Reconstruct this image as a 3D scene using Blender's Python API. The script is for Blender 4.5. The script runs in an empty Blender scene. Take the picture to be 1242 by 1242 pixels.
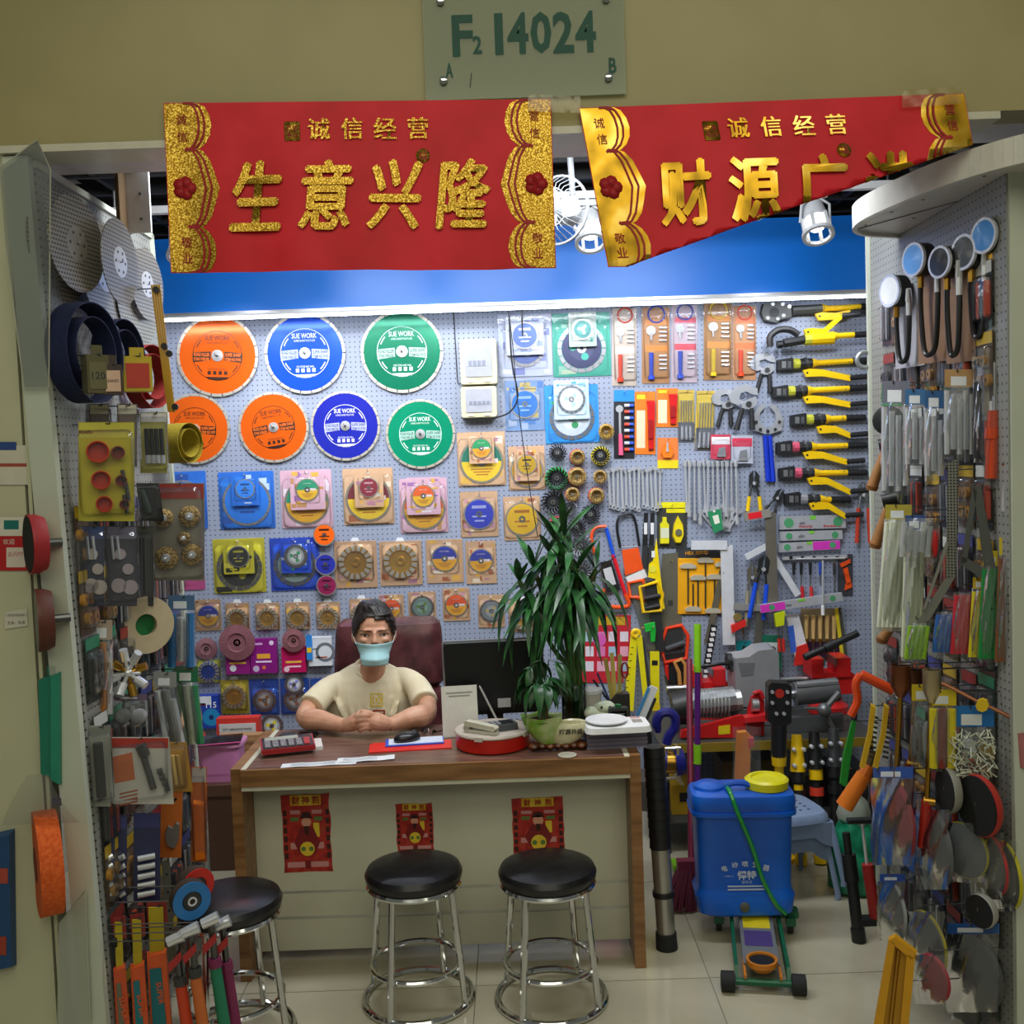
import bpy, math, random
from mathutils import Matrix, Vector, Euler
R = math.radians
rnd = random.Random(7)
SC = bpy.context.scene
COL = SC.collection
# ------------------------------------------------------------------ camera
FPX = 1242.0
CAM = Vector((0, 0, 1.80))
PITCH, ROLL = R(3.0), R(2.0)
cF = Vector((0, math.cos(PITCH), -math.sin(PITCH)))
_r0, _u0 = Vector((1, 0, 0)), Vector((0, math.sin(PITCH), math.cos(PITCH)))
cR = math.cos(ROLL) * _r0 - math.sin(ROLL) * _u0
cU = math.sin(ROLL) * _r0 + math.cos(ROLL) * _u0
cd = bpy.data.cameras.new('camera')
cd.sensor_width = 36; cd.lens = 36 * FPX / 1242; cd.clip_start = .05
cam = bpy.data.objects.new('camera', cd); COL.objects.link(cam)
cam.matrix_world = Matrix.Translation(CAM) @ Matrix((cR, cU, -cF)).transposed().to_4x4()
SC.camera = cam
# ------------------------------------------------------------------ exposure, world, lights
SC.view_settings.view_transform = 'Standard'
SC.view_settings.look = 'None'
SC.view_settings.gamma = 1
SC.view_settings.use_curve_mapping = False
SC.view_settings.exposure = 0.0
wd = bpy.data.worlds.new('world'); SC.world = wd; wd.use_nodes = True
wd.node_tree.nodes['Background'].inputs[0].default_value = (.75, .78, .68, 1)
wd.node_tree.nodes['Background'].inputs[1].default_value = .14
def area(name, loc, rot, sx, sy, watt, col):
    l = bpy.data.lights.new(name, 'AREA'); l.shape = 'RECTANGLE'; l.size = sx; l.size_y = sy
    l.energy = watt; l.color = col
    o = bpy.data.objects.new(name, l); COL.objects.link(o); o.location = loc; o.rotation_euler = rot
    return o
# ceiling panels of the hall in front of the stall (behind and above the photographer)
area('hall_ceiling_light', (0.3, 0.6, 3.9), (R(12), 0, 0), 4.0, 1.6, 40, (1, .97, .74))
area('hall_ceiling_light', (0.0, -2.2, 3.9), (R(30), 0, 0), 5.0, 1.6, 52, (1, .97, .76))
# stall lights: LED batten under the blue fascia and the fluorescent fitting over the desk
area('batten_glow', (0.0, 4.985, 2.52), (R(10), 0, 0), 3.5, .05, 13, (.86, .92, 1))
area('stall_ceiling_light', (0.0, 3.45, 2.93), (R(42), 0, 0), 2.2, .35, 60, (.93, .96, 1))

def ray(px, py):
    return cF + cR * ((px - 621) / FPX) + cU * ((621 - py) / FPX)
def at(px, py, y):                       # pixel -> point on the vertical plane Y = y
    d = ray(px, py); return CAM + d * (y / d.y)
def onz(px, py, z):                      # pixel -> point on the horizontal plane Z = z
    d = ray(px, py); return CAM + d * ((z - CAM.z) / d.z)
def onx(px, py, x):                      # pixel -> point on the vertical plane X = x
    d = ray(px, py); return CAM + d * ((x - CAM.x) / d.x)
WY = 5.20                                # front face of the rear pegboard
K = WY / FPX                             # metres per pixel there
def W(px, py, off=0.0): return at(px, py, WY - off)

# ------------------------------------------------------------------ materials
def lin(h):
    h = h.lstrip('#'); c = [int(h[i:i + 2], 16) / 255 for i in (0, 2, 4)]
    return tuple(x / 12.92 if x <= .04045 else ((x + .055) / 1.055) ** 2.4 for x in c) + (1,)
_mats = {}
def newmat(name):
    m = bpy.data.materials.new(name); m.use_nodes = True
    nt = m.node_tree; return m, nt, nt.nodes['Principled BSDF']
def M(hexc, rough=.5, metal=0.0, var=.10, scale=25.0):
    """painted / plastic / metal surface with a little noise in its colour"""
    key = (hexc, rough, metal, var, scale)
    if key in _mats: return _mats[key]
    m, nt, b = newmat('surface_' + hexc.strip('#'))
    b.inputs['Roughness'].default_value = rough; b.inputs['Metallic'].default_value = metal
    if var:
        tc = nt.nodes.new('ShaderNodeTexCoord'); n = nt.nodes.new('ShaderNodeTexNoise')
        n.inputs['Scale'].default_value = scale; n.inputs['Detail'].default_value = 1
        mx = nt.nodes.new('ShaderNodeMix'); mx.data_type = 'RGBA'
        c = lin(hexc)
        mx.inputs[6].default_value = tuple(x * (1 - var) for x in c[:3]) + (1,)
        mx.inputs[7].default_value = tuple(min(1, x * (1 + var)) for x in c[:3]) + (1,)
        nt.links.new(tc.outputs['Object'], n.inputs['Vector'])
        nt.links.new(n.outputs['Fac'], mx.inputs[0]); nt.links.new(mx.outputs[2], b.inputs['Base Color'])
    else:
        b.inputs['Base Color'].default_value = lin(hexc)
    _mats[key] = m; return m
def clearmat(name, tint, gloss=.10, rough=.08, haze=0.0, hazecol='#ffffff', bump=.14):
    """thin clear plastic: mostly see-through, mirror-like at a slant, optionally milky"""
    if name in _mats: return _mats[name]
    m, nt, b = newmat(name); nt.nodes.remove(b); out = nt.nodes['Material Output']
    tr = nt.nodes.new('ShaderNodeBsdfTransparent'); tr.inputs[0].default_value = lin(tint)
    gl = nt.nodes.new('ShaderNodeBsdfGlossy'); gl.inputs['Roughness'].default_value = rough
    lw = nt.nodes.new('ShaderNodeFresnel'); lw.inputs[0].default_value = 1.22
    ad = nt.nodes.new('ShaderNodeMath'); ad.operation = 'ADD'; ad.use_clamp = True; ad.inputs[1].default_value = gloss
    nt.links.new(lw.outputs[0], ad.inputs[0])
    # crinkles catch the light
    n = nt.nodes.new('ShaderNodeTexNoise'); n.inputs['Scale'].default_value = 28; n.inputs['Detail'].default_value = 2
    bp = nt.nodes.new('ShaderNodeBump'); bp.inputs['Strength'].default_value = bump; bp.inputs['Distance'].default_value = .01
    tc = nt.nodes.new('ShaderNodeTexCoord'); nt.links.new(tc.outputs['Object'], n.inputs['Vector'])
    nt.links.new(n.outputs['Fac'], bp.inputs['Height']); nt.links.new(bp.outputs[0], gl.inputs['Normal'])
    mx = nt.nodes.new('ShaderNodeMixShader'); nt.links.new(ad.outputs[0], mx.inputs[0])
    src = tr.outputs[0]
    if haze:
        df = nt.nodes.new('ShaderNodeBsdfDiffuse'); df.inputs[0].default_value = lin(hazecol)
        m2 = nt.nodes.new('ShaderNodeMixShader'); m2.inputs[0].default_value = haze
        nt.links.new(tr.outputs[0], m2.inputs[1]); nt.links.new(df.outputs[0], m2.inputs[2]); src = m2.outputs[0]
    nt.links.new(src, mx.inputs[1]); nt.links.new(gl.outputs[0], mx.inputs[2])
    nt.links.new(mx.outputs[0], out.inputs['Surface'])
    _mats[name] = m; return m
def CLEAR(): return clearmat('clear_blister', '#fafbfd', .03, .07, .03, '#e8ecf4')
def BAG(): return clearmat('polythene_bag', '#e8eaea', .03, .22, .08, '#d8dcdc')
def MILK(): return clearmat('milky_polythene', '#e0e4dc', .06, .2, .45, '#d5dacb')
def GLASS(): return clearmat('clear_glass', '#e2f0e6', .04, .02)
def emit(name, col, strength):
    if name in _mats: return _mats[name]
    m, nt, b = newmat(name)
    b.inputs['Base Color'].default_value = lin(col); b.inputs['Emission Color'].default_value = lin(col)
    b.inputs['Emission Strength'].default_value = strength
    _mats[name] = m; return m
def math_node(nt, op, a, bv=None, clamp=False):
    n = nt.nodes.new('ShaderNodeMath'); n.operation = op; n.use_clamp = clamp
    for i, v in enumerate((a, bv)):
        if v is None: continue
        if isinstance(v, (int, float)): n.inputs[i].default_value = v
        else: nt.links.new(v, n.inputs[i])
    return n.outputs[0]
def dotmat(name, base, dark, pitch, radius, axes, rough=.5, metal=0, var=.06, stagger=False, elong=1.0):
    """board or plate with a grid of round punched holes / grit dots"""
    if name in _mats: return _mats[name]
    m, nt, b = newmat(name)
    tc = nt.nodes.new('ShaderNodeTexCoord'); sp = nt.nodes.new('ShaderNodeSeparateXYZ')
    nt.links.new(tc.outputs['Object'], sp.inputs[0])
    u = math_node(nt, 'DIVIDE', sp.outputs[axes[0]], pitch); v = math_node(nt, 'DIVIDE', sp.outputs[axes[1]], pitch)
    if stagger:
        fl = math_node(nt, 'FLOOR', v); u = math_node(nt, 'ADD', u, math_node(nt, 'MULTIPLY', fl, .5))
    fu = math_node(nt, 'SUBTRACT', math_node(nt, 'FRACT', u), .5); fv = math_node(nt, 'SUBTRACT', math_node(nt, 'FRACT', v), .5)
    fv = math_node(nt, 'MULTIPLY', fv, elong)
    d = math_node(nt, 'SQRT', math_node(nt, 'ADD', math_node(nt, 'MULTIPLY', fu, fu), math_node(nt, 'MULTIPLY', fv, fv)))
    hole = math_node(nt, 'LESS_THAN', d, radius / pitch)
    n = nt.nodes.new('ShaderNodeTexNoise'); n.inputs['Scale'].default_value = 3
    nt.links.new(tc.outputs['Object'], n.inputs['Vector'])
    c = lin(base)
    mx0 = nt.nodes.new('ShaderNodeMix'); mx0.data_type = 'RGBA'
    mx0.inputs[6].default_value = tuple(x * (1 - var) for x in c[:3]) + (1,); mx0.inputs[7].default_value = tuple(min(1, x * (1 + var)) for x in c[:3]) + (1,)
    nt.links.new(n.outputs['Fac'], mx0.inputs[0])
    mx = nt.nodes.new('ShaderNodeMix'); mx.data_type = 'RGBA'
    nt.links.new(hole, mx.inputs[0]); nt.links.new(mx0.outputs[2], mx.inputs[6]); mx.inputs[7].default_value = lin(dark)
    nt.links.new(mx.outputs[2], b.inputs['Base Color'])
    b.inputs['Roughness'].default_value = rough; b.inputs['Metallic'].default_value = metal
    _mats[name] = m; return m
def ramp_noise(name, cols, scale, rough=.6, metal=0, detail=4, stretch=(1, 1, 1), bump=0, contrast=(.35, .65), coat=0):
    if name in _mats: return _mats[name]
    m, nt, b = newmat(name)
    tc = nt.nodes.new('ShaderNodeTexCoord'); mp = nt.nodes.new('ShaderNodeMapping'); mp.inputs['Scale'].default_value = stretch
    n = nt.nodes.new('ShaderNodeTexNoise'); n.inputs['Scale'].default_value = scale; n.inputs['Detail'].default_value = detail
    rp = nt.nodes.new('ShaderNodeValToRGB')
    rp.color_ramp.elements[0].position, rp.color_ramp.elements[1].position = contrast
    rp.color_ramp.elements[0].color = lin(cols[0]); rp.color_ramp.elements[1].color = lin(cols[-1])
    if len(cols) == 3:
        e = rp.color_ramp.elements.new(sum(contrast) / 2); e.color = lin(cols[1])
    nt.links.new(tc.outputs['Object'], mp.inputs[0]); nt.links.new(mp.outputs[0], n.inputs['Vector'])
    nt.links.new(n.outputs['Fac'], rp.inputs[0]); nt.links.new(rp.outputs[0], b.inputs['Base Color'])
    b.inputs['Roughness'].default_value = rough; b.inputs['Metallic'].default_value = metal
    if coat: b.inputs['Coat Weight'].default_value = coat
    if bump:
        bp = nt.nodes.new('ShaderNodeBump'); bp.inputs['Strength'].default_value = bump; bp.inputs['Distance'].default_value = .005
        nt.links.new(n.outputs['Fac'], bp.inputs['Height']); nt.links.new(bp.outputs[0], b.inputs['Normal'])
    _mats[name] = m; return m
STEEL = lambda: M('#b9bcc0', .28, 1.0)
CHROME = lambda: M('#d8dadc', .10, 1.0, 0)
BRIGHT = lambda: M('#dfe2e8', .22, .55, 0)
DSTEEL = lambda: M('#6b6d70', .35, 1.0)
BRASS = lambda: M('#b58a3a', .3, 1.0)
BLACK = lambda: M('#17181b', .45)
RUBBER = lambda: M('#1d1e20', .8)
WHITE = lambda: M('#e4e5e6', .5)
YELLOW = lambda: M('#f2c60c', .4)
RED = lambda: M('#c81e1c', .4)
ORANGE = lambda: M('#f26a12', .4)
PEGM = lambda ax, nm: dotmat('pegboard_' + nm, '#929bb0', '#15171c', .025, .0031, ax, .45)

# ------------------------------------------------------------------ geometry
I4 = Matrix.Identity(4)
def T(x=0, y=0, z=0): return Matrix.Translation((x, y, z))
def RX(a): return Matrix.Rotation(R(a), 4, 'X')
def RY(a): return Matrix.Rotation(R(a), 4, 'Y')
def RZ(a): return Matrix.Rotation(R(a), 4, 'Z')
class G:
    """collects shapes for ONE part; every shape takes a material slot m and uses the current matrix"""
    def __init__(s): s.v, s.f, s.mi, s.M = [], [], [], I4.copy()
    def at(s, mtx): s.M = mtx; return s
    def add(s, vs, fs, m=0):
        b = len(s.v); s.v += [s.M @ Vector(p) for p in vs]
        for f in fs: s.f.append([b + i for i in f]); s.mi.append(m)
        return s
    def box(s, c, d, m=0, taper=1.0, ch=0.0):
        x, y, z = c; a, b, h = d[0] / 2, d[1] / 2, d[2] / 2
        if ch:                            # bevelled box: chamfer the outline in xz
            ch = min(ch, a * .9, h * .9)
            o = [(-a + ch, -h), (a - ch, -h), (a, -h + ch), (a, h - ch), (a - ch, h), (-a + ch, h), (-a, h - ch), (-a, -h + ch)]
            return s.prism([(x + p, z + q) for p, q in o], y - b, y + b, m)
        t = taper
        vs = [(x - a, y - b, z - h), (x + a, y - b, z - h), (x + a, y + b, z - h), (x - a, y + b, z - h),
              (x - a * t, y - b * t, z + h), (x + a * t, y - b * t, z + h), (x + a * t, y + b * t, z + h), (x - a * t, y + b * t, z + h)]
        return s.add(vs, [(3, 2, 1, 0), (4, 5, 6, 7), (0, 1, 5, 4), (1, 2, 6, 5), (2, 3, 7, 6), (3, 0, 4, 7)], m)
    def prism(s, o, y0, y1, m=0, inset=0.0):
        """outline o in xz, extruded from y0 (front) to y1; inset shrinks the front a little (soft edge)"""
        n = len(o); cx = sum(p[0] for p in o) / n; cz = sum(p[1] for p in o) / n
        fr = o if not inset else [(cx + (p[0] - cx) * (1 - inset), cz + (p[1] - cz) * (1 - inset)) for p in o]
        vs = [(p[0], y0, p[1]) for p in fr] + [(p[0], y1, p[1]) for p in o]
        ar = sum(o[i][0] * o[(i + 1) % n][1] - o[(i + 1) % n][0] * o[i][1] for i in range(n))
        fs = [tuple(range(n)), tuple(range(2 * n - 1, n - 1, -1))] + [(i, n + i, n + (i + 1) % n, (i + 1) % n) for i in range(n)]
        if ar < 0: fs = [tuple(reversed(f)) for f in fs]
        return s.add(vs, fs, m)
    def lathe(s, prof, n=20, m=0, axis='y', cap=True):
        """profile of (r, h); axis 'y': h runs towards the viewer (-y); axis 'z': h runs up"""
        vs, fs = [], []
        for r, h in prof:
            for i in range(n):
                a = 2 * math.pi * i / n; c, d = r * math.cos(a), r * math.sin(a)
                vs.append((c, -h, d) if axis == 'y' else (c, d, h))
        k = len(prof)
        for j in range(k - 1):
            for i in range(n):
                i2 = (i + 1) % n; fs.append((j * n + i, j * n + i2, (j + 1) * n + i2, (j + 1) * n + i))
        if cap:
            fs.append(tuple(reversed(range(n)))); fs.append(tuple(range((k - 1) * n, k * n)))
        return s.add(vs, fs, m)
    def ring(s, r0, r1, y0, y1, n=24, m=0):
        return s.lathe([(r0, -y1), (r1, -y1), (r1, -y0), (r0, -y0), (r0, -y1)], n, m, cap=False)
    def cyl(s, p, q, r, r2=None, n=10, m=0):
        p, q = Vector(p), Vector(q); r2 = r if r2 is None else r2
        d = (q - p); 
        if d.length < 1e-6: return s
        z = d.normalized(); x = z.orthogonal().normalized(); y = z.cross(x)
        vs = []
        for o, rr in ((p, r), (q, r2)):
            for i in range(n):
                a = 2 * math.pi * i / n; vs.append(o + x * rr * math.cos(a) + y * rr * math.sin(a))
        fs = [tuple(reversed(range(n))), tuple(range(n, 2 * n))] + [(i, (i + 1) % n, n + (i + 1) % n, n + i) for i in range(n)]
        return s.add(vs, fs, m)
    def tube(s, pts, r, n=8, m=0, closed=False, flat=None):
        """sweep of a circle (or ellipse: flat = (rx, rz)) along points; r may be a list"""
        pts = [Vector(p) for p in pts]; k = len(pts); vs, fs = [], []
        up = None
        for j, p in enumerate(pts):
            a = pts[(j - 1) % k] if (closed or j) else pts[0]; b = pts[(j + 1) % k] if (closed or j < k - 1) else pts[-1]
            t = (b - a).normalized()
            if up is None: up = t.orthogonal().normalized()
            up = (up - t * up.dot(t))
            up = up.normalized() if up.length > 1e-6 else t.orthogonal().normalized()
            sd = t.cross(up); rr = r[j] if isinstance(r, (list, tuple)) else r
            for i in range(n):
                an = 2 * math.pi * i / n; vs.append(p + up * rr * math.cos(an) + sd * rr * math.sin(an))
        for j in range(k if closed else k - 1):
            j2 = (j + 1) % k
            for i in range(n):
                i2 = (i + 1) % n; fs.append((j * n + i, j * n + i2, j2 * n + i2, j2 * n + i))
        if not closed: fs += [tuple(reversed(range(n))), tuple(range((k - 1) * n, k * n))]
        return s.add(vs, fs, m)
    def ball(s, c, r, n=12, k=8, m=0):
        rx, ry, rz = r if isinstance(r, (tuple, list)) else (r, r, r)
        vs = [(c[0], c[1], c[2] - rz)]
        for j in range(1, k):
            ph = math.pi * j / k
            for i in range(n):
                a = 2 * math.pi * i / n
                vs.append((c[0] + rx * math.sin(ph) * math.cos(a), c[1] + ry * math.sin(ph) * math.sin(a), c[2] - rz * math.cos(ph)))
        vs.append((c[0], c[1], c[2] + rz)); L = len(vs) - 1
        fs = [(0, 1 + (i + 1) % n, 1 + i) for i in range(n)]
        for j in range(k - 2):
            for i in range(n):
                a = 1 + j * n; fs.append((a + i, a + (i + 1) % n, a + n + (i + 1) % n, a + n + i))
        a = 1 + (k - 2) * n; fs += [(a + i, a + (i + 1) % n, L) for i in range(n)]
        return s.add(vs, fs, m)
    def loft(s, rings, m=0, cap=True):
        n = len(rings[0]); vs = [p for r in rings for p in r]; fs = []
        for j in range(len(rings) - 1):
            for i in range(n): fs.append((j * n + i, j * n + (i + 1) % n, (j + 1) * n + (i + 1) % n, (j + 1) * n + i))
        if cap: fs += [tuple(reversed(range(n))), tuple(range((len(rings) - 1) * n, len(rings) * n))]
        return s.add(vs, fs, m)
    def grid(s, fn, nu, nv, m=0):
        vs = [fn(i / nu, j / nv) for j in range(nv + 1) for i in range(nu + 1)]
        fs = [(j * (nu + 1) + i, j * (nu + 1) + i + 1, (j + 1) * (nu + 1) + i + 1, (j + 1) * (nu + 1) + i) for j in range(nv) for i in range(nu)]
        return s.add(vs, fs, m)
    def mesh(s, name, mats, smooth=35):
        me = bpy.data.meshes.new(name); me.from_pydata([tuple(v) for v in s.v], [], s.f)
        for x in mats: me.materials.append(x)
        me.polygons.foreach_set('material_index', s.mi)
        if smooth:
            me.polygons.foreach_set('use_smooth', [True] * len(s.f)); me.update(); me.set_sharp_from_angle(angle=R(smooth))
        me.update(); return me
def link(name, me, parent=None, loc=None, rot=None):
    o = bpy.data.objects.new(name, me); COL.objects.link(o)
    if parent is not None: o.parent = parent
    if loc is not None: o.location = loc
    if rot is not None: o.rotation_euler = rot
    return o
def part(name, g, mats, parent=None, smooth=35, label=None):
    if not isinstance(mats, (list, tuple)): mats = [mats]
    o = link(name, g.mesh(name, mats, smooth), parent)
    if label: o['label'] = label
    return o
def thing(name, label, cat, loc=(0, 0, 0), rz=0.0, group=None, rx=0.0, ry=0.0):
    o = bpy.data.objects.new(name, None); COL.objects.link(o)
    o.empty_display_size = .05; o.location = loc; o.rotation_euler = (R(rx), R(ry), R(rz))
    o['label'] = label; o['category'] = cat
    if group: o['group'] = group
    return o
def tag(o, label, cat, group=None):
    o['label'] = label; o['category'] = cat
    if group: o['group'] = group
    return o
def struct(name, g, mats, smooth=0):
    o = part(name, g, mats, None, smooth); o['kind'] = 'structure'; return o
def children(o): return [c for c in COL.objects if c.parent == o]
_kids = {}
def dup(root, loc, label=None, rz=0.0, group=None, ry=0.0, rx=0.0):
    """a copy of a thing with copies of its parts and sub-parts (mesh data shared)"""
    def cp(o, par):
        c = o.copy(); COL.objects.link(c)
        if par is not None: c.parent = par
        for ch in list(o.children): cp(ch, c)
        return c
    r = cp(root, None); r.location = loc; r.rotation_euler = (R(rx), R(ry), R(rz))
    if label: r['label'] = label
    if group: r['group'] = group
    return r
_txt = {}
def textmesh(body, bold=0.0, res=2):
    """glyph outlines as a flat mesh of unit cap size, centred on its own box, facing -y"""
    key = (body, bold, res)
    if key in _txt: return _txt[key]
    cu = bpy.data.curves.new('lettering', 'FONT'); cu.body = body; cu.resolution_u = res; cu.offset = bold
    cu.align_x = 'CENTER'; cu.align_y = 'CENTER'
    o = bpy.data.objects.new('lettering', cu); COL.objects.link(o)
    me = bpy.data.meshes.new_from_object(o.evaluated_get(bpy.context.evaluated_depsgraph_get()))
    bpy.data.objects.remove(o); bpy.data.curves.remove(cu)
    xs = [v.co.x for v in me.vertices] or [0]; ys = [v.co.y for v in me.vertices] or [0]
    cx, cy = (min(xs) + max(xs)) / 2, (min(ys) + max(ys)) / 2
    vs = [(v.co.x - cx, v.co.y - cy) for v in me.vertices]; fs = [list(p.vertices) for p in me.polygons]
    bpy.data.meshes.remove(me)
    _txt[key] = (vs, fs, max(xs) - min(xs), max(ys) - min(ys)); return _txt[key]
def gtext(g, body, x, y, z, w=None, h=None, m=0, bold=0.0, shear=0.0, rot=0.0, mtx=None, res=2):
    """adds lettering to g in the xz plane at depth y; scaled to width w and/or height h"""
    vs, fs, tw, th = textmesh(body, bold, res)
    sx = w / tw if w else None; sz = h / th if h else None
    sx = sx if sx else sz; sz = sz if sz else sx
    c, s_ = math.cos(R(rot)), math.sin(R(rot))
    out = []
    for a, b in vs:
        a, b = a * sx + b * sz * shear, b * sz
        out.append((x + a * c - b * s_, y, z + a * s_ + b * c))
    return g.add(out, fs, m)
def rrect(w, h, r, n=4, cx=0, cz=0):
    o = []; r = min(r, w / 2 * .99, h / 2 * .99)
    for k, (sx, sz) in enumerate(((1, -1), (1, 1), (-1, 1), (-1, -1))):
        for i in range(n + 1):
            a = R(-90 + 90 * k + 90 * i / n)
            o.append((cx + sx * (w / 2 - r) + r * math.cos(a), cz + sz * (h / 2 - r) + r * math.sin(a)))
    return o
def circ(r, n=24, cx=0, cz=0, a0=0, a1=360):
    k = n if a1 - a0 >= 360 else n + 1
    return [(cx + r * math.cos(R(a0 + (a1 - a0) * i / n)), cz + r * math.sin(R(a0 + (a1 - a0) * i / n))) for i in range(k)]
def spline(pts, k=6):
    """Catmull-Rom through points"""
    P = [Vector(p) for p in pts]; P = [P[0] * 2 - P[1]] + P + [P[-1] * 2 - P[-2]]; out = []
    for i in range(1, len(P) - 2):
        for j in range(k):
            t = j / k; a, b, c, d = P[i - 1], P[i], P[i + 1], P[i + 2]
            out.append(.5 * ((2 * b) + (c - a) * t + (2 * a - 5 * b + 4 * c - d) * t * t + (3 * b - a - 3 * c + d) * t ** 3))
    out.append(P[-2]); return out
# ================================================================== THE SETTING
DY = 2.86                                 # plane of the stall front (header, jambs)
# floor: square tiles with recessed joints
floor = struct('floor', G().box((0, 1.9, -.03), (7.6, 8.4, .05)), M('#8d8a78', .7))
tile_m = ramp_noise('floor_tile', ('#aca690', '#bab49e'), 3.0, .16, 0, 3, coat=.2)
tg = G().box((0, 0, 0), (.796, .796, .012)); tme = tg.mesh('tile', [tile_m], 0)
for i in range(-4, 5):
    for j in range(-1, 7):
        x, y = i * .8 + .22, j * .8 + .62
        if y > 5.4 or y < -.6: continue
        link('tile', tme, floor, (x, y, -.006))
wall_back = struct('wall_back', G().box((0, WY + .01, 1.35), (4.3, .02, 2.7)), PEGM((0, 2), 'rear'))
struct('wall_back_upper', G().box((0, WY + .16, 2.1), (4.4, .2, 4.2)), M('#2b2d30', .8))
struct('wall_left_rear', G().box((-2.1, 4.1, 2.0), (.06, 2.5, 4.0)), M('#b6b6a6', .7))
struct('wall_right_rear', G().box((2.1, 4.1, 2.0), (.06, 2.5, 4.0)), M('#b6b6a6', .7))
HZ = 2.705
wpaint = ramp_noise('cream_paint', ('#968c5e', '#a2986a'), 2.2, .45, 0, 3)
struct('wall_front', G().box((0, DY + .06, HZ + .9), (8, .12, 1.8)), wpaint)
# soffit strip of the header (white aluminium edge)
struct('trim_1', G().box((0, DY + .055, HZ - .012), (2.75, .12, .02)), M('#c9c6b4', .35))
# pegboard side partitions
LX, RXX = -1.30, 1.40
pegl = dotmat('pegboard_side', '#8e8f8a', '#1d1e20', .025, .0034, (1, 2), .4)
LEAN = T(LX, 0, 2.66) @ RY(-1.9) @ T(-LX, 0, -2.66)   # the swung-open partition hangs slightly out of plumb
wall_left = struct('wall_left', G().at(LEAN).box((LX - .01, 3.37, 1.34), (.02, .92, 2.64)), pegl)
wall_right = struct('wall_right', G().box((RXX + .01, 3.42, 1.30), (.02, 1.08, 2.6)), pegl)
frame_m = M('#c2c8b8', .38, 0, .06, 6)
g = G().at(LEAN).box((LX - .035, 2.885, 1.355), (.07, .03, 2.65)); g.box((LX - .005, 3.37, 2.665), (.03, .94, .02)); g.box((LX - .005, 3.835, 1.35), (.03, .02, 2.64))
struct('trim_2', g, frame_m)
g = G().box((RXX + .05, 2.885, 1.30), (.09, .03, 2.6)); g.box((RXX + .005, 3.965, 1.3), (.03, .02, 2.6))
struct('trim_3', g, frame_m)
# jamb to the side of the opening: pale sheet-steel shutter box
g = G().box((-1.62, DY + .08, 1.36), (.50, .1, 2.72)); g.box((-1.352, DY + .026, 1.36), (.01, .012, 2.72))
struct('wall_front_left', g, M('#c2c1a2', .5, 0, .08, 3))
struct('wall_front_right', G().box((1.75, DY + .08, 1.36), (.46, .1, 2.72)), M('#97977e', .5, 0, .08, 3))
# ceiling of the stall: black open grid with white bearers
ceiling = struct('ceiling', G().box((0, 4.1, 3.25), (4.4, 2.5, .04)), M('#101113', .9))
struct('trim_5', G().box((0, 3.07, HZ + .012), (4.3, .19, .02)), M('#d3d0d4', .5))
ceiling['kind'] = 'structure'
for i in range(9):
    link('grid_bar', G().box((0, 0, 0), (4.2, .02, .05)).mesh('grid_bar', [M('#1c1d20', .7)], 0), ceiling, (0, 3.05 + i * .26, 2.98))
for i in range(12):
    link('grid_bar', G().box((0, 0, 0), (.02, 2.3, .05)).mesh('grid_bar', [M('#1c1d20', .7)], 0), ceiling, (-1.95 + i * .355, 4.05, 2.985))
for y, z in ((3.35, 3.02), (3.95, 3.02), (4.72, 3.0)):
    link('bearer', G().box((0, 0, 0), (4.2, .035, .03)).mesh('bearer', [M('#d5d8dc', .4)], 0), ceiling, (0, y, z))
# blue fascia over the rear board
g = G().box((0, 5.02, 2.73), (4.2, .06, .36)); struct('wall_back_fascia', g, M('#1486ff', .34, 0, .05, 3))
g = G().box((0, 5.03, 2.543), (4.2, .10, .022)); struct('trim_4', g, M('#c8ccd0', .3, .6))
# ================================================================== REAR BOARD: BLADES AND PACKS
hook_me = G().cyl((0, 0, 0), (0, -.05, 0), .0022, n=6).cyl((0, -.05, 0), (0, -.056, .008), .0022, n=6).mesh('hook', [CHROME()])
hook_long = G().cyl((0, 0, 0), (0, -.14, 0), .0026, n=6).cyl((0, -.14, 0), (0, -.148, .012), .0026, n=6).mesh('hook', [CHROME()])
def peg(p, parent=None, long=False, rz=0):
    o = link('hook', hook_long if long else hook_me, parent or wall_back, p, (0, 0, R(rz))); return o
def rim_g(r, n, t=.004, frac=.07, gap=.10, m=0):
    """ring of separate diamond segments"""
    g = G(); r0 = r * (1 - frac)
    for i in range(n):
        a0, a1 = 360 / n * i, 360 / n * (i + 1 - gap)
        o = circ(r, 2, 0, 0, a0, a1) + list(reversed(circ(r0, 2, 0, 0, a0, a1)))
        g.prism(o, -t, 0, m)
    return g
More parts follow.
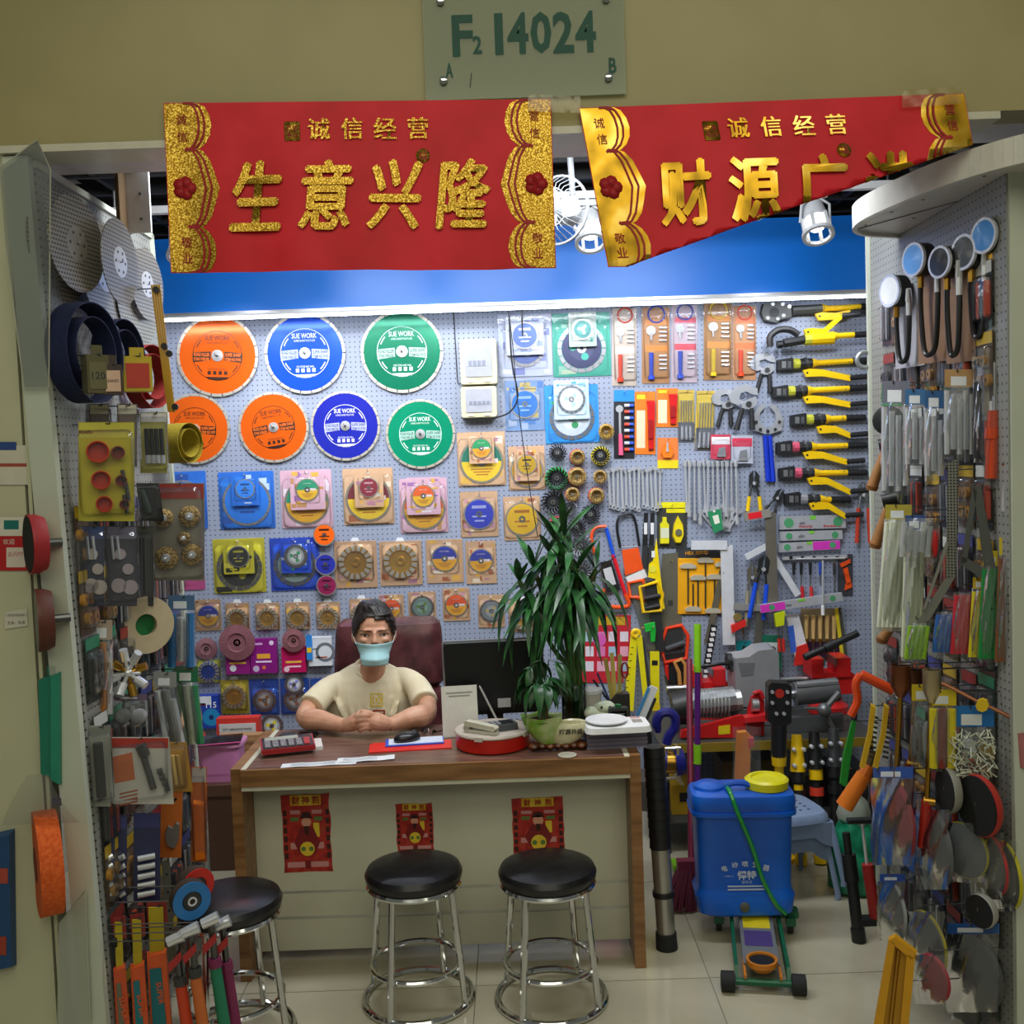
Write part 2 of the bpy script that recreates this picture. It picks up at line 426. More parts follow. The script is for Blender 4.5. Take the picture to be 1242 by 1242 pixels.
def big_blade(cx, cy, rp, col, ink, bar, rot, label):
    r = rp * K; t = thing('saw_blade', label, 'saw blade', W(cx, cy, .012), 0, 'large segmented saw blades on the rear board', ry=-rot)
    peg(W(cx, cy))
    part('rim', rim_g(r, 22, .005), M('#c9c3b4', .4, .6), t)
    b = part('disc', G().lathe([(r * .94, -.0005), (r * .94, .0035), (.012, .0035)], 48), M(col, .22, .35, .05), t)
    ink_m, bar_m = M(ink, .4), M(bar, .4)
    g = G(); y = -.0042
    g.ring(r * .595, r * .61, y, y + .0003, 40)
    gtext(g, 'SUE WORK', 0, y, r * .43, w=r * .62, h=r * .125, bold=.012)
    gtext(g, 'SUPER SHARP MULTI-USE', 0, y, r * .31, w=r * .52, h=r * .05)
    for s in (-1, 1):
        for k in range(2):
            g.ring(.004, .0055, y, y + .0003, 8) if False else None
        g.prism([(s * r * .60, r * .07), (s * r * .60, -r * .17), (s * r * .17, -r * .12), (s * r * .17, r * .10)], y - .0002, y + .0002, 1)
        for k in range(2):
            a0 = 90 - s * (58 + k * 68); o = circ(r * .555, 4, 0, 0, a0 - 11, a0 + 11) + list(reversed(circ(r * .530, 4, 0, 0, a0 - 11, a0 + 11)))
            g.prism(o, y, y + .0003)
    for i in range(4): g.box((-r * .20 + i * r * .135, y, -r * .42), (r * .08, .0006, r * .09))
    gtext(g, 'FOR STONE AND WALL', 0, y, -r * .33, w=r * .44, h=r * .05)
    g.prism([(-r * .29, -r * .52), (r * .29, -r * .52), (r * .22, -r * .58), (0, -r * .605), (-r * .22, -r * .58)], y, y + .0003)
    part('print', g, [ink_m, bar_m], b, 0)
    g = G(); tm = M({'#1b55d8': '#0c2a78', '#0c7a5a': '#063c2c', '#2a33b8': '#10145c', '#119c74': '#064a36'}.get(col, col), .4) if bar != '#2a1a10' else M('#f0701c', .4)
    gtext(g, 'ROAD KILLER', -r * .385, y - .0006, r * .022, w=r * .38, h=r * .085, bold=.02); gtext(g, 'STONE OVERLORD', -r * .385, y - .0006, -r * .09, w=r * .38, h=r * .08, bold=.02)
    gtext(g, 'SUPER SHARP', r * .385, y - .0006, r * .022, w=r * .38, h=r * .085, bold=.02); gtext(g, 'ITEM NO.9102', r * .385, y - .0006, -r * .09, w=r * .38, h=r * .08, bold=.02)
    part('lettering', g, tm, b, 0)
    hb = part('arbor_washer', G().lathe([(r * .14, .0035), (r * .14, .009), (r * .085, .0095), (r * .085, .0125), (.006, .0125)], 20), M('#d7d9da', .3, .7), t)
    part('bolt', G().lathe([(.007, .012), (.007, .018), (.004, .019)], 8), DSTEEL(), hb)
    return t
for a in ((264, 431.5, 49, '#f2671a', '#33170a', '#2a1a10', -3, 'large orange saw blade under the LED batten, two above smaller orange blades'),
          (370, 428.5, 48.5, '#1b55d8', '#dfe6f2', '#aebcd6', 0, 'large blue saw blade between the large orange and large green blades'),
          (487.6, 426.5, 49.5, '#0c7a5a', '#d6ece4', '#a8c8bc', 0, 'large dark green saw blade beside the hanging cable'),
          (236.6, 520.4, 42.5, '#f2671a', '#33170a', '#2a1a10', -2, 'smaller orange saw blade beside the yellow folded ruler'),
          (332, 518.3, 42.5, '#f2671a', '#33170a', '#2a1a10', 8, 'smaller orange saw blade tilted, next to the smaller blue blade'),
          (419, 516.5, 42, '#2a33b8', '#dfe2f6', '#b0b6dc', 0, 'smaller deep blue saw blade in the lower blade row'),
          (510, 526.5, 42, '#119c74', '#d6f2e8', '#a8d0c2', 0, 'smaller bright green saw blade at the end of the lower row')):
    big_blade(*a)

def printcard(w, h, cols, seed):
    """busy printed backing card: base sheet with many flat colour patches"""
    q = random.Random(seed); g = G().prism(rrect(w, h, .006, 2), -.0012, 0)
    for i in range(16):
        pw, ph = q.uniform(.06, .3) * w, q.uniform(.03, .14) * h
        x, z = q.uniform(-.48, .48) * (w - pw), q.uniform(-.48, .48) * (h - ph)
        g.box((x, -.0013 - i * .00003, z), (pw, .0002, ph), 1 + q.randrange(len(cols) - 1))
    return g
def blister(w, h, dw, dh, depth, cz=0.0, round_=False):
    """thin clear shell: flange the size of the card and a raised dome"""
    g = G(); y0 = -.0022
    def loop(o, y): return [(x, y, z) for x, z in o]
    n = 4; a = rrect(w, h, .008, n); d0 = rrect(dw, dh, min(dw, dh) * (.48 if round_ else .12), n, 0, cz); d1 = rrect(dw * .9, dh * .9, min(dw, dh) * (.44 if round_ else .12), n, 0, cz)
    g.loft([loop(a, y0 + .001), loop(a, y0), loop(d0, y0), loop(d0, y0 - depth * .6), loop(d1, y0 - depth)], cap=False)
    k = len(d1); g.add(loop(d1, y0 - depth), [tuple(range(k))])
    return g
DISC = {}
def small_disc(par, r, style, cols, z=0.0, y=-.004):
    """blade inside a pack (or loose): returns the part"""
    if style == 'half':                      # printed label: upper half one colour, lower half yellow
        d = part('blade', rim_g(r, 14, .003, .10, .08), M('#b9b2a0', .35, .7), par)
        part('label_top', G().prism(circ(r * .9, 16, 0, 0, 0, 180), -.0034, -.0006), M(cols[0], .35), d)
        part('label_bottom', G().prism(circ(r * .9, 16, 0, 0, 180, 360), -.0034, -.0006), M(cols[1], .35), d)
        g = G().prism(rrect(r * .9, r * .2, .001, 1, r * .3, r * .02), -.0042, -.0036, 1)
        for i in range(3): g.box((0, -.0038, -r * .35 - i * r * .12), (r * (1.0 - i * .22), .0004, r * .06), 2)
        gtext(g, 'SUE WORK', 0, -.0039, r * .55, w=r * .7, m=1)
        g.ring(r * .10, r * .24, -.0050, -.0036, 14, 0)
        part('hub', g, [STEEL(), M('#efe3e0', .4), M('#c07a10', .4)], d, 0)
    elif style in ('steel', 'wavy'):
        n = 18
        d = part('blade', rim_g(r, n, .003, .16 if style == 'steel' else .3, .12), M('#a3a5a8', .3, .9), par)
        part('disc', G().lathe([(r * .82, .0002), (r * .82, .0022), (r * .1, .0022)], 24), M(cols[0], .3, .2), d)
        g = G().lathe([(r * .5, .0023), (r * .5, .0028), (r * .12, .0028)], 20, 0); 
        for i in range(3):
            g.prism(circ(r * .16, 8, r * .36 * math.cos(R(120 * i + 50)), r * .36 * math.sin(R(120 * i + 50))), -.0034, -.0028, 1)
        g.ring(r * .08, r * .2, -.0045, -.0026, 14, 2)
        part('hub', g, [M(cols[1], .35), M(cols[2], .4), STEEL()], d)
    elif style in ('cup', 'turbo'):
        d = part('cup', G().lathe([(r * .98, 0), (r, .012), (r * .66, .014), (r * .6, .006), (r * .3, .004), (r * .26, .012), (r * .12, .012), (r * .1, .004)], 28), M(cols[0], .25, .55), par)
        g = G(); n = 16
        for i in range(n):
            a = 360 / n * i; tw = 14 if style == 'turbo' else 0
            o = circ(r * 1.0, 1, 0, 0, a, a + 14) + list(reversed(circ(r * .68, 1, 0, 0, a + tw, a + tw + 14)))
            g.prism(o, -.019, -.011)
        part('segments', g, M('#bdb7a8', .45, .3), d)
    elif style == 'flap':
        d = part('disc', G().lathe([(r * .45, 0), (r * .95, .003), (r, .010), (r * .52, .016), (r * .46, .010)], 30), M(cols[0], .85), par)
        g = G(); n = 26
        for i in range(n):
            a = 360 / n * i
            v = [(r * .54 * math.cos(R(a)), -.0165, r * .54 * math.sin(R(a))), (r * .99 * math.cos(R(a)), -.0108, r * .99 * math.sin(R(a))),
                 (r * .99 * math.cos(R(a + 15)), -.0125, r * .99 * math.sin(R(a + 15))), (r * .54 * math.cos(R(a + 15)), -.0182, r * .54 * math.sin(R(a + 15)))]
            g.add(v, [(0, 3, 2, 1)]); g.add([v[3], v[2], (v[2][0], -.0108, v[2][2]), (v[3][0], -.0165, v[3][2])], [(0, 1, 2, 3)])
        part('flaps', g, M(cols[0], .9, 0, .2, 60), d, 0)
        part('hub', G().lathe([(r * .47, .004), (r * .44, .008), (r * .24, .006), (r * .2, .010), (r * .1, .010), (r * .09, .002)], 22), M('#c9c9cc', .3, .7), d)
    elif style == 'plain':
        d = part('blade', rim_g(r, 12, .003, .12, .06), M('#bdbab2', .35, .7), par)
        part('disc', G().lathe([(r * .9, .0002), (r * .9, .0032), (r * .12, .0032)], 26), M(cols[0], .3), d)
        g = G()
        for i in range(4): g.box((0, -.0036, r * (.42 - .28 * i) if i != 1 else r * .5), (r * (.9 if i != 3 else .6), .0004, r * .10), 0)
        g.ring(r * .08, r * .2, -.0048, -.003, 14, 1)
        part('print', g, [M(cols[1], .4), STEEL()], d)
    d.location = (0, y, z); return d
PACKN = [0]
def pack(x0, y0, x1, y1, cols, disc, label, group='clamshell packs of cutting blades', off=.004, depth=.018, rfrac=.44, dz=0.0, round_=False, tab=False, cat='blade pack', name='blade_pack', place=W, header=None):
    """disc = (style, colours) ; pixel box on the rear board"""
    w, h = (x1 - x0) * K, (y1 - y0) * K; PACKN[0] += 1
    t = thing(name, label, cat, place((x0 + x1) / 2, (y0 + y1) / 2, off), 0, group)
    part('card', printcard(w, h, cols, PACKN[0]), [M(c, .4) for c in cols], t, 0)
    if header:
        g = G().box((0, -.0022, h * .42), (w * .96, .0006, h * .12)); part('header', g, M(header, .4), t, 0)
    r = min(w, h) * rfrac
    small_disc(t, r, disc[0], disc[1], h * dz, -.0034)
    dd = depth + (.012 if disc[0] in ('cup', 'turbo', 'flap') else 0)
    b = part('blister', blister(w, h, r * 2.12, r * 2.12, dd, h * dz, round_), CLEAR(), t)
    g = G().cyl((0, -.0005, h * .43), (0, -.006, h * .43), .004, n=8)
    if tab: g.prism([(-.022, h / 2), (.022, h / 2), (.014, h / 2 + .018), (-.014, h / 2 + .018)], -.0012, -.0002)
    part('hang_tab', g, M('#d9dde2', .3), t)
    if off < .02: peg(place((x0 + x1) / 2, y0 + 3))
    return t
GOLD = ['#dcb48c', '#f0be50', '#b86a3c', '#f6e6cc', '#c890a0']
PINK = ['#e6bccb', '#efbf52', '#d09a60', '#f6e8ee', '#b07ab8']
BLU = ['#1479e0', '#1f8cf0', '#0d5cc0', '#cfe4fa', '#1479e0']
YEL = ['#e6dc28', '#f2ea50', '#2a2a20', '#fbf6b0', '#cfc010']
GRP = 'clamshell packs of cutting blades'
rows = [
 # row one
 (193, 572, 251, 642, BLU, ('plain', ('#1b86ee', '#0b4fae')), 'blue blade pack half hidden behind the grey wire brush card', .004, .45, -.02),
 (266, 572, 333, 641, BLU, ('plain', ('#1b86ee', '#0b4fae')), 'large blue blade pack with a second small pack hung in front', .004, .44, -.03),
 (281, 573, 314, 613, BLU, ('plain', ('#2b8ef2', '#0b3f8e')), 'small blue blade pack hung over the large blue one', .034, .36, 0),
 (341, 570, 403, 640, PINK, ('half', ('#1f9a70', '#f0b418')), 'large pink and gold pack behind the small green and yellow one', .004, .44, -.06),
 (352, 570, 394, 618, PINK, ('half', ('#1f9a70', '#f2bf20')), 'small pink pack with a green and yellow blade', .034, .33, 0),
 (416.5, 568, 477.4, 636, GOLD, ('half', ('#7a1f2a', '#f5cf20')), 'large gold pack with a maroon and yellow blade', .004, .46, -.04),
 (430, 571, 465, 615, GOLD, ('plain', ('#8e1f30', '#d8a0a8')), 'small pack with a maroon blade hung over the large maroon one', .034, .34, .04),
 (485, 580, 543, 646, PINK, ('half', ('#f0641c', '#f0b418')), 'large pink pack behind the small orange and yellow one', .004, .45, -.06),
 (493, 579, 534, 624, PINK, ('half', ('#f0641c', '#f5c21c')), 'small pink pack with an orange and yellow blade', .034, .34, 0),
 # row two
 (259, 653, 322, 719, YEL, ('steel', ('#3a3a34', '#55554a', '#e6dc28')), 'large bright yellow blade pack with a dark blade', .004, .44, -.04),
 (271, 654, 308, 696, YEL, ('plain', ('#2c2c28', '#d8cf30')), 'small bright yellow pack with a black blade, in front of the large one', .034, .36, 0),
 (328, 652, 388, 716, ['#1254e0', '#1b62ee', '#0c3fb0', '#1254e0'], ('steel', ('#9fb4b0', '#d8e0dc', '#3fae6a')), 'large royal blue pack with a silver and green blade', .004, .43, -.02),
 (341, 654, 377, 695, ['#1254e0', '#cfe0fa', '#0c3fb0', '#3fae6a'], ('wavy', ('#c4ccc8', '#e8ecea', '#46b070')), 'small royal blue pack with a silver turbo blade', .034, .40, 0),
 (406, 656, 457.5, 713, GOLD, ('cup', ('#c4952e',)), 'wide gold cup wheel pack under the small orange loose blade', .004, .40, .05),
 (460.5, 656, 512, 710, GOLD, ('cup', ('#d0a23c',)), 'wide gold cup wheel pack above the orange and yellow small packs', .004, .40, .05),
 (517, 654, 562, 707, GOLD, ('half', ('#2c3aa8', '#f0b020')), 'gold pack with a blue and yellow blade above the chair back', .004, .36, .06),
 (565, 656, 602, 708, GOLD, ('half', ('#2c3aa8', '#f0b020')), 'gold pack with a blue and yellow blade beside the plant leaves', .004, .40, .04),
 # row three
 (237, 727, 268.5, 765, GOLD, ('half', ('#2c3aa8', '#f0b020')), 'small gold pack with a blue and yellow blade above the grey flap disc', .004, .43, -.02),
 (274, 731, 303, 765, GOLD, ('turbo', ('#c8962e',)), 'small gold turbo cup pack above the big brown flap disc', .004, .44, -.06),
 (310, 731, 340, 764, GOLD, ('turbo', ('#d8a83c',)), 'small gold turbo cup pack above the purple box', .004, .44, -.06),
 (346.5, 730, 376.5, 764, GOLD, ('turbo', ('#d8a83c',)), 'small gold turbo cup pack above the small brown flap disc', .004, .44, -.06),
 (383.5, 730, 413, 763, GOLD, ('turbo', ('#d8a83c',)), 'small gold turbo cup pack above the white box', .004, .44, -.06),
 (424, 726, 454, 760, GOLD, ('turbo', ('#c8962e',)), 'small gold turbo cup pack mostly behind the seated person', .004, .44, -.06),
 (460, 721, 490, 755, GOLD, ('half', ('#ea5a1c', '#f0b020')), 'small gold pack with an orange blade just above the chair back', .004, .40, 0),
 (495.5, 717.5, 529, 755, GOLD, ('steel', ('#7f9a92', '#8fae9c', '#6a8a3a')), 'small gold pack with a grey green steel blade', .004, .42, 0),
 (537, 713, 570, 753, GOLD, ('half', ('#ea5a1c', '#f0b020')), 'small gold pack with an orange and yellow blade above the monitor', .004, .42, -.02),
 (580, 721, 612, 761, GOLD, ('steel', ('#8a9294', '#a6acac', '#c9b070')), 'small gold pack with a plain grey blade behind drooping leaves', .004, .44, 0),
 (617, 727, 650, 766, GOLD, ('turbo', ('#d8a83c',)), 'gold turbo cup pack behind the bamboo stems', .004, .44, -.04),
 # middle columns
 (605, 381, 669, 456, ['#b9c0d4', '#8f9cc0', '#d4d8e4', '#7f8ac0'], ('steel', ('#5f74b4', '#7f90c4', '#d4dae8')), 'large greyish blue pack with a red top edge beside the hung cables', .004, .38, -.03),
 (614, 384, 659, 430, ['#c4cadc', '#9aa6c8', '#dce0ea', '#8a96c8'], ('plain', ('#5a78c0', '#e4e8f2')), 'small greyish blue pack in front of the large greyish blue pack', .034, .36, 0),
 (670.5, 380, 740, 456, ['#1fa58c', '#2cb89c', '#7fb8a0', '#b4c8a8'], ('steel', ('#26305e', '#2f3a6a', '#2cb8a0')), 'large teal pack with a navy saw blade', .004, .42, -.06),
 (690, 379, 723, 420, ['#a9b8ac', '#c8d0c4', '#4a9a8c', '#dce2d8'], ('steel', ('#2f7f78', '#4a9a90', '#c8d8d0')), 'small pale pack with a green toothed blade over the teal pack', .034, .38, 0),
 (613, 462, 660, 522, ['#7a9ac4', '#4f82c0', '#a8b8d0', '#c8b46a'], ('plain', ('#2f7ac8', '#9cc4ec')), 'medium blue blade pack under the greyish blue pack', .004, .37, .03),
 (661, 467, 726, 537, ['#159be8', '#1fa8f2', '#0f86d0', '#30b86a'], ('steel', ('#dfe8f0', '#e8f0f6', '#2f9a5a')), 'large sky blue pack with a white and green blade', .004, .42, -.06),
 (672, 461, 714, 508, ['#cfe6f4', '#9cd0f0', '#eef6fa', '#5ab4e8'], ('steel', ('#e6f0f6', '#f4f8fa', '#b8dcf0')), 'small white packed blade hung over the sky blue pack', .034, .40, 0),
 (555, 524, 613, 589, GOLD, ('half', ('#1c7a60', '#f6d026')), 'large gold pack with a dark green and yellow blade below the beige boxes', .004, .46, -.05),
 (569, 527, 599, 562, GOLD, ('half', ('#1fa05c', '#f0a81c')), 'small pack with a bright green and orange blade', .034, .40, .02),
 (617, 541, 661, 594, GOLD, ('plain', ('#d8a028', '#6a4a10')), 'gold pack with an all gold blade beside the wire brushes', .004, .46, -.06),
 (624, 544, 654, 583, GOLD, ('plain', ('#c8a018', '#4a3a08')), 'small pack with an olive gold blade', .034, .40, 0),
 (558.5, 596, 604, 651, GOLD, ('plain', ('#2f3ec4', '#b8c0f0')), 'gold pack with a violet blue blade', .004, .42, 0),
 (611, 602, 655.5, 655, GOLD, ('plain', ('#f2c41c', '#c07a10')), 'gold pack with a yellow blade behind the leaf tips', .004, .46, -.02),
 # row five
 (268, 824, 302, 866, ['#d8c828', '#e6dc50', '#a89a18', '#d8c828'], ('cup', ('#e6b60c',)), 'yellow pack with a bright yellow cup wheel', .004, .43, .02),
 (303, 823, 339, 867, ['#1760d8', '#2a78ea', '#cfe0f4', '#1048b0'], ('wavy', ('#b4b8bc', '#f0ece8', '#c87a2a')), 'blue pack with a silver turbo blade in its lower half', .004, .40, -.10),
 (340, 822, 376, 866, ['#1760d8', '#2a78ea', '#cfe0f4', '#1048b0'], ('wavy', ('#b4b8bc', '#f0ece8', '#c87a2a')), 'blue pack with a silver blade, another silver blade hung above it', .004, .40, -.10),
 (377, 822, 410, 866, ['#1760d8', '#2a78ea', '#f2d820', '#1048b0'], ('wavy', ('#b4b8bc', '#f0ece8', '#c87a2a')), 'blue and yellow pack half behind the seated person', .004, .40, -.10),
 (189, 700, 249, 716, ['#e860a8', '#f2a030', '#e84a98', '#f6c8de'], ('steel', ('#b08a50', '#c8a060', '#e860a8')), 'pink and gold pack peeking from under the wire brush card', .004, .40, 0),
 (240, 800, 268, 828, ['#c8c832', '#2a8ae0', '#e0dc50', '#1f78c8'], ('cup', ('#2a62e0',)), 'small lime pack with a blue cup wheel', .004, .46, 0),
]
for (x0, y0, x1, y1, cols, disc, lab, off, rf, dz) in rows:
    pack(x0, y0, x1, y1, cols, disc, lab, GRP, off, .014, rf, dz, tab=(disc[0] in ('turbo', 'cup')))
def loose(cx, cy, rp, style, cols, label, off=.006, cat='blade', name='cutting_blade', group='loose cutting discs on the rear board'):
    t = thing(name, label, cat, W(cx, cy, off), 0, group); small_disc(t, rp * K, style, cols, 0, 0)
    part('screw', G().cyl((0, .002, 0), (0, -.02, 0), .003, n=6), DSTEEL(), t); peg(W(cx, cy)); return t
loose(393.3, 648.7, 13.5, 'plain', ('#f06414', '#3a1a08'), 'small loose orange blade above the loose blue blade', .040)
loose(395, 684.5, 13, 'plain', ('#2c34a0', '#1a1c50'), 'small loose navy blue blade between orange and maroon ones', .030)
loose(396.3, 710, 12.5, 'plain', ('#8a2450', '#4a1028'), 'small loose maroon blade under the navy one', .034)
loose(251, 786.5, 13.5, 'flap', ('#8a5f68',), 'small grayish brown flap disc above the blue cup wheel', .006)
loose(288, 779, 22, 'flap', ('#83525a',), 'big brown flap disc covering the purple box', .052)
loose(356.6, 776.5, 14.2, 'flap', ('#87555c',), 'medium brown flap disc in front of the crimson box', .052)
loose(357, 830, 12, 'wavy', ('#b0b4ba', '#d8dade', '#8a8ae0'), 'loose silver turbo blade hung above the blue packs', .036)
loose(330, 880, 14, 'wavy', ('#b0b4b4', '#c8ccc8', '#e0d820'), 'loose silver blade with yellow centre beside the abrasive paper box', .02)
# ---- small cartons on the rear board
def carton(x0, y0, x1, y1, col, label, bits, off=.004, d=.04, name='small_carton', cat='box', group='printed cartons on the rear board'):
    w, h = (x1 - x0) * K, (y1 - y0) * K
    t = thing(name, label, cat, W((x0 + x1) / 2, (y0 + y1) / 2, off), 0, group)
    part('box', G().box((0, -d / 2, 0), (w, d, h)), M(col, .4), t, 0)
    part('flap', G().box((0, -d - .0006, h * .48), (w * .96, .001, h * .05)), M(col, .5), t, 0)
    g = G(); ms = []
    for kind, x, z, a, b, c in bits:
        ms.append(M(c, .45)); k = len(ms) - 1; y = -d - .0012
        if kind == 'r': g.box((x * w, y, z * h), (a * w, .0006, b * h), k)
        elif kind == 'o': g.prism(circ(a * w, 16, x * w, z * h), y - .0004, y + .0003, k)
        elif kind == 'ring': g.at(T(x * w, 0, z * h)).ring(b * w, a * w, y - .0003, y + .0003, 18, k).at(I4)
        else: gtext(g, kind, x * w, y - .0005, z * h, w=a * w, m=k, bold=.01)
    part('print', g, ms, t, 0); return t
carton(276, 771, 305, 816, '#8a1a78', 'purple carton half hidden under the big brown flap disc', [('r', 0, -.2, .7, .05, '#e8b84a'), ('o', -.2, -.34, .14, 0, '#d8d8e0')])
carton(306, 773, 338, 815, '#86187c', 'purple carton fully in view beside the big brown flap disc', [('r', -.22, .36, .4, .06, '#d8a8e0'), ('o', .32, .38, .09, 0, '#e8d0f0'), ('r', 0, .0, .5, .14, '#e8a83a'), ('r', 0, -.16, .6, .05, '#f0d8f4'), ('o', -.3, -.36, .12, 0, '#c8b8d8'), ('o', .0, -.33, .07, 0, '#e07a3a')])
carton(343.5, 783, 372.5, 814, '#b80f58', 'crimson carton behind the medium flap disc', [('r', 0, -.08, .66, .08, '#f0b84a'), ('r', 0, -.26, .6, .06, '#f8d8e4'), ('o', -.3, -.36, .12, 0, '#e8c8d4')])
carton(376, 771, 404, 806, '#d8dde4', 'white carton with a grey arc beside the seated person', [('ring', .22, -.02, .42, .3, '#6a7078'), ('r', -.2, .1, .3, .03, '#555a60'), ('r', .05, -.2, .5, .05, '#b05a40')])
carton(372, 770, 379, 800, '#2f86d8', 'thin blue and yellow carton edge beside the white carton', [('r', 0, -.1, .8, .2, '#f0c020')], .046, .01)
carton(238, 841, 268, 881, '#1d3fa8', 'blue and white carton marked 115', [('r', -.12, .36, .74, .26, '#dfe4ec'), ('115', .24, .22, .42, 0, '#f4f6fa'), ('r', -.2, .25, .44, .06, '#c03038'), ('ring', .22, -.16, .36, .1, '#1f86c0'), ('o', .22, -.16, .1, 0, '#12306a'), ('r', -.32, -.3, .2, .2, '#e8ecf4')], .006, .05)
# ---- beige consumer units
def unit(x0, y0, x1, y1, label, n):
    w, h = (x1 - x0) * K, (y1 - y0) * K; t = thing('breaker_box', label, 'breaker box', W((x0 + x1) / 2, (y0 + y1) / 2, .002), 0)
    part('body', G().prism(rrect(w, h, .012, 3), -.075, 0, inset=.03), M('#cfc9a6', .5), t)
    part('door', G().prism(rrect(w * .72, h * .74, .006, 3, 0, h * .04), -.081, -.0755), M('#a9abb4', .2), t)
    g = G()
    for i in range(n): g.box((-w * .22 + i * w * .12, -.082, h * -.04), (w * .09, .002, h * .12))
    part('switches', g, M('#7f8494', .4), t, 0)
    for s in (-1, 1): part('latch', G().box((s * w * .22, -.079, -h * .42), (w * .16, .006, h * .05)), M('#e4e0c8', .4), t, 0)
    return t
unit(558.5, 413, 603, 467.5, 'tall beige breaker box with a smoked cover above the shorter one', 4)
unit(559.5, 469.5, 603, 507, 'shorter beige breaker box with a row of switches', 5)
# ---- wire brushes
def brush(cx, cy, rp, kind, cap, label, off=.012):
    r = rp * K; t = thing('wire_brush', label, 'wire brush', W(cx, cy, off), 0, 'wire cup brushes below the sky blue pack', rx=rnd.uniform(-6, 6))
    peg(W(cx, cy, 0))
    col = {'brown': '#9a7f4c', 'dark': '#54565a', 'light': '#a4a8ac', 'gold': '#a8873c'}[kind]
    if kind in ('brown', 'gold'):
        g = G().lathe([(r * .6, 0), (r * .82, .02), (r * 1.0, .042), (r * .72, .047), (r * .45, .03), (r * .3, .018)], 22)
        part('bristles', g, ramp_noise('crimped_wire_' + kind, ('#5a4520', col, '#c8a866'), 160, .6, .5, 2, (1, .15, 1), .6), t)
    else:
        g = G(); n = 18
        for i in range(n):
            a = R(360 / n * i); b = R(360 / n * i + 12)
            p0 = (r * .42 * math.cos(a), -.012, r * .42 * math.sin(a)); p1 = (r * .78 * math.cos(a), -.026, r * .78 * math.sin(a)); p2 = (r * .98 * math.cos(b), -.04, r * .98 * math.sin(b))
            g.tube([p0, p1, p2], [r * .06, r * .075, r * .10], 6)
        part('bristles', g, M(col, .4, .8), t)
    part('cup', G().lathe([(r * .7, -.004), (r * .7, .010), (r * .5, .014), (r * .3, .014)], 20), M('#3a3b3e', .4, .6), t)
    part('nut', G().lathe([(r * .22, .008), (r * .22, .022), (r * .12, .022), (r * .12, .012)], 6), STEEL(), t)
    if cap:
        part('cap', G().ring(r * .72, r * 1.04, -.018, .004, 24), M(cap, .5), t)
for a in ((734.5, 524, 9.5, 'gold', None, 'plain golden wire brush beside the blue headed ratchet card'), (676, 549.6, 10.5, 'dark', None, 'dark knotted wire brush above the green capped one'),
          (700, 554, 9, 'brown', '#e04a30', 'small brown wire brush with red cap above the larger red capped one'), (728, 553, 11, 'dark', '#e6d420', 'dark wire brush with a yellow cap'),
          (675, 580, 13.5, 'dark', '#36b85a', 'dark wire brush with a green cap'), (699.5, 578, 11, 'brown', '#e04a30', 'larger brown wire brush with red cap beside the green capped one'),
          (727, 579, 8.5, 'brown', None, 'brown wire brush without a cap under the yellow capped one'), (670.5, 609, 14.5, 'dark', None, 'widest dark twisted wire brush'),
          (694, 600, 8.5, 'brown', '#e0604a', 'small faded brown wire brush beside the widest dark brush'), (723, 601, 9.5, 'brown', '#e8402c', 'brown wire brush with bright red cap near the wrenches'),
          (691, 617, 8.5, 'light', None, 'small pale grey wire brush'), (716, 624, 11.5, 'dark', None, 'dark knotted wire brush next to the orange hacksaw'),
          (699, 639, 11, 'dark', None, 'dark wire brush just over the leaf tips'), (676, 636, 10, 'dark', '#e8505a', 'dark wire brush with pink cap behind the leaves'), (704, 662, 14, 'light', None, 'pale radial wire wheel above the biggest one'),
          (705, 694, 17, 'light', None, 'biggest pale radial wire wheel behind the plant'), (688, 732, 14, 'light', None, 'pale radial wire wheel low behind the bamboo stems')):
    brush(*a)
# ---- cables hanging down the board
def cord(name, label, pts, r, col, cat='cable', group=None, k=5):
    o = part(name, G().tube(spline(pts, k), r, 6), M(col, .5)); tag(o, label, cat, group); return o
c = cord('hanging_cable', 'black cable hanging in a loop past the hung cables to the breaker boxes', [at(616, 330, 5.08), at(617, 375, 5.06), at(621, 440, 5.08), at(628, 480, 5.10), at(618, 500, 5.12), at(597, 508, 5.125)], .004, '#141518')
cord('hanging_cable', 'black cable hanging straight with an orange plug end', [at(633, 330, 5.07), at(633, 380, 5.06), at(634, 408, 5.07)], .004, '#141518')
cord('hanging_cable', 'thin black cable running down to the plant', [at(612, 335, 5.10), at(622, 420, 5.08), at(626, 470, 5.08), at(632, 520, 5.08), at(642, 590, 5.09), at(652, 650, 5.10)], .0025, '#1c1d20')
cord('hanging_cable', 'thin black cable running down the board seam to the tall breaker box', [W(550, 376, .005), W(553, 430, .005), W(555, 462, .008), W(558, 466, .02)], .0025, '#1c1d20')
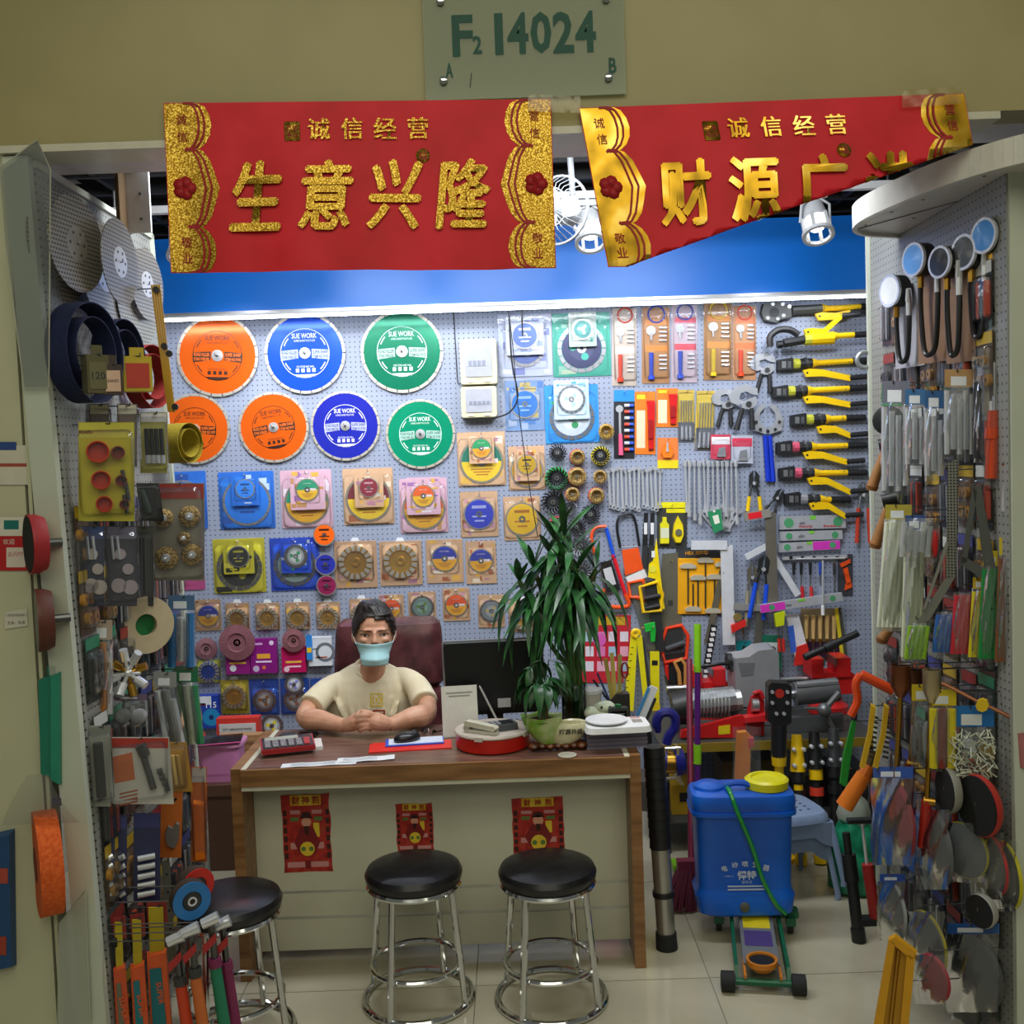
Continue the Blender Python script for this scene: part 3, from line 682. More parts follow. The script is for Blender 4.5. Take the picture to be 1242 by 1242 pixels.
# ================================================================== LIGHTS, SIGN, BANNERS, FAN
import bmesh
t = thing('led_batten', 'long white LED batten glowing under the blue fascia', 'LED batten', (0, 4.985, 2.532))
part('diffuser', G().box((0, -.002, -.010), (3.52, .022, .012), ch=.003), emit('batten_diffuser', '#f4f8ff', 9), t)
part('housing', G().box((0, 0, .002), (3.56, .034, .010)), M('#d8dbde', .35), t)
for s in (-1, 1): part('end_cap', G().box((s * 1.79, 0, -.006), (.02, .034, .028)), WHITE(), t)
rail = thing('light_rail', 'white ceiling track rail carrying the spotlights', 'track rail', (0, 4.30, 2.875))
part('track', G().box((0, 0, 0), (3.7, .035, .03)), WHITE(), rail, 0)
for x in (-1.6, -.55, .55, 1.6): part('hanger', G().cyl((x, 0, .01), (x, 0, .40), .005, n=6), STEEL(), rail)
def spotlight(px, label, i):
    x = at(px, 300, 4.3).x
    t = thing('track_spotlight', label, 'spotlight', (x, 4.30, 2.855), 0, 'white track spotlights')
    part('adapter', G().box((0, 0, -.012), (.09, .034, .024)), M('#b4b7ba', .45), t)
    g = G()
    for s in (-1, 1): g.tube([(s * .012, 0, -.02), (s * .058, 0, -.05), (s * .062, .01, -.12)], .006, 6)
    part('yoke', g, M('#b4b7ba', .45), t)
    m = T(0, .01, -.10) @ RX(-28)
    g = G().at(m).lathe([(.022, .075), (.042, .06), (.05, .01), (.05, -.015)], 20, 0, 'z')
    part('head', g, M('#b4b7ba', .45), t)
    g = G().at(m)
    for k in range(6):
        a = R(60 * k); g.box((.055 * math.cos(a), .055 * math.sin(a), -.05), (.012, .012, .08))
    g.lathe([(.052, -.098), (.066, -.098), (.066, -.082), (.052, -.082), (.052, -.098)], 24, 0, 'z', cap=False)
    part('cage', g, M('#b4b7ba', .45), t)
    part('lens', G().at(m).lathe([(.046, -.03), (.03, -.055), (.001, -.058)], 16, 0, 'z'), emit('spot_lens', '#fffaf0', 5), t)
    l = bpy.data.lights.new('spot_lamp', 'SPOT'); l.energy = 30; l.spot_size = R(88); l.spot_blend = .9; l.shadow_soft_size = .05; l.color = (.90, .94, 1)
    o = bpy.data.objects.new('spot_lamp', l); COL.objects.link(o); o.parent = t
    o.location = (0, .07, -.20); o.rotation_euler = (R(40), 0, 0)
for i, (px, lab) in enumerate(((224, 'white spotlight just below the gold edge of the first red banner'), (337, 'white spotlight peeking out under the first characters of the red banner'), (505, 'white spotlight peeking out under the third character of the red banner'),
                 (716, 'white caged spotlight visible in the gap between both banners'), (990, 'white caged spotlight hanging clear below the folded banner'))):
    spotlight(px, lab, i)
# glass number plate on the header
PY = DY - .012
def H(px, py, off=0): return at(px, py, PY - off)
c = H(636, 55); k = PY / FPX
t = thing('number_plate', 'frosted glass plate with green stall number above the banners', 'sign', c)
w, h = 238 * k, 122 * k
part('glass', G().box((0, 0, 0), (w, .006, h)), clearmat('sign_glass', '#dfe6d8', .02, .12, .34, '#a4aa8c', 0), t, 0)
g = G(); y = -.0036
def hp(px, py): q = H(px, py); return q.x - c.x, q.z - c.z
for s, px, py, hh in (('F', 561, 44, 50), ('2', 579, 55, 22), ('1', 605, 42, 50), ('4', 628, 41, 50), ('0', 656, 40, 50), ('2', 683, 40, 50), ('4', 710, 39, 50), ('A', 545, 86, 18), ('B', 743, 80, 19)):
    x, z = hp(px, py); gtext(g, s, x, y, z, h=hh * k * .97, w=hh * k * (.5 if s not in '1' else .2), bold=.03)
part('lettering', g, M('#07493a', .6), t, 0)
x, z = hp(571, 98); part('pen_mark', G().at(T(x, y, z) @ RY(8)).box((0, 0, 0), (.003, .0006, .038)), BLACK(), t, 0)
for px, py in ((534, 3), (735, 0), (538, 99), (738, 95)):
    x, z = hp(px, py); part('standoff', G().at(T(x, 0, z)).lathe([(.008, -.010), (.008, .004), (.011, .005), (.011, .012), (.006, .015)], 14), CHROME(), t)
# red fabric banners
red_cloth = ramp_noise('red_cloth', ('#cc0c1c', '#da1024', '#e4182e'), 5, .62, 0, 3)
gold_glit = ramp_noise('gold_glitter', ('#7a5a0c', '#b88a18', '#f0d060'), 260, .35, .7, 1, contrast=(.38, .66))
gold_foil = ramp_noise('gold_foil', ('#6a5210', '#c89a28', '#f2d878'), 9, .22, .9, 2, contrast=(.3, .7))
ink_red = M('#a8101a', .6)
def banner(label, TL, TRx, BL, big, gold, fold, tilt):
    p0, p1, p2 = H(*TL), H(*TRx), H(*BL)
    w = p1.x - p0.x; hh = p0.z - p2.z; sh = (p2.x - p0.x) / hh
    t = thing('red_banner', label, 'banner', (p0.x, PY - .006, p0.z), 0, 'red good fortune banners')
    slope = (p1.z - p0.z) / w
    def warp(p):
        x, y, z = p; d = -z
        y += .010 * math.sin(x * 9 + .6) * (d / hh) + .004 * math.sin(x * 31) * (d / hh) - .012 * (d / hh)
        return (x + sh * d, y, z + slope * x)
    def finish(name, g, mats, back=False):
        bm = bmesh.new(); me = g.mesh(name, mats, 0); bm.from_mesh(me)
        if fold:
            (ax, az), (bx, bz) = fold; n = Vector((-(bz - az), 0, bx - ax)).normalized(); pl = Vector((ax, 0, az))
            bmesh.ops.bisect_plane(bm, geom=bm.verts[:] + bm.edges[:] + bm.faces[:], plane_co=pl, plane_no=n, dist=1e-6)
            for v in bm.verts:
                d = (v.co - pl).dot(n)
                if d < -1e-6:
                    v.co -= n * d * 2; v.co.y = .014 + min(.012, -d * .06) - v.co.y * .5
        for v in bm.verts: v.co = warp(v.co)
        bm.to_mesh(me); bm.free(); me.polygons.foreach_set('use_smooth', [True] * len(me.polygons)); me.update()
        return link(name, me, t)
    finish('cloth', G().grid(lambda u, v: (u * w, 0, -v * hh), 40, 18), [red_cloth])
    def lobes(side):
        """scalloped inner edge of the gold border"""
        o = []; bw = w * .125
        for cz, rr, bx in ((.13, .15, .80), (.50, .235, .86), (.87, .15, .80)):
            for i in range(9):
                a = R(90 - 22.5 * i); o.append((bw * (bx - .25) + bw * .42 * math.cos(a) + (bw * .06 if abs(a) < .01 and rr > .2 else 0), -hh * cz + hh * rr * math.sin(a)))
        o = [(p[0], max(-hh * .995, min(-hh * .005, p[1]))) for p in o]
        return o
    lob = lobes(1)
    for side in (0, 1):
        f = (lambda x: x) if not side else (lambda x: w - x)
        o = [(f(.002), -hh * .004)] + [(f(x), z) for x, z in lob] + [(f(.002), -hh * .996)]
        g = G(); n = len(o)
        # fill as horizontal strips so that the fold can bend it
        for a, b in zip(o[1:-1], o[2:-1]):
            if abs(a[1] - b[1]) < 1e-6: continue
            for q in range(8):
                l0, l1 = q / 8, (q + 1) / 8; mixx = lambda e, l: f(.002) * (1 - l) + e * l
                g.add([(mixx(a[0], l0), -.0016, a[1]), (mixx(a[0], l1), -.0016, a[1]), (mixx(b[0], l1), -.0016, b[1]), (mixx(b[0], l0), -.0016, b[1])], [(0, 1, 2, 3)])
        b_ = finish('gold_border', g, [gold])
        g = G()
        for sc in (.86, .74):
            pts = [(f(x * sc), z) for x, z in lob]
            for a, b in zip(pts[:-1], pts[1:]):
                d = Vector((b[0] - a[0], b[1] - a[1])); 
                if d.length < 1e-5: continue
                nn = Vector((-d.y, d.x)).normalized() * .0028
                g.add([(a[0] - nn.x, -.0044, a[1] - nn.y), (b[0] - nn.x, -.0044, b[1] - nn.y), (b[0] + nn.x, -.0044, b[1] + nn.y), (a[0] + nn.x, -.0044, a[1] + nn.y)], [(0, 1, 2, 3)])
        for a0 in range(5):
            a = R(72 * a0); g.prism(circ(.017, 8, f(w * .045) + .016 * math.cos(a), -hh * .5 + .016 * math.sin(a)), -.0048, -.0040)
        for s_, z in (('营' if side else '诚', -.10), ('信', -.20), ('敬', -.82), ('业', -.91)): gtext(g, s_, f(w * .045), -.0048, hh * z, h=.028)
        o2 = finish('border_line', g, [ink_red]); o2.parent = b_
    for i, ch in enumerate(big):
        g = G(); [gtext(g, ch, w * (.235 + .178 * i) + dx * .005, -.0085, -hh * .555 + dz * .004, h=hh * .40, w=w * .125, shear=.12, res=3) for dx, dz in ((0, 0), (1, 0), (-1, 0), (0, 1), (0, -1))]; finish('character', g, [gold])
    for i, ch in enumerate('诚信经营'): g = G(); [gtext(g, ch, w * (.40 + .085 * i) + dx * .0012, -.006, -hh * .165, h=hh * .125) for dx in (-1, 1)]; finish('motto', g, [gold])
    g = G().at(T(w * .33, 0, -hh * .175)).prism(rrect(.042, .052, .003, 2), -.0022, -.0020); finish('seal', g, [gold])
    g = G(); g.at(T(w * .665, 0, -hh * .325)).prism(circ(.019, 18), -.0022, -.0020); g.at(I4)
    s_ = finish('seal', g, [gold])
    g = G(); gtext(g, '福', w * .665, -.0030, -hh * .325, h=.024); gtext(g, '百年', w * .33, -.003, -hh * .16, w=.034, h=.018); gtext(g, '老店', w * .33, -.003, -hh * .20, w=.034, h=.014)
    o = finish('seal_character', g, [ink_red]); o.parent = s_
    return t
k = PY / FPX
banner('flat red banner with gold glitter characters hung on the cream header', (199, 126), (668, 121), (209, 332), '生意兴隆', gold_glit, None, 0)
hB = 195 * k; wB = 466 * k
banner('red banner with gold foil, its lower corner folded up behind', (702, 132), (1168, 114), (737, 325), '财源广进', gold_foil, ((.0, -hB * 1.0), (wB, -hB * .30)), 0)
for px, py, w_, r_, lab in ((672, 126, 62, 4, 'crumpled clear tape bridging both banners'), (1130, 118, 70, -2, 'clear tape strip over the end of the folded banner')):
    p = H(px, py, .02); g = G().at(RY(r_)).grid(lambda u, v: ((u - .5) * w_ * k, .003 * math.sin(u * 19 + v * 7), (v - .5) * .045), 14, 3)
    o = part('tape_strip', g, clearmat('tape', '#efe8c8', .06, .2, .08, '#d8c890', .04), None); o.location = p; tag(o, lab, 'tape')
# wall fan seen between the banners
c = at(678, 255, 3.9)
t = thing('wall_fan', 'white caged fan seen in the gap between the banners', 'fan', c, -35)
g = G()
for i in range(30):
    a = R(12 * i); g.tube([(.02 * math.cos(a), -.06, .02 * math.sin(a)), (.09 * math.cos(a), -.058, .09 * math.sin(a)), (.125 * math.cos(a), 0, .125 * math.sin(a))], .0016, 4)
g.ring(.122, .129, -.006, .006, 32); g.ring(.07, .074, -.061, -.056, 24)
part('cage', g, M('#8f9498', .5), t)
for i in range(3):
    a = 120 * i; part('blade', G().at(RY(a) @ T(.06, -.02, 0) @ RX(25)).prism(rrect(.09, .07, .03, 4), -.002, .002), M('#c9d4dc', .3), t)
part('motor', G().lathe([(.045, -.09), (.05, -.02), (.03, .0), (.012, .05)], 20), M('#8f9498', .5), t)
part('bracket', G().tube([(0, .07, 0), (0, .10, .06), (0, .10, .14), (0, .06, 3.27 - c.z)], .012, 8), M('#8f9498', .5), t)
# white laminated boards hung inside the opening, by the perforated discs
c = at(156, 231, 3.3); kk = 3.3 / FPX
t = thing('hanging_board', 'white laminated drop board with brown edge beside the perforated discs', 'board', c)
part('panel', G().box((.012, .05, 0), (.075, .012, 92 * kk)), WHITE(), t, 0)
part('edge', G().box((-.030, .03, .005), (.012, .10, 94 * kk)), M('#6d5638', .6), t, 0)
for i in range(3): part('screw', G().at(T(.02, .044, .08 - .08 * i)).lathe([(.004, 0), (.004, .003)], 8), DSTEEL(), t)
part('tie_bar', G().box((0, .05, .125), (.03, .03, .10)), WHITE(), t, 0)
# ================================================================== DESK, STOOLS, CHAIR
wood_d = ramp_noise('dark_desk_wood', ('#5c4136', '#6f5145', '#7d5d4e'), 6, .32, 0, 6, (1, 9, 9), .05)
wood_e = ramp_noise('brown_edge_wood', ('#7a5430', '#8d643c', '#9a7046'), 5, .4, 0, 6, (1, 8, 8), .05)
cream = ramp_noise('cream_laminate', ('#c3c1ac', '#cfcdb9'), 2, .38, 0, 4)
DF, DD, DZ = 3.50, .51, .757                # desk front plane, depth, top height
xl, xr = at(286, 1070, DF).x, at(780.5, 1050, DF).x
desk = thing('reception_desk', 'brown wooden reception desk with cream front panels, standing behind the stools', 'desk', ((xl + xr) / 2, DF, 0))
DW = xr - xl; hx = DW / 2
part('desktop', G().box((0, DD / 2, DZ - .012), (DW - .076, DD, .024)), wood_d, desk, 0)
part('front_edge', G().box((0, -.003, DZ - .0305), (DW - .0765, .024, .059)), wood_e, desk, 0)
part('inlay', G().box((0, -.002, DZ - .068), (DW - .076, .014, .016)), M('#d2cfba', .4), desk, 0)
for s in (-1, 1):
    part('side_panel', G().box((s * (hx - .019), DD / 2, DZ / 2 - .0005), (.038, DD, DZ + .001)), wood_e, desk, 0)
    part('inlay', G().box((s * (hx - .047), DD / 2 - .004, DZ - .0085), (.018, DD + .008, .019)), M('#d2cfba', .4), desk, 0)
zb = at(530, 1147, DF + .14).z; z1, z2 = at(530, 1108, DF + .14).z, at(530, 1077, DF + .14).z
for a, b in ((z2 + .006, DZ - .076), (z1 + .006, z2 - .006), (zb, z1 - .006)):
    part('front_panel', G().box((0, .15, (a + b) / 2), (DW - .078, .018, b - a)), cream, desk, 0)
for z in (z1, z2): part('metal_strip', G().box((0, .152, z), (DW - .078, .012, .012)), M('#c4c6c0', .3, .7), desk, 0)
# posters glued to the desk front
def poster(px0, py0, px1, py1, label, torn, seed):
    q = random.Random(seed); a, b = at(px0, py0, DF + .138), at(px1, py1, DF + .138); w, h = b.x - a.x, a.z - b.z
    t = thing('fortune_poster', label, 'poster', ((a.x + b.x) / 2, DF + .1405, (a.z + b.z) / 2), 0, 'red fortune posters on the desk front')
    o = []
    for i in range(10): o.append((-w / 2 + q.uniform(0, .004), -h / 2 + h * i / 10))
    for i in range(6): o.append((-w / 2 + w * i / 6, h / 2 - q.uniform(0, .004)))
    for i in range(10): o.append((w / 2 - q.uniform(0, torn), h / 2 - h * i / 10))
    for i in range(6): o.append((w / 2 - w * i / 6, -h / 2 + q.uniform(0, .005)))
    part('sheet', G().prism(o, -.001, 0), ramp_noise('red_print', ('#8e1a16', '#b0241c', '#a83a24'), 30, .5, 0, 3), t, 0)
    g = G(); y = -.0014
    def r_(x, z, a_, b_, m): g.box((x * w, y - len(g.f) * 1e-6, z * h), (a_ * w, .0004, b_ * h), m)
    r_(0, .42, .62, .13, 0); r_(0, .42, .30, .135, 3)
    for s in (-1, 1):
        for i in range(6): r_(s * .43, .26 - i * .11, .07, .07, 4)
        r_(s * .22, .27, .2, .05, 2); r_(s * .24, .18, .16, .05, 5); r_(s * .24, -.16, .2, .08, 2); r_(s * .24, -.40, .36, .07, 2)
    r_(0, -.40, .12, .10, 1)
    # seated figure in robes, drawn plainly
    g.prism(circ(w * .10, 14, 0, h * .14), y - .0008, y - .0004, 6); g.prism([(-w * .13, h * .19), (w * .13, h * .19), (w * .07, h * .27), (-w * .07, h * .27)], y - .0008, y - .0004, 4)
    g.prism([(-w * .05, h * .09), (w * .05, h * .09), (w * .035, -h * .02), (-w * .035, -h * .02)], y - .0011, y - .0008, 4)
    g.prism([(-w * .13, h * .08), (w * .13, h * .08), (w * .26, -h * .12), (w * .16, -h * .27), (-w * .16, -h * .27), (-w * .26, -h * .12)], y - .0007, y - .0004, 1)
    g.prism(circ(w * .15, 12, 0, -h * .2), y - .0009, y - .0006, 3); r_(.2, .04, .12, .18, 3); g.prism(circ(w * .05, 8, -w * .08, -h * .2), y - .0012, y - .0008, 5); g.prism(circ(w * .05, 8, w * .08, -h * .2), y - .0012, y - .0008, 5)
    part('print', g, [M('#d8a81c', .5), M('#7a1418', .5), M('#c88a8a', .5), M('#e0be30', .5), M('#3a1410', .5), M('#5a7a3a', .5), M('#d89a80', .5)], t, 0)
    g = G()
    for i, ch in enumerate('财神到'): gtext(g, ch, w * (-.2 + .2 * i), y - .0016, h * .42, h=h * .10, bold=.02)
    part('lettering', g, M('#a01a14', .5), t, 0)
poster(340, 964, 404, 1057, 'complete red fortune poster with pale bottom band on the desk front', .006, 1)
poster(479, 975, 527, 1033, 'short torn red fortune poster above the middle stool', .004, 2)
poster(620, 968, 686, 1044, 'red fortune poster whose lower edge is behind a stool seat', .004, 3)
# tape remains on the panel: small grey scuffs
# stools
def stool(px, py, label, rz):
    p = onz(px, py, 0)
    t = thing('bar_stool', label, 'stool', p, rz, 'chrome stools with black padded seats')
    part('cushion', G().lathe([(.02, .405), (.150, .405), (.160, .418), (.163, .436), (.155, .452), (.13, .462), (.06, .467), (.0005, .468)], 36, 0, 'z'), ramp_noise('black_vinyl', ('#0e0e10', '#1a1a1c'), 40, .32, 0, 3, (1, 1, 1), .08), t)
    part('seat_ring', G().lathe([(.135, .392), (.157, .392), (.160, .399), (.155, .407), (.135, .405)], 36, 0, 'z'), CHROME(), t)
    for i in range(4):
        a = R(45 + 90 * i); c, s = math.cos(a), math.sin(a)
        part('leg', G().tube([(.140 * c, .140 * s, .398), (.150 * c, .150 * s, .30), (.178 * c, .178 * s, .012)], .0115, 10), CHROME(), t)
    part('foot_ring', G().tube([(.150 * math.cos(R(a)), .150 * math.sin(R(a)), .128) for a in range(0, 360, 10)], .0095, 8, 0, True), CHROME(), t)
    part('base_ring', G().tube([(.180 * math.cos(R(a)), .180 * math.sin(R(a)), .011) for a in range(0, 360, 10)], .011, 8, 0, True), CHROME(), t)
stool(508, 1211, 'round black stool in front of the short torn poster', 20)
stool(669, 1211, 'round black stool in front of the poster beside the desk end', 12)
stool(287, 1256, 'round black stool beside the hanging hammers and flap discs', 30)
# boxes under the desk
def under_box(px0, py0, px1, py1, y, d, col, lid, label, name, cat):
    a, b = at(px0, py0, y), at(px1, py1, y); w, h = b.x - a.x, a.z - .004
    t = thing(name, label, cat, ((a.x + b.x) / 2, y, .0))
    part('body', G().box((0, d / 2, h * .5), (w * .97, d, h - .004), taper=1.02), M(col, .6), t)
    part('lid', G().box((0, d / 2, h - .012), (w, d + .01, .022)), M(lid, .6), t, 0)
    part('print', G().box((w * .1, -.002, h * .62), (w * .35, .002, .012)).box((w * .1, -.002, h * .45), (w * .25, .002, .008)), M('#4a4030', .6), t, 0)
under_box(345, 1100, 480, 1170, 3.80, .12, '#a9a07c', '#b5ab86', 'flat cardboard box under the desk behind the poster side', 'cardboard_box', 'box')
under_box(640, 1100, 746, 1164, 3.86, .16, '#5f9a2c', '#76b23a', 'lime green plastic tub under the desk', 'plastic_tub', 'tub')
# executive chair
leather = ramp_noise('maroon_leather', ('#3a1a1e', '#4d252a', '#5c3034'), 14, .30, 0, 5, (1, 1, 1), .15)
cx = at(471, 800, 4.50).x
ch = thing('office_chair', 'maroon leather office chair behind the seated person', 'chair', (cx, 4.42, 0))
def pad(z0, z1, w0, w1, d, y0, tilt):
    rings = []; n = 28
    for j in range(13):
        v = j / 12; z = z0 + (z1 - z0) * v; e = math.sqrt(max(0, 1 - (2 * v - 1) ** 6)); 
        w = (w0 + (w1 - w0) * v) / 2 * (.86 + .14 * e); dd = d / 2 * (.25 + .75 * e)
        rings.append([(w * math.copysign(abs(math.cos(a)) ** .35, math.cos(a)), y0 + tilt * (z - z0) + dd * math.copysign(abs(math.sin(a)) ** .7, math.sin(a)) + .035 * (1 - (abs(math.cos(a)) ** .35) ** 2) * 0, z) for a in [2 * math.pi * i / n for i in range(n)]])
    return G().loft(rings)
part('headrest', pad(.800, 1.105, .50, .47, .13, .10, .16), leather, ch)
part('backrest', pad(.52, .808, .50, .50, .13, .06, .14), leather, ch)
part('seat', G().at(T(0, -.09, .46)).box((0, 0, 0), (.52, .41, .11), ch=.03), leather, ch)
part('gas_lift', G().cyl((0, -.14, .10), (0, -.14, .42), .028, n=14), DSTEEL(), ch)
for i in range(5):
    a = R(72 * i + 262); c, s = math.cos(a), math.sin(a)
    l = part('base_leg', G().tube([(0, -.14, .10), (.15 * c, -.14 + .15 * s, .095), (.30 * c, -.14 + .30 * s, .07)], [.028, .022, .018], 8), BLACK(), ch)
    part('caster', G().at(T(.30 * c, -.14 + .30 * s, .03) @ RZ(math.degrees(a) + 90)).lathe([(.022, -.02), (.03, -.016), (.03, .016), (.022, .02)], 14), BLACK(), l)
for s in (-1, 1):
    part('armrest', G().tube(spline([(s * .25, .04, .56), (s * .285, -.02, .64), (s * .285, -.14, .65), (s * .28, -.26, .60), (s * .26, -.30, .50)], 4), [.024] * 17, 10), leather, ch)
# ================================================================== PERSON
from mathutils.bvhtree import BVHTree
def bake(g, name, voxel, smooth_n, mat, parent=None, disp=None):
    """fuses overlapping shapes into one continuous skin"""
    me = g.mesh(name, [mat], 0); o = bpy.data.objects.new(name, me); COL.objects.link(o)
    md = o.modifiers.new('fuse', 'REMESH'); md.mode = 'VOXEL'; md.voxel_size = voxel; md.use_smooth_shade = True
    if smooth_n:
        sm = o.modifiers.new('smooth', 'SMOOTH'); sm.iterations = smooth_n; sm.factor = .5
    m2 = bpy.data.meshes.new_from_object(o.evaluated_get(bpy.context.evaluated_depsgraph_get()))
    bpy.data.objects.remove(o); m2.name = name
    m2.polygons.foreach_set('use_smooth', [True] * len(m2.polygons))
    return link(name, m2, parent)
skin = ramp_noise('skin', ('#c48f72', '#d09c80', '#d8a88e'), 18, .48, 0, 3)
skin.node_tree.nodes['Principled BSDF'].inputs['Subsurface Weight'].default_value = .08
skin.node_tree.nodes['Principled BSDF'].inputs['Subsurface Radius'].default_value = (.02, .008, .004)
HR = [(-.004, .010, .010, -.066), (.004, .026, .022, -.066), (.018, .041, .040, -.056), (.040, .054, .062, -.034), (.070, .062, .079, -.012), (.100, .0655, .089, .000),
      (.130, .0675, .093, .006), (.158, .0670, .093, .008), (.186, .0600, .084, .008), (.206, .043, .062, .006), (.218, .020, .028, .004), (.221, .004, .006, .004)]
def headring(z):
    for a, b in zip(HR[:-1], HR[1:]):
        if a[0] <= z <= b[0]:
            f = (z - a[0]) / (b[0] - a[0]); return [a[i] + (b[i] - a[i]) * f for i in range(4)]
    return HR[0] if z < HR[0][0] else HR[-1]
HC = at(452.5, 801, 4.07); HC = Vector((HC.x, 4.11, HC.z))
HM = T(*HC) @ RZ(9) @ RY(1.5) @ Matrix.Diagonal((1.14, 1.05, .97, 1))
g = G().at(HM)
g.loft([[(w * math.cos(a), c - d * math.sin(a) * -1, z) for a in [2 * math.pi * i / 24 for i in range(24)]] for z, w, d, c in HR])
g.loft([[(.009 * s * math.cos(a), -.086 - f + .010 * math.sin(a), z) for a in [2 * math.pi * i / 10 for i in range(10)]] for z, s, f in ((.128, .7, .004), (.112, .85, .008), (.096, 1.1, .014), (.086, 1.5, .016), (.080, 1.2, .008))])   # nose
g.ball((0, -.080, .134), (.045, .012, .008)); g.ball((-.035, -.066, .092), (.018, .02, .016)); g.ball((.035, -.066, .092), (.018, .02, .016))
g.ball((0, -.088, .055), (.020, .012, .010))
for s in (-1, 1):
    g.at(HM @ T(s * .070, .008, .098) @ RZ(s * 20)).ball((0, 0, 0), (.008, .019, .030)); g.at(HM)
g.at(I4)
nb = at(450, 836, 4.17); nt_ = HM @ Vector((0, .012, .03))
g.tube([nb + Vector((0, .02, -.04)), nb, nt_, nt_ + Vector((0, .01, .05))], [.062, .053, .050, .05], 18)
# trunk (under the shirt)
tc_ = at(449, 850, 4.20)
SH = {-1: at(413, 821, 4.20), 1: at(495, 817, 4.20)}
zs = SH[1].z
trunk = [(.535, .165, .105, .03), (.62, .17, .11, .02), (.74, .175, .105, .0), (.83, .178, .10, -.01), (zs - .045, .172, .092, -.01), (zs - .005, .140, .082, -.008), (zs + .022, .105, .068, -.002), (zs + .046, .060, .052, 0)]
def trunkrings(grow, n=28): return [[(tc_.x + (w + grow) * math.copysign(abs(math.cos(a)) ** .8, math.cos(a)), 4.21 + c + (d + grow) * math.sin(a), z) for a in [2 * math.pi * i / n for i in range(n)]] for z, w, d, c in trunk]
g.loft(trunkrings(-.012))
ELB = {-1: at(371, 880, 3.985), 1: at(518, 872, 3.985)}
WR = {-1: at(418, 884, 3.885), 1: at(472, 880, 3.875)}
for s in (-1, 1): ELB[s].z = max(ELB[s].z, .813); WR[s].z = max(WR[s].z, .798)
for s in (-1, 1):
    e, w_ = ELB[s], WR[s]
    g.tube(spline([SH[s] + Vector((-s * .02, 0, -.025)), SH[s].lerp(e, .5) + Vector((s * .018, .01, .0)), e, e.lerp(w_, .45), w_], 5), [.036, .038, .040, .041, .041, .040, .039, .038, .038, .039, .040, .040, .045, .044, .042, .039, .036, .033, .030, .028, .027], 14)
def P(px, py, y, zm=.771):
    p = at(px, py, y); p.z = max(p.z, zm); return p
# hand of the far arm (palm upright, thumb on top)
g.tube([WR[-1], P(425, 878, 3.875, .79), P(432, 875, 3.868, .795), P(438, 872, 3.862, .79)], [.026, .030, .034, .028], 12)
for k, (y0, y1) in enumerate(((866, 867), (871, 872), (876, 878), (881, 883))):
    g.tube(spline([P(434, y0 + 2, 3.872), P(441, y0, 3.868), P(447, y1, 3.876), P(450, y1 + 2, 3.888)], 3), [.0098] * 10, 8)
g.tube(spline([P(428, 877, 3.862), P(431, 869, 3.852), P(436, 864.5, 3.850), P(441, 863.5, 3.852)], 3), [.013, .0125, .012, .0115, .011, .0105, .010, .0095, .009, .008], 8)
# hand of the near arm closing over it
g.tube([WR[1], P(465, 877, 3.862, .792), P(457, 875, 3.852, .797), P(449, 873, 3.848, .792)], [.026, .031, .035, .030], 12)
for k, (a, b, c_) in enumerate(((867.5, 868, 872), (872.5, 874, 878), (878, 880, 883), (882.5, 885, 887))):
    ln = (0, 1.5, .5, -2)[k]
    g.tube(spline([P(451, a + 1, 3.842), P(444, a, 3.829), P(437 - ln, b, 3.832), P(433.5 - ln, c_, 3.848)], 3), [.0108, .0106, .0106, .0104, .0102, .010, .0098, .0096, .009, .0075], 8)
g.tube(spline([P(456, 871, 3.846), P(450, 866, 3.838), P(443, 863.5, 3.836), P(437, 862.5, 3.838)], 3), [.0135, .013, .0125, .012, .0115, .011, .0105, .010, .0095, .0085], 8)
person = bake(g, 'person', .0042, 3, skin)
tag(person, 'seated person in a cream t-shirt and pale blue face mask, hands clasped', 'person')
# shirt
shirt_m = ramp_noise('cream_cotton', ('#d8ccac', '#e0d5b8', '#e8dec4'), 7, .85, 0, 4, (1, 1, .35), .5)
g = G(); g.loft(trunkrings(.012))
for s in (-1, 1):
    e = ELB[s]; q = SH[s].lerp(e, .80) + Vector((s * .006, .004, .006)); dd = (q - SH[s])
    g.tube(spline([SH[s] + Vector((-s * .075, 0, -.012)), SH[s] + Vector((-s * .028, 0, -.014)), SH[s].lerp(q, .4) + Vector((s * .006, .0, -.004)), q], 3), [.032, .035, .039, .043, .046, .048, .050, .052, .054, .056], 20)
q = random.Random(3)
for i in range(16):                      # soft folds running down from the shoulders and armpits
    x = tc_.x + q.uniform(-.14, .14); z = q.uniform(.74, .83); dx = (tc_.x - x) * .4
    g.tube([(x, 4.21 - .112, z + .07), (x + dx * .5, 4.21 - .118, z), (x + dx, 4.21 - .114, z - .08)], [.003, .010, .004], 8)
shirt = bake(g, 'shirt', .006, 5, shirt_m, person)
bv = BVHTree.FromPolygons([v.co for v in shirt.data.vertices], [list(p.vertices) for p in shirt.data.polygons])
def drape(px, py, lift=.0012):
    d = ray(px, py).normalized(); h = bv.ray_cast(CAM, d); 
    return (h[0] - d * lift) if h[0] else at(px, py, 4.08)
def drape_part(name, quads, mat):
    g = G()
    for x0, y0, x1, y1 in quads:
        n = 4
        g.grid(lambda u, v: drape(x0 + (x1 - x0) * u, y0 + (y1 - y0) * v), n, n)
    return part(name, g, mat, shirt, 60)
def frame_quads(x0, y0, x1, y1, t): return [(x0, y0, x1, y0 + t), (x0, y1 - t, x1, y1), (x0, y0, x0 + t, y1), (x1 - t, y0, x1, y1)]
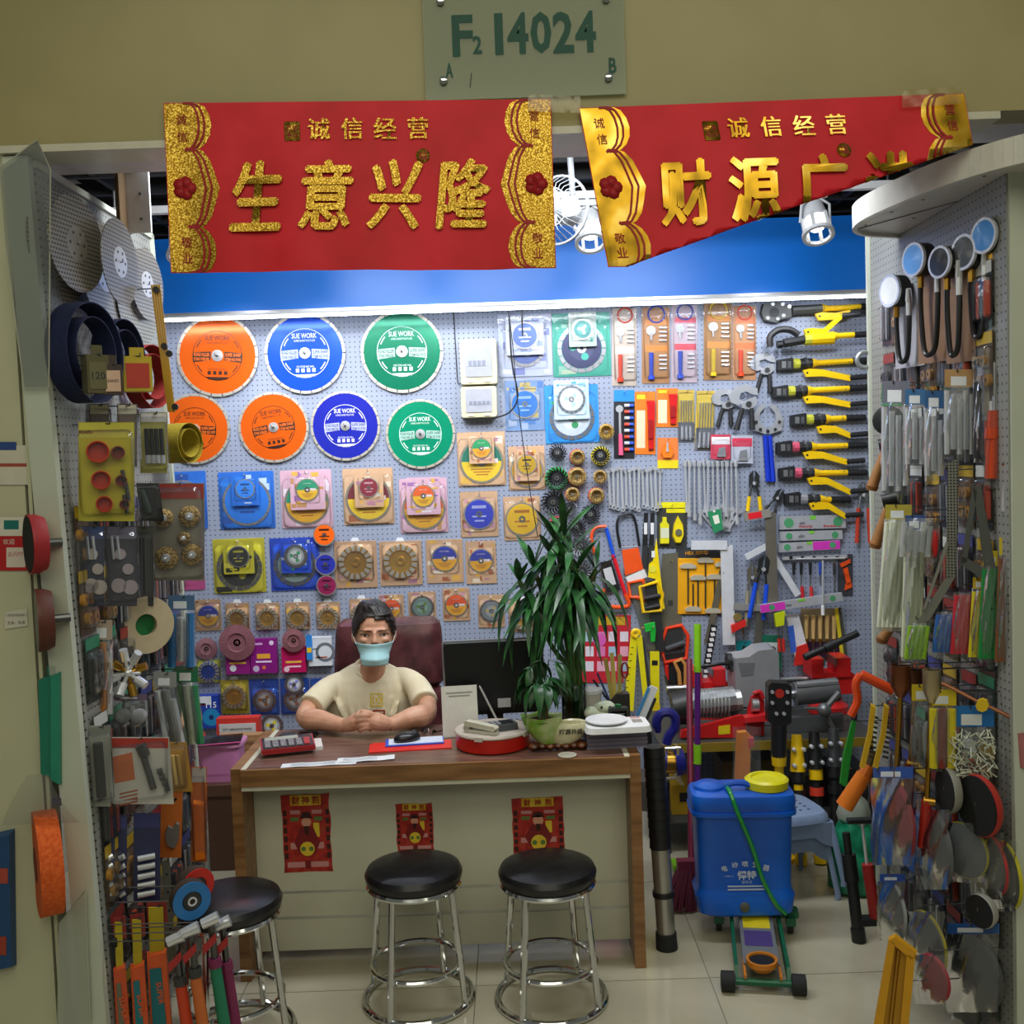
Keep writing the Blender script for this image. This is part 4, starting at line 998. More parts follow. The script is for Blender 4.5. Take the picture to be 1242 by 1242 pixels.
drape_part('yellow_print', frame_quads(448.8, 841, 464.3, 857, 1.5) + [(452, 845, 455, 846.2), (451.5, 846, 453, 852), (452, 852, 455, 853.4), (458, 845, 461.5, 846.2), (460.5, 846, 462, 852), (458, 852, 461.5, 853.4), (455.5, 847, 458, 851)], M('#dcc030', .8))
drape_part('red_print', frame_quads(452.5, 861, 467, 876, 1.8) + [(455.5, 864.5, 458.5, 866), (455, 866, 456.5, 869), (455.5, 868, 459, 869.5), (460.5, 864, 462, 872), (463, 865, 465, 866.2), (464, 866, 465.2, 872)], M('#a01e22', .8))
cr = []
for i in range(24):
    a = 2 * math.pi * i / 24; cr.append((nb.x + .066 * math.cos(a), 4.185 + .066 * math.sin(a) - .002, zs + .038 + .026 * math.sin(a)))
part('collar', G().tube(cr, .0085, 8, 0, True), shirt_m, shirt)
# hair: cap that leaves the face open, plus swept locks
hair_m = ramp_noise('dark_hair', ('#0c0908', '#1b1412', '#2a201c'), 60, .45, 0, 4, (1, 1, .2), .3)
g = G().at(HM)
def scalp(a, z, k):
    e = math.sqrt(max(.0, 1 - ((z - .135) / .0995) ** 2)) if z > .135 else 1 - (.135 - z) * .5
    k = .92 if k < 1.05 else 1.0
    return (.078 * e * k * math.cos(a), .008 + .106 * e * k * math.sin(a), z if k > .95 else z - .006)
N, Mz = 40, 16
for j in range(Mz):
    z0, z1 = .05 + j * (.2345 - .05) / Mz, .05 + (j + 1) * (.2345 - .05) / Mz
    for i in range(N):
        a0, a1 = 2 * math.pi * i / N, 2 * math.pi * (i + 1) / N; am = math.degrees((a0 + a1) / 2) % 360
        fr = abs((am - 270 + 180) % 360 - 180)            # 0 = straight ahead
        lim = .186 - .010 * (am > 270) if fr < 28 else .180 - (fr - 28) * .0020 if fr < 75 else .085 if fr < 92 else .115 if fr < 112 else .05
        if z0 < lim: continue
        p = []
        for k in (1.01, 1.125): p += [scalp(a0, z0, k), scalp(a1, z0, k), scalp(a1, z1, k), scalp(a0, z1, k)]
        g.add(p, [(0, 3, 2, 1), (4, 5, 6, 7), (0, 1, 5, 4), (1, 2, 6, 5), (2, 3, 7, 6), (3, 0, 4, 7)])
q = random.Random(5)
for i in range(70):                      # locks from the crown parting towards the brow and sides
    a = R(q.uniform(175, 365)); x0 = -.02 + q.uniform(-.012, .012)
    zz = .190 if R(225) < a < R(315) else q.uniform(.10, .16)
    e = Vector(scalp(a, zz, 1.12)) * 1.0; 
    if R(225) < a < R(330): e.x += .014
    st = Vector((x0, .01 + q.uniform(-.03, .05), .232)); md_ = Vector(scalp(a, .205, 1.22)); md_.z = .214
    g.tube(spline([st, st.lerp(md_, .7) + Vector((0, 0, .006)), e], 4), [.006, .009, .010, .010, .009, .008, .006, .004, .002], 6)
g.at(I4); bake(g, 'hair', .0035, 1, hair_m, person)
# mask
mask_m = M('#a3cfd6', .75, 0, .05, 20)
g = G().at(HM)
def maskp(u, v):
    a = R(270 + (u - .5) * 2 * (74 - 22 * (1 - v) ** 2)); z = -.006 + v * .086
    w, d, c = headring(max(z, .020))[1:]
    w = max(w, .052); d = max(d, .066); c = min(c, -.018)
    k = 1.07 + .004 * math.sin(v * 26); fr = 1 - abs(u - .5) * 2
    return (w * k * math.cos(a), c + d * k * math.sin(a) - .012 * fr * math.sin(v * 3.0) - .004, z)
g.grid(maskp, 24, 16)
o = part('face_mask', g, mask_m, person, 80); md = o.modifiers.new('thick', 'SOLIDIFY'); md.thickness = .0015
for s in (0, 1):
    pts = [HM @ Vector(maskp(s, .9)), HM @ Vector(((1 if s else -1) * .073, -.02, .100)), HM @ Vector(((1 if s else -1) * .077, .014, .118))]
    part('ear_loop', G().tube(spline(pts, 4), .0015, 5), M('#e8eeee', .7), o)
# eyes and brows
for s in (-1, 1):
    def fp(x, z, off=.0): 
        w, d, c = headring(z)[1:]; xx = s * x; return (xx, c - d * math.sqrt(max(0, 1 - (xx / w) ** 2)) - off, z)
    m = HM
    g = G().at(m)
    n = 8; top = [fp(.018 + .028 * i / n, .1130 + .0035 * math.sin(math.pi * i / n), .0015) for i in range(n + 1)]; bot = [fp(.018 + .028 * i / n, .1130 - .0042 * math.sin(math.pi * i / n), .0015) for i in range(n + 1)]
    g.add(top + bot, [(i, i + 1, n + 2 + i, n + 1 + i) for i in range(n)])
    part('eye', g, M('#d8cfc8', .3), person)
    g = G().at(m); c = fp(.0325, .1128, .003); g.ball(c, (.0058, .002, .0046), 10, 6); part('iris', g, M('#140c0a', .15), person)
    g = G().at(m).tube([fp(.016 + .032 * i / n, .1135 + .0040 * math.sin(math.pi * i / n), .0025) for i in range(n + 1)], .0016, 6); part('eyelid', g, M('#2a1a16', .6), person)
    g = G().at(m).tube([fp(.012 + .040 * i / n, .1312 - .0022 * i / n + .0024 * math.sin(math.pi * i / n), .0068) for i in range(n + 1)], [.0016, .0023, .0026, .0026, .0025, .0022, .0018, .0015, .0009], 6); part('eyebrow', g, M('#1d1411', .8), person)

# trousers and shoes (below the desk top)
g = G(); q = random.Random(1)
for s in (-1, 1):
    g.tube(spline([(tc_.x + s * .085, 4.30, .615), (tc_.x + s * .095, 4.18, .615), (tc_.x + s * .10, 4.06, .575), (tc_.x + s * .10, 4.035, .46), (tc_.x + s * .10, 4.04, .10)], 4), [.085] * 5 + [.078] * 5 + [.062] * 7, 14)
bake(g, 'trousers', .009, 2, M('#2a2c34', .85), person)
for s in (-1, 1):
    part('shoe', G().loft([[(tc_.x + s * .10 + .042 * k * math.cos(a), 4.04 + .10 * k * math.sin(a), z) for a in [2 * math.pi * i / 16 for i in range(16)]] for z, k in ((.002, .95), (.03, 1), (.06, .75), (.085, .5))]), M('#e0e0dc', .6), person)
# ================================================================== THINGS ON THE DESK
def D(px, py, z=DZ): return onz(px, py, z)
def dthing(name, label, cat, px, py, rz=0, z=DZ, group=None):
    p = D(px, py, z); p.z = z + .0006; return thing(name, label, cat, p, rz, group)
KD = 3.75 / FPX
# notebook + calculator + phone
nb_ = dthing('notebook', 'white pad under the red calculator', 'notepad', 354, 908, 14)
part('pages', G().box((0, 0, .006), (.22, .12, .012)), WHITE(), nb_, 0); part('cover', G().box((0, 0, .0125), (.22, .12, .001)), M('#d9d6d0', .6), nb_, 0)
zc = DZ + .0142
cal = dthing('calculator', 'red and black desktop calculator on the white pad', 'calculator', 349, 907, 16, zc)
part('body', G().at(RX(5) @ T(0, 0, .008)).box((0, 0, .006), (.19, .13, .018)), M('#a8232a', .35), cal)
part('face', G().at(RX(5) @ T(0, 0, .008)).box((0, 0, .0155), (.18, .12, .002)), M('#1d1b1d', .4), cal)
part('display', G().at(RX(5) @ T(0, 0, .008)).box((-.02, .04, .017), (.12, .030, .002)), M('#a9ada0', .2), cal)
for i in range(6):
    for j in range(4): part('key', G().at(RX(5) @ T(-.072 + i * .028, -.045 + j * .017, .0265)).box((0, 0, 0), (.020, .011, .006)), M('#8f8d92' if i < 5 else '#c04040', .5), cal, 0)
ph = dthing('mobile_phone', 'black phone lying behind the calculator', 'phone', 362, 893.5, -6)
part('body', G().at(RX(-90)).prism(rrect(.145, .06, .01, 3), -.010, 0).at(I4), M('#15161a', .25), ph)
part('screen', G().at(RX(-90)).prism(rrect(.132, .054, .008, 3), -.0112, -.0098), M('#0a0b0d', .05), ph)
# receipts
for i, (px, py, w, d, rz, lab) in enumerate(((387, 927, .26, .05, 4, 'long receipt slip at the desk edge, its end overlapped by a shorter slip'), (444, 921, .20, .055, 6, 'shorter white receipt slip overlapping the long one'))):
    t = dthing('receipt', lab, 'receipt', px, py, rz, DZ + .0012 * i, 'paper slips on the desk')
    part('sheet', G().grid(lambda u, v: ((u - .5) * w, (v - .5) * d, .0008 + .002 * math.sin(u * 7 + i) ** 2), 12, 2), M('#e2e6ea', .7), t)
    g = G()
    for k in range(4): g.box((-.02, d * (-.3 + .2 * k), .0042), (w * .6, .002, .0002))
    part('print', g, M('#8d9298', .8), t, 0)
# folder, clipboard, mouse, keys
t = dthing('red_folder', 'flat red folder under the blue edged clipboard', 'folder', 498, 906, 5)
part('cover', G().box((0, 0, .002), (.30, .11, .004)), M('#e0281e', .4), t, 0)
part('tab', G().box((-.10, .06, .002), (.08, .014, .0035)), M('#e0281e', .4), t, 0)
t = dthing('clipboard', 'blue edged sheet on the red folder', 'clipboard', 503, 900, 6, DZ + .0048)
part('board', G().box((0, 0, .0018), (.215, .095, .0036)), M('#2a55c8', .35), t, 0)
part('paper', G().box((.004, .004, .0042), (.20, .082, .001)), M('#cfd8ea', .6), t, 0)
t = dthing('computer_mouse', 'black computer mouse on the blue edged sheet', 'mouse', 494, 898, -62, DZ + .0105)
part('shell', G().loft([[(.031 * k * math.cos(a), .052 * k * math.sin(a), z) for a in [2 * math.pi * i / 18 for i in range(18)]] for z, k in ((.0005, .95), (.008, 1.02), (.018, .95), (.026, .75), (.031, .40), (.032, .05))]), M('#16181b', .28), t)
part('wheel', G().at(T(0, .028, .027) @ RZ(90)).lathe([(.006, -.003), (.008, 0), (.006, .003)], 12), M('#55585c', .6), t)
part('seam', G().box((0, .03, .0265), (.0012, .04, .004)), BLACK(), t, 0)
t = dthing('key_bunch', 'bunch of keys beside the mouse', 'keys', 521, 890.5, 0)
part('ring', G().tube([(.016 * math.cos(R(a)), .016 * math.sin(R(a)), .004) for a in range(0, 360, 24)], .0015, 6, 0, True), CHROME(), t)
for i in range(4):
    part('key', G().at(RZ(40 + 65 * i) @ T(.034, 0, .003 + .004 * i)).box((.012, 0, 0), (.034, .006, .002)).prism([(p[0] - .012, p[1]) for p in circ(.010, 12)], -.001, .001), STEEL() if i % 2 else BLACK(), t)
# red tin with stapler and handset
tin = dthing('round_tin', 'round red tin with a clear lid holding the stapler', 'tin', 598, 904)
part('body', G().lathe([(.128, .001), (.134, .006), (.134, .052), (.130, .055)], 44, 0, 'z'), M('#c41c12', .3), tin)
part('lid', G().lathe([(.137, .054), (.139, .058), (.136, .064), (.11, .066), (.0005, .066)], 44, 0, 'z'), M('#b9aea2', .35), tin)
for a in (250, 330): part('clip', G().at(RZ(a) @ T(.139, 0, .058)).box((0, 0, 0), (.006, .03, .016)), M('#cfc6ba', .4), tin, 0)
zt = DZ + .0675
st = dthing('stapler', 'cream stapler on the lid of the red tin', 'stapler', 584, 889, -30, zt)
part('base', G().at(RX(-90)).prism(rrect(.135, .034, .012, 3), -.010, 0), M('#b5b2a0', .4), st)
part('arm', G().at(T(0, 0, .026) @ RY(5)).box((0, 0, 0), (.13, .028, .018), ch=.006), M('#c6c3b0', .35), st)
part('hinge', G().at(RZ(90)).cyl((-.016, .055, .014), (.016, .055, .014), .012, n=12), M('#a8a594', .4), st)
hs = dthing('card_reader', 'grey handset lying on the lid of the red tin', 'card reader', 607, 884, 20, zt)
part('body', G().at(RX(-90)).prism(rrect(.12, .075, .012, 3), -.022, 0, inset=.06), M('#4b4d50', .4), hs)
part('screen', G().box((.02, 0, .0228), (.05, .05, .001)), M('#23262a', .15), hs, 0)
for i in range(6): part('key', G().box((-.045 + .018 * (i % 3), -.012 + .024 * (i // 3), .0235), (.012, .016, .003)), M('#8a8c90', .5), hs, 0)
# payment card stand
t = dthing('payment_card', 'white payment card leaning upright before the monitor', 'card stand', 560, 888, 6)
t.location = (at(559, 888, 3.815).x, 3.815, DZ + .0006)
part('card', G().at(RX(-9)).box((0, 0, .096), (.135, .004, .190)), M('#c9c8bc', .4), t, 0)
part('foot', G().at(RX(-9)).box((0, .02, .006), (.11, .045, .004)), M('#c9c8bc', .4), t, 0)
g = G().at(RX(-9))
for i in range(2): g.box((0, -.0028, .166 - .012 * i), (.10 - .02 * i, .0008, .004))
g.box((.02, -.0028, .018), (.05, .0008, .004))
part('print', g, M('#8c8c84', .6), t, 0)
# monitor (its back towards us)
mo = dthing('computer_monitor', 'black computer monitor with its back to the stools', 'monitor', 600, 884, 4)
c0 = D(600, 884); a_, b_ = at(537, 779, 3.935), at(658, 768, 3.935)
mw = b_.x - a_.x; mh = a_.z - DZ - .055; mo.location = ((a_.x + b_.x) / 2, 3.935, DZ + .0012)
part('back_shell', G().at(T(0, 0, .055 + mh / 2)).prism(rrect(mw, mh, .012, 3), -.022, .012, inset=.02), M('#0c0d0f', .35), mo)
part('bezel', G().at(T(0, 0, .055 + mh / 2)).prism(rrect(mw + .006, mh + .006, .012, 3), .010, .020), M('#8d9096', .3), mo)
part('sticker', G().box((.035, -.0235, .10), (.05, .001, .035)), M('#b4b6b8', .5), mo, 0)
part('stand', G().box((0, .0, .044), (.06, .02, .085)), BLACK(), mo, 0)
part('foot', G().at(T(0, .0, 0) @ RX(-90)).prism(rrect(.22, .13, .03, 4), -.010, 0), BLACK(), mo)
t = thing('pointer_rod', 'grey rod leaning diagonally against the back of the monitor', 'rod', D(612, 893) + Vector((0, 0, .001)))
e = at(582, 833, 3.895) - D(612, 893); p2 = Vector((e.x, e.y - .004, e.z))
part('shaft', G().cyl((0, 0, .004), p2, .0045, n=10), M('#8e8b84', .4), t); part('tip', G().cyl(p2, p2 * 1.03, .003, .001, n=8), DSTEEL(), t)
# ornamental twin pot with money tree
pt = dthing('ceramic_pot', 'green leaf shaped double ceramic pot on brown root feet, holding the money tree', 'plant pot', 677, 908)
def leafring(z, w, d, n=32, amp=0, ph=0, dx=0): return [((w + amp * math.sin(5 * a + ph)) * math.cos(a) + dx, (d + amp * .6 * math.sin(5 * a + ph)) * math.sin(a), z + amp * .5 * math.sin(5 * a + ph)) for a in [2 * math.pi * i / n for i in range(n)]]
g = G().loft([leafring(.025, .035, .03, dx=-.035), leafring(.05, .05, .042, dx=-.045), leafring(.085, .066, .052, amp=.003, dx=-.052), leafring(.122, .072, .056, amp=.006, dx=-.056), leafring(.118, .064, .05, amp=.006, dx=-.056), leafring(.09, .055, .045, dx=-.055)])
part('leaf_bowl', g, ramp_noise('leaf_glaze', ('#b6c48a', '#7fb03a', '#5f9a22'), 12, .2, 0, 2), pt)
g = G().loft([leafring(.022, .04, .03, dx=.02), leafring(.04, .06, .042, dx=.028), leafring(.07, .066, .046, dx=.04), leafring(.092, .052, .042, dx=.052), leafring(.097, .046, .038, dx=.054), leafring(.092, .040, .032, dx=.054), leafring(.06, .035, .028, dx=.05)])
part('cream_bowl', g, M('#cdc9a4', .22), pt)
g = G()
for i in range(7): g.ball((-.085 + .028 * i, -.012 + .008 * (i % 2), .016), (.022, .03, .0155), 10, 6)
part('root_feet', g, ramp_noise('brown_glaze', ('#4a2412', '#7a4222'), 40, .3, 0, 3, (1, 1, 1), .3), pt)
part('soil', G().at(T(-.055, 0, .105)).lathe([(.056, 0), (.03, .006), (.001, .007)], 20, 0, 'z'), M('#2a1d14', .9), pt)
g = G(); gtext(g, '招源共盛', .045, -.0475, .072, w=.085, h=.020, bold=.02); part('lettering', g, M('#22201a', .5), pt, 0)
# money tree: trunk and palmate leaves
leaf_m = ramp_noise('leaf_green', ('#12301a', '#1e4a22', '#2f6a2c'), 9, .35, 0, 2)
def leaf_mesh(L, Wd, bend, fold=.25):
    g = G(); n = 7
    vs, fs = [], []
    for i in range(n + 1):
        u = i / n; w = Wd * math.sin(math.pi * min(1, u * .93 + .07)) ** .8 * (1 - u * .25) if i < n else 0.0005
        z = -bend * u * u * L; x = L * (u - .25 * bend * u * u)
        vs += [(x, -w, z + w * fold), (x, 0, z), (x, w, z + w * fold)]
    for i in range(n):
        a = 3 * i; fs += [(a, a + 1, a + 4, a + 3), (a + 1, a + 2, a + 5, a + 4)]
    g.add(vs, fs); return g.mesh('leaf', [leaf_m], 60)
money_leaf = [leaf_mesh(.10, .019, b) for b in (.5, .9)]
mt = thing('money_tree', 'small money tree with broad drooping leaves in the green pot', 'plant', pt.location + Vector((-.05, 0, .117)), 0)
part('trunk', G().tube([(0, 0, -.004), (.002, 0, .04), (-.002, 0, .075), (0, 0, .10)], [.020, .017, .014, .010], 12), ramp_noise('pale_bark', ('#5a4630', '#7a6444'), 30, .8, 0, 3), mt)
q = random.Random(11)
def add_leaf(par, mesh, loc, yaw, pitch, sc): 
    o = link('leaf', mesh, par, loc); o.rotation_euler = Euler((q.uniform(-.25, .25), R(pitch), R(yaw)), 'XYZ'); o.scale = (sc, sc, sc); return o
for i in range(9):
    yaw = 40 * i + q.uniform(-12, 12); r_ = q.uniform(.03, .075); z = .10 + q.uniform(.01, .10)
    c = Vector((r_ * math.cos(R(yaw)), r_ * math.sin(R(yaw)), z))
    part('stem', G().tube([(0, 0, .09), (c.x * .5, c.y * .5, z * .9 + .03), tuple(c)], .0022, 5), leaf_m, mt)
    for k in range(5): add_leaf(mt, money_leaf[k % 2], c, yaw - 70 + 35 * k, q.uniform(5, 45), q.uniform(.8, 1.1))
# glass vase with tall lucky bamboo
vp = D(693, 884); vp.y = 3.90
va = thing('glass_vase', 'clear glass cylinder vase holding the tall bamboo', 'vase', (at(696, 850, 3.92).x, 3.92, DZ + .001))
part('glass', G().lathe([(.001, .002), (.046, .002), (.048, .02), (.048, .165), (.045, .165), (.044, .02), (.001, .012)], 28, 0, 'z', cap=False), GLASS(), va)
part('water', G().lathe([(.001, .0135), (.0425, .0135), (.0425, .10), (.001, .10)], 24, 0, 'z', cap=False), clearmat('vase_water', '#b8d4b4', .03, .02), va)
bb = thing('lucky_bamboo', 'tall lucky bamboo with long drooping leaves in the glass vase', 'plant', va.location + Vector((0, 0, .022)))
stem_m = ramp_noise('bamboo_stem', ('#2f4a1c', '#47662a'), 20, .4, 0, 2)
bl = [leaf_mesh(.27, .0235, b, .3) for b in (.15, .5, .9, 1.3)]
bx, bz = va.location.x, DZ + .014
stems = [(630, 780, 705), (648, 780, 690), (668, 790, 672), (676, 800, 660), (684, 800, 650), (692, 800, 668), (700, 800, 690), (690, 800, 700), (710, 790, 715), (722, 760, 690)]
tops = []
for i, (mx_, my_, ty) in enumerate(stems):
    a = 40 * i; p0 = Vector((.024 * math.cos(R(a)), .024 * math.sin(R(a)), .004))
    yy = 3.92 + .05 * math.sin(R(a)); tp = at(650 + (mx_ - 650) * 1.0, ty, yy) - bb.location; md_ = Vector((tp.x * .35, tp.y * .4, tp.z * .5))
    pts = spline([p0, Vector((p0.x * 1.1, p0.y * 1.1, .17)), md_ if md_.z > .2 else md_ + Vector((0, 0, .1)), tp], 5)
    part('stem', G().tube(pts, [.0085 + (.0018 if k % 3 == 0 else 0) for k in range(len(pts))], 8), stem_m, bb)
    tops.append((tp, md_))
for i, (tp, md_) in enumerate(tops):
    for k in range(14):
        f = q.uniform(.55, 1.0) if k > 3 else 1.0; base = md_.lerp(tp, f); 
        yaw = q.uniform(0, 360); up = k <= 3 and f > .9
        pitch = q.uniform(-75, -40) if up else q.uniform(-25, 30)
        if base.x + .2 * math.cos(R(yaw)) < -.04 and math.sin(R(yaw)) > -.3 and not up: yaw = 225 + q.uniform(-20, 40)
        m = bl[0 if up else q.choice((1, 2, 3))]
        add_leaf(bb, m, base, yaw, pitch, q.uniform(.45, .8) if up else q.uniform(.55, .95))
# scale on paper pads, frog ornament, pen stand
pd = dthing('paper_stack', 'stack of grey violet paper pads under the white scale', 'paper stack', 745, 901, 3)
for i in range(9): part('pad', G().box((.001 * ((i * 7) % 5 - 2), .001 * ((i * 3) % 4), .0035 + i * .0075), (.215, .15, .0068)), M('#6f6a80' if i % 2 else '#837f92', .8), pd, 0)
zs_ = DZ + .069
sc_ = dthing('kitchen_scale', 'white digital scale on the stack of pads', 'scale', 748, 884, 3, zs_)
part('body', G().at(RX(-90)).prism(rrect(.235, .15, .03, 5), -.022, -.002, inset=.05), WHITE(), sc_)
part('plate', G().at(T(-.035, .01, .022)).lathe([(.05, 0), (.072, .008), (.074, .013), (.066, .013), (.0005, .010)], 36, 0, 'z'), M('#e6e7ea', .3), sc_)
part('display', G().box((.075, .01, .0225), (.035, .04, .002)), M('#8f9690', .2), sc_, 0)
part('button_panel', G().box((.075, .055, .0222), (.035, .018, .002)), M('#c88a80', .4), sc_, 0)
fr = thing('ceramic_ornament', 'pale green rounded ceramic ornament behind the scale', 'ornament', Vector((at(731, 865, 3.865).x, 3.875, DZ + .0008)))
g = G().ball((0, 0, .045), (.065, .045, .042), 20, 12).ball((.01, -.005, .078), (.042, .036, .028), 18, 10).ball((-.04, -.01, .06), (.032, .03, .026), 16, 10).ball((.045, -.01, .052), (.03, .03, .03), 16, 10)
part('body', g, ramp_noise('pale_glaze', ('#c8d4b8', '#dfe4d0', '#9cc090'), 14, .2, 0, 2), fr)
for s in (-1, 1): part('eye', G().ball((.01 + s * .016, -.038, .088), .005), BLACK(), fr)
ps = thing('pen_stand', 'dark slanted pen stand beside the scale', 'pen stand', (at(748, 860, 3.965).x, 3.968, DZ + .001))
part('box', G().box((0, .0, .03), (.10, .05, .06)).prism([(-.05, .06), (.05, .06), (.05, .11), (0, .11)], -.025, .025), M('#2c2826', .5), ps, 0)
for i, (dx, h, tl, col, nm) in enumerate(((-.018, .17, -8, '#b5a04a', 'ruler'), (-.004, .19, -3, '#c8b45c', 'ruler'), (.014, .18, 2, '#a8a052', 'ruler'), (-.035, .12, -22, '#2a3a6a', 'pen'), (-.044, .10, -34, '#1c1c1e', 'pen'))):
    part(nm, G().at(T(dx, -.006 + .006 * (i % 3), .10) @ RY(tl)).box((0, 0, h / 2 - .02), (.016 if nm == 'ruler' else .008, .004, h)), M(col, .5), ps, 0)
for s in (-1, 1): part('scissor_loop', G().tube([(.036 + .012 * math.cos(R(a)), -.004, .20 + s * .0 + .03 * math.sin(R(a)) + (0 if s < 0 else .0)) for a in range(0, 360, 20)], .004, 6, 0, True), M('#8a1a22', .4), ps) if s > 0 else part('scissor_blade', G().box((.034, -.004, .14), (.010, .003, .09)), STEEL(), ps, 0)
t = thing('card_holder', 'slanted white and blue card sleeve standing behind the pen stand', 'card holder', (at(766, 862, 3.97).x, 3.968, DZ + .001))
part('sleeve', G().at(RY(24)).box((.03, 0, .075), (.03, .02, .16)), M('#dfe3ea', .4), t, 0); part('edge', G().at(RY(24)).box((.012, -.002, .07), (.008, .024, .15)), M('#3a8ac8', .4), t, 0)
part('holder', G().at(RY(24)).box((.05, 0, .05), (.012, .026, .13)), M('#2a2a2c', .5), t, 0)
t = thing('lidded_tub', 'white lidded tub behind the bamboo stems', 'tub', (at(713, 850, 3.96).x + .012, 3.955, DZ + .001))
part('tub', G().lathe([(.034, .001), (.041, .10), (.043, .12)], 28, 0, 'z'), M('#c9c4be', .4), t); part('lid', G().lathe([(.044, .118), (.046, .122), (.045, .134), (.038, .137), (.0005, .137)], 28, 0, 'z'), M('#e0e2e6', .35), t)
t = dthing('meter_box', 'small dark meter with a green knob at the desk end', 'meter', 779, 889, 2)
t.location.x = hx + desk.location.x - .04; t.location.y = 3.83
part('case', G().box((0, 0, .045), (.075, .03, .088), ch=.006), M('#3a3f3a', .5), t); part('face', G().box((0, -.0156, .048), (.06, .002, .06)), M('#15171a', .25), t, 0)
g = G()
for i in range(4): g.box((0, -.0172, .03 + .012 * i), (.044, .001, .003))
part('print', g, M('#9aa09a', .6), t, 0); part('knob', G().at(T(0, 0, .089)).lathe([(.012, 0), (.012, .01), (.008, .012)], 12, 0, 'z'), M('#1f6a38', .4), t)
t = dthing('coaster', 'small clear coaster at the foot of the green pot', 'coaster', 688, 917)
part('disc', G().lathe([(.032, 0), (.033, .003), (.001, .003)], 24, 0, 'z'), M('#b8b6a8', .3), t); part('rim', G().lathe([(.030, .003), (.033, .003), (.033, .005), (.030, .005), (.030, .003)], 24, 0, 'z', cap=False), M('#d6d4c8', .2), t)
# ================================================================== REAR BOARD: HAND TOOLS
def wthing(name, label, cat, ox, oy, off=.003, group=None, y=None):
    """thing on the rear board (or on a plane Y = y); f maps photo pixels to its local x, z"""
    Y = (WY - off) if y is None else y; o = at(ox, oy, Y); t = thing(name, label, cat, o, 0, group)
    def f(px, py): p = at(px, py, Y); return (p.x - o.x, p.z - o.z)
    return t, f, Y / FPX
def poly(t, f, name, pts, y0, y1, mat, inset=0.0, sm=35):
    return part(name, G().prism([f(*p) for p in pts], -y1, -y0, 0, inset), mat, t, sm)
def rod(t, f, name, p, q, r, y, mat, r2=None, n=10):
    a, b = f(*p), f(*q); return part(name, G().cyl((a[0], -y, a[1]), (b[0], -y, b[1]), r, r2, n), mat, t)
def path(t, f, name, pts, r, y, mat, closed=False, k=4, n=8):
    P_ = [(f(*p)[0], -(y if not isinstance(y, (list, tuple)) else y[i]), f(*p)[1]) for i, p in enumerate(pts)]
    return part(name, G().tube(P_ if closed else spline(P_, k), r, n, 0, closed), mat, t)
def rect(x0, y0, x1, y1): return [(x0, y1), (x1, y1), (x1, y0), (x0, y0)]
def cpx(cx, cy, r, n=20, a0=0, a1=360): return [(p[0], 2 * cy - p[1]) for p in circ(r, n, cx, cy, a0, a1)]
# ---- ratchet screwdriver sets
def ratchet_set(x0, y0, x1, y1, card, frame, grip, label):
    t, f, k = wthing('ratchet_set', label, 'tool set', (x0 + x1) / 2, (y0 + y1) / 2, .003, 'carded ratchet and socket sets'); peg(W((x0 + x1) / 2, y0 + 3))
    w, h = (x1 - x0), (y1 - y0); X = lambda u: x0 + w * u; Y = lambda v: y0 + h * v
    poly(t, f, 'card', rect(x0, y0, x1, y1), 0, .0015, M(card, .4))
    poly(t, f, 'band', rect(X(.12), Y(.50), X(.95), Y(.58)), .0014, .0022, M(frame, .4)); poly(t, f, 'band', rect(X(.12), Y(.16), X(.95), Y(.23)), .0014, .0022, M(frame, .4))
    path(t, f, 'handle_loop', cpx(X(.52), Y(.09), w * .30, 16), .004, .006, M(grip, .4), True)
    poly(t, f, 'ratchet_head', cpx(X(.32), Y(.31), w * .17, 14) , .004, .014, M('#c9ccd0', .25, .7)); rod(t, f, 'ratchet_neck', (X(.32), Y(.33)), (X(.34), Y(.44)), .006, .010, BRIGHT())
    rod(t, f, 'grip', (X(.33), Y(.60)), (X(.33), Y(.90)), .0125, .012, M(grip, .35), .010); rod(t, f, 'grip_end', (X(.33), Y(.90)), (X(.33), Y(.95)), .016, .012, M(grip, .35))
    for i in range(4):
        for v in (.27, .64):
            rod(t, f, 'socket', (X(.62), Y(v + .055 * i)), (X(.88), Y(v + .055 * i)), .0055, .008, BRIGHT())
    part('blister', blister(w * k, h * k, w * k * .86, h * k * .84, .022), CLEAR(), t)
for a in ((742.5, 374, 772, 468, '#c9b9a8', '#e0d6c8', '#e2482a', 'ratchet set on a beige card with red grip, first beside the teal pack'), (778.5, 373, 812, 465, '#b9824a', '#e08a2c', '#2a4ac8', 'ratchet set on an orange card with blue grip'),
          (814.5, 370, 845.5, 464, '#c8b4bc', '#d84a5a', '#3450c0', 'ratchet set on a pink white card with blue grip and red corner'), (853.5, 368, 887.5, 461, '#a8783c', '#e08a2c', '#e0c020', 'ratchet set on a dark topped card with yellow grip'),
          (888.5, 371, 917, 461, '#c08a58', '#d8702c', '#ea4a20', 'ratchet set on an orange card with red grip beside the cable cutter')):
    ratchet_set(*a)
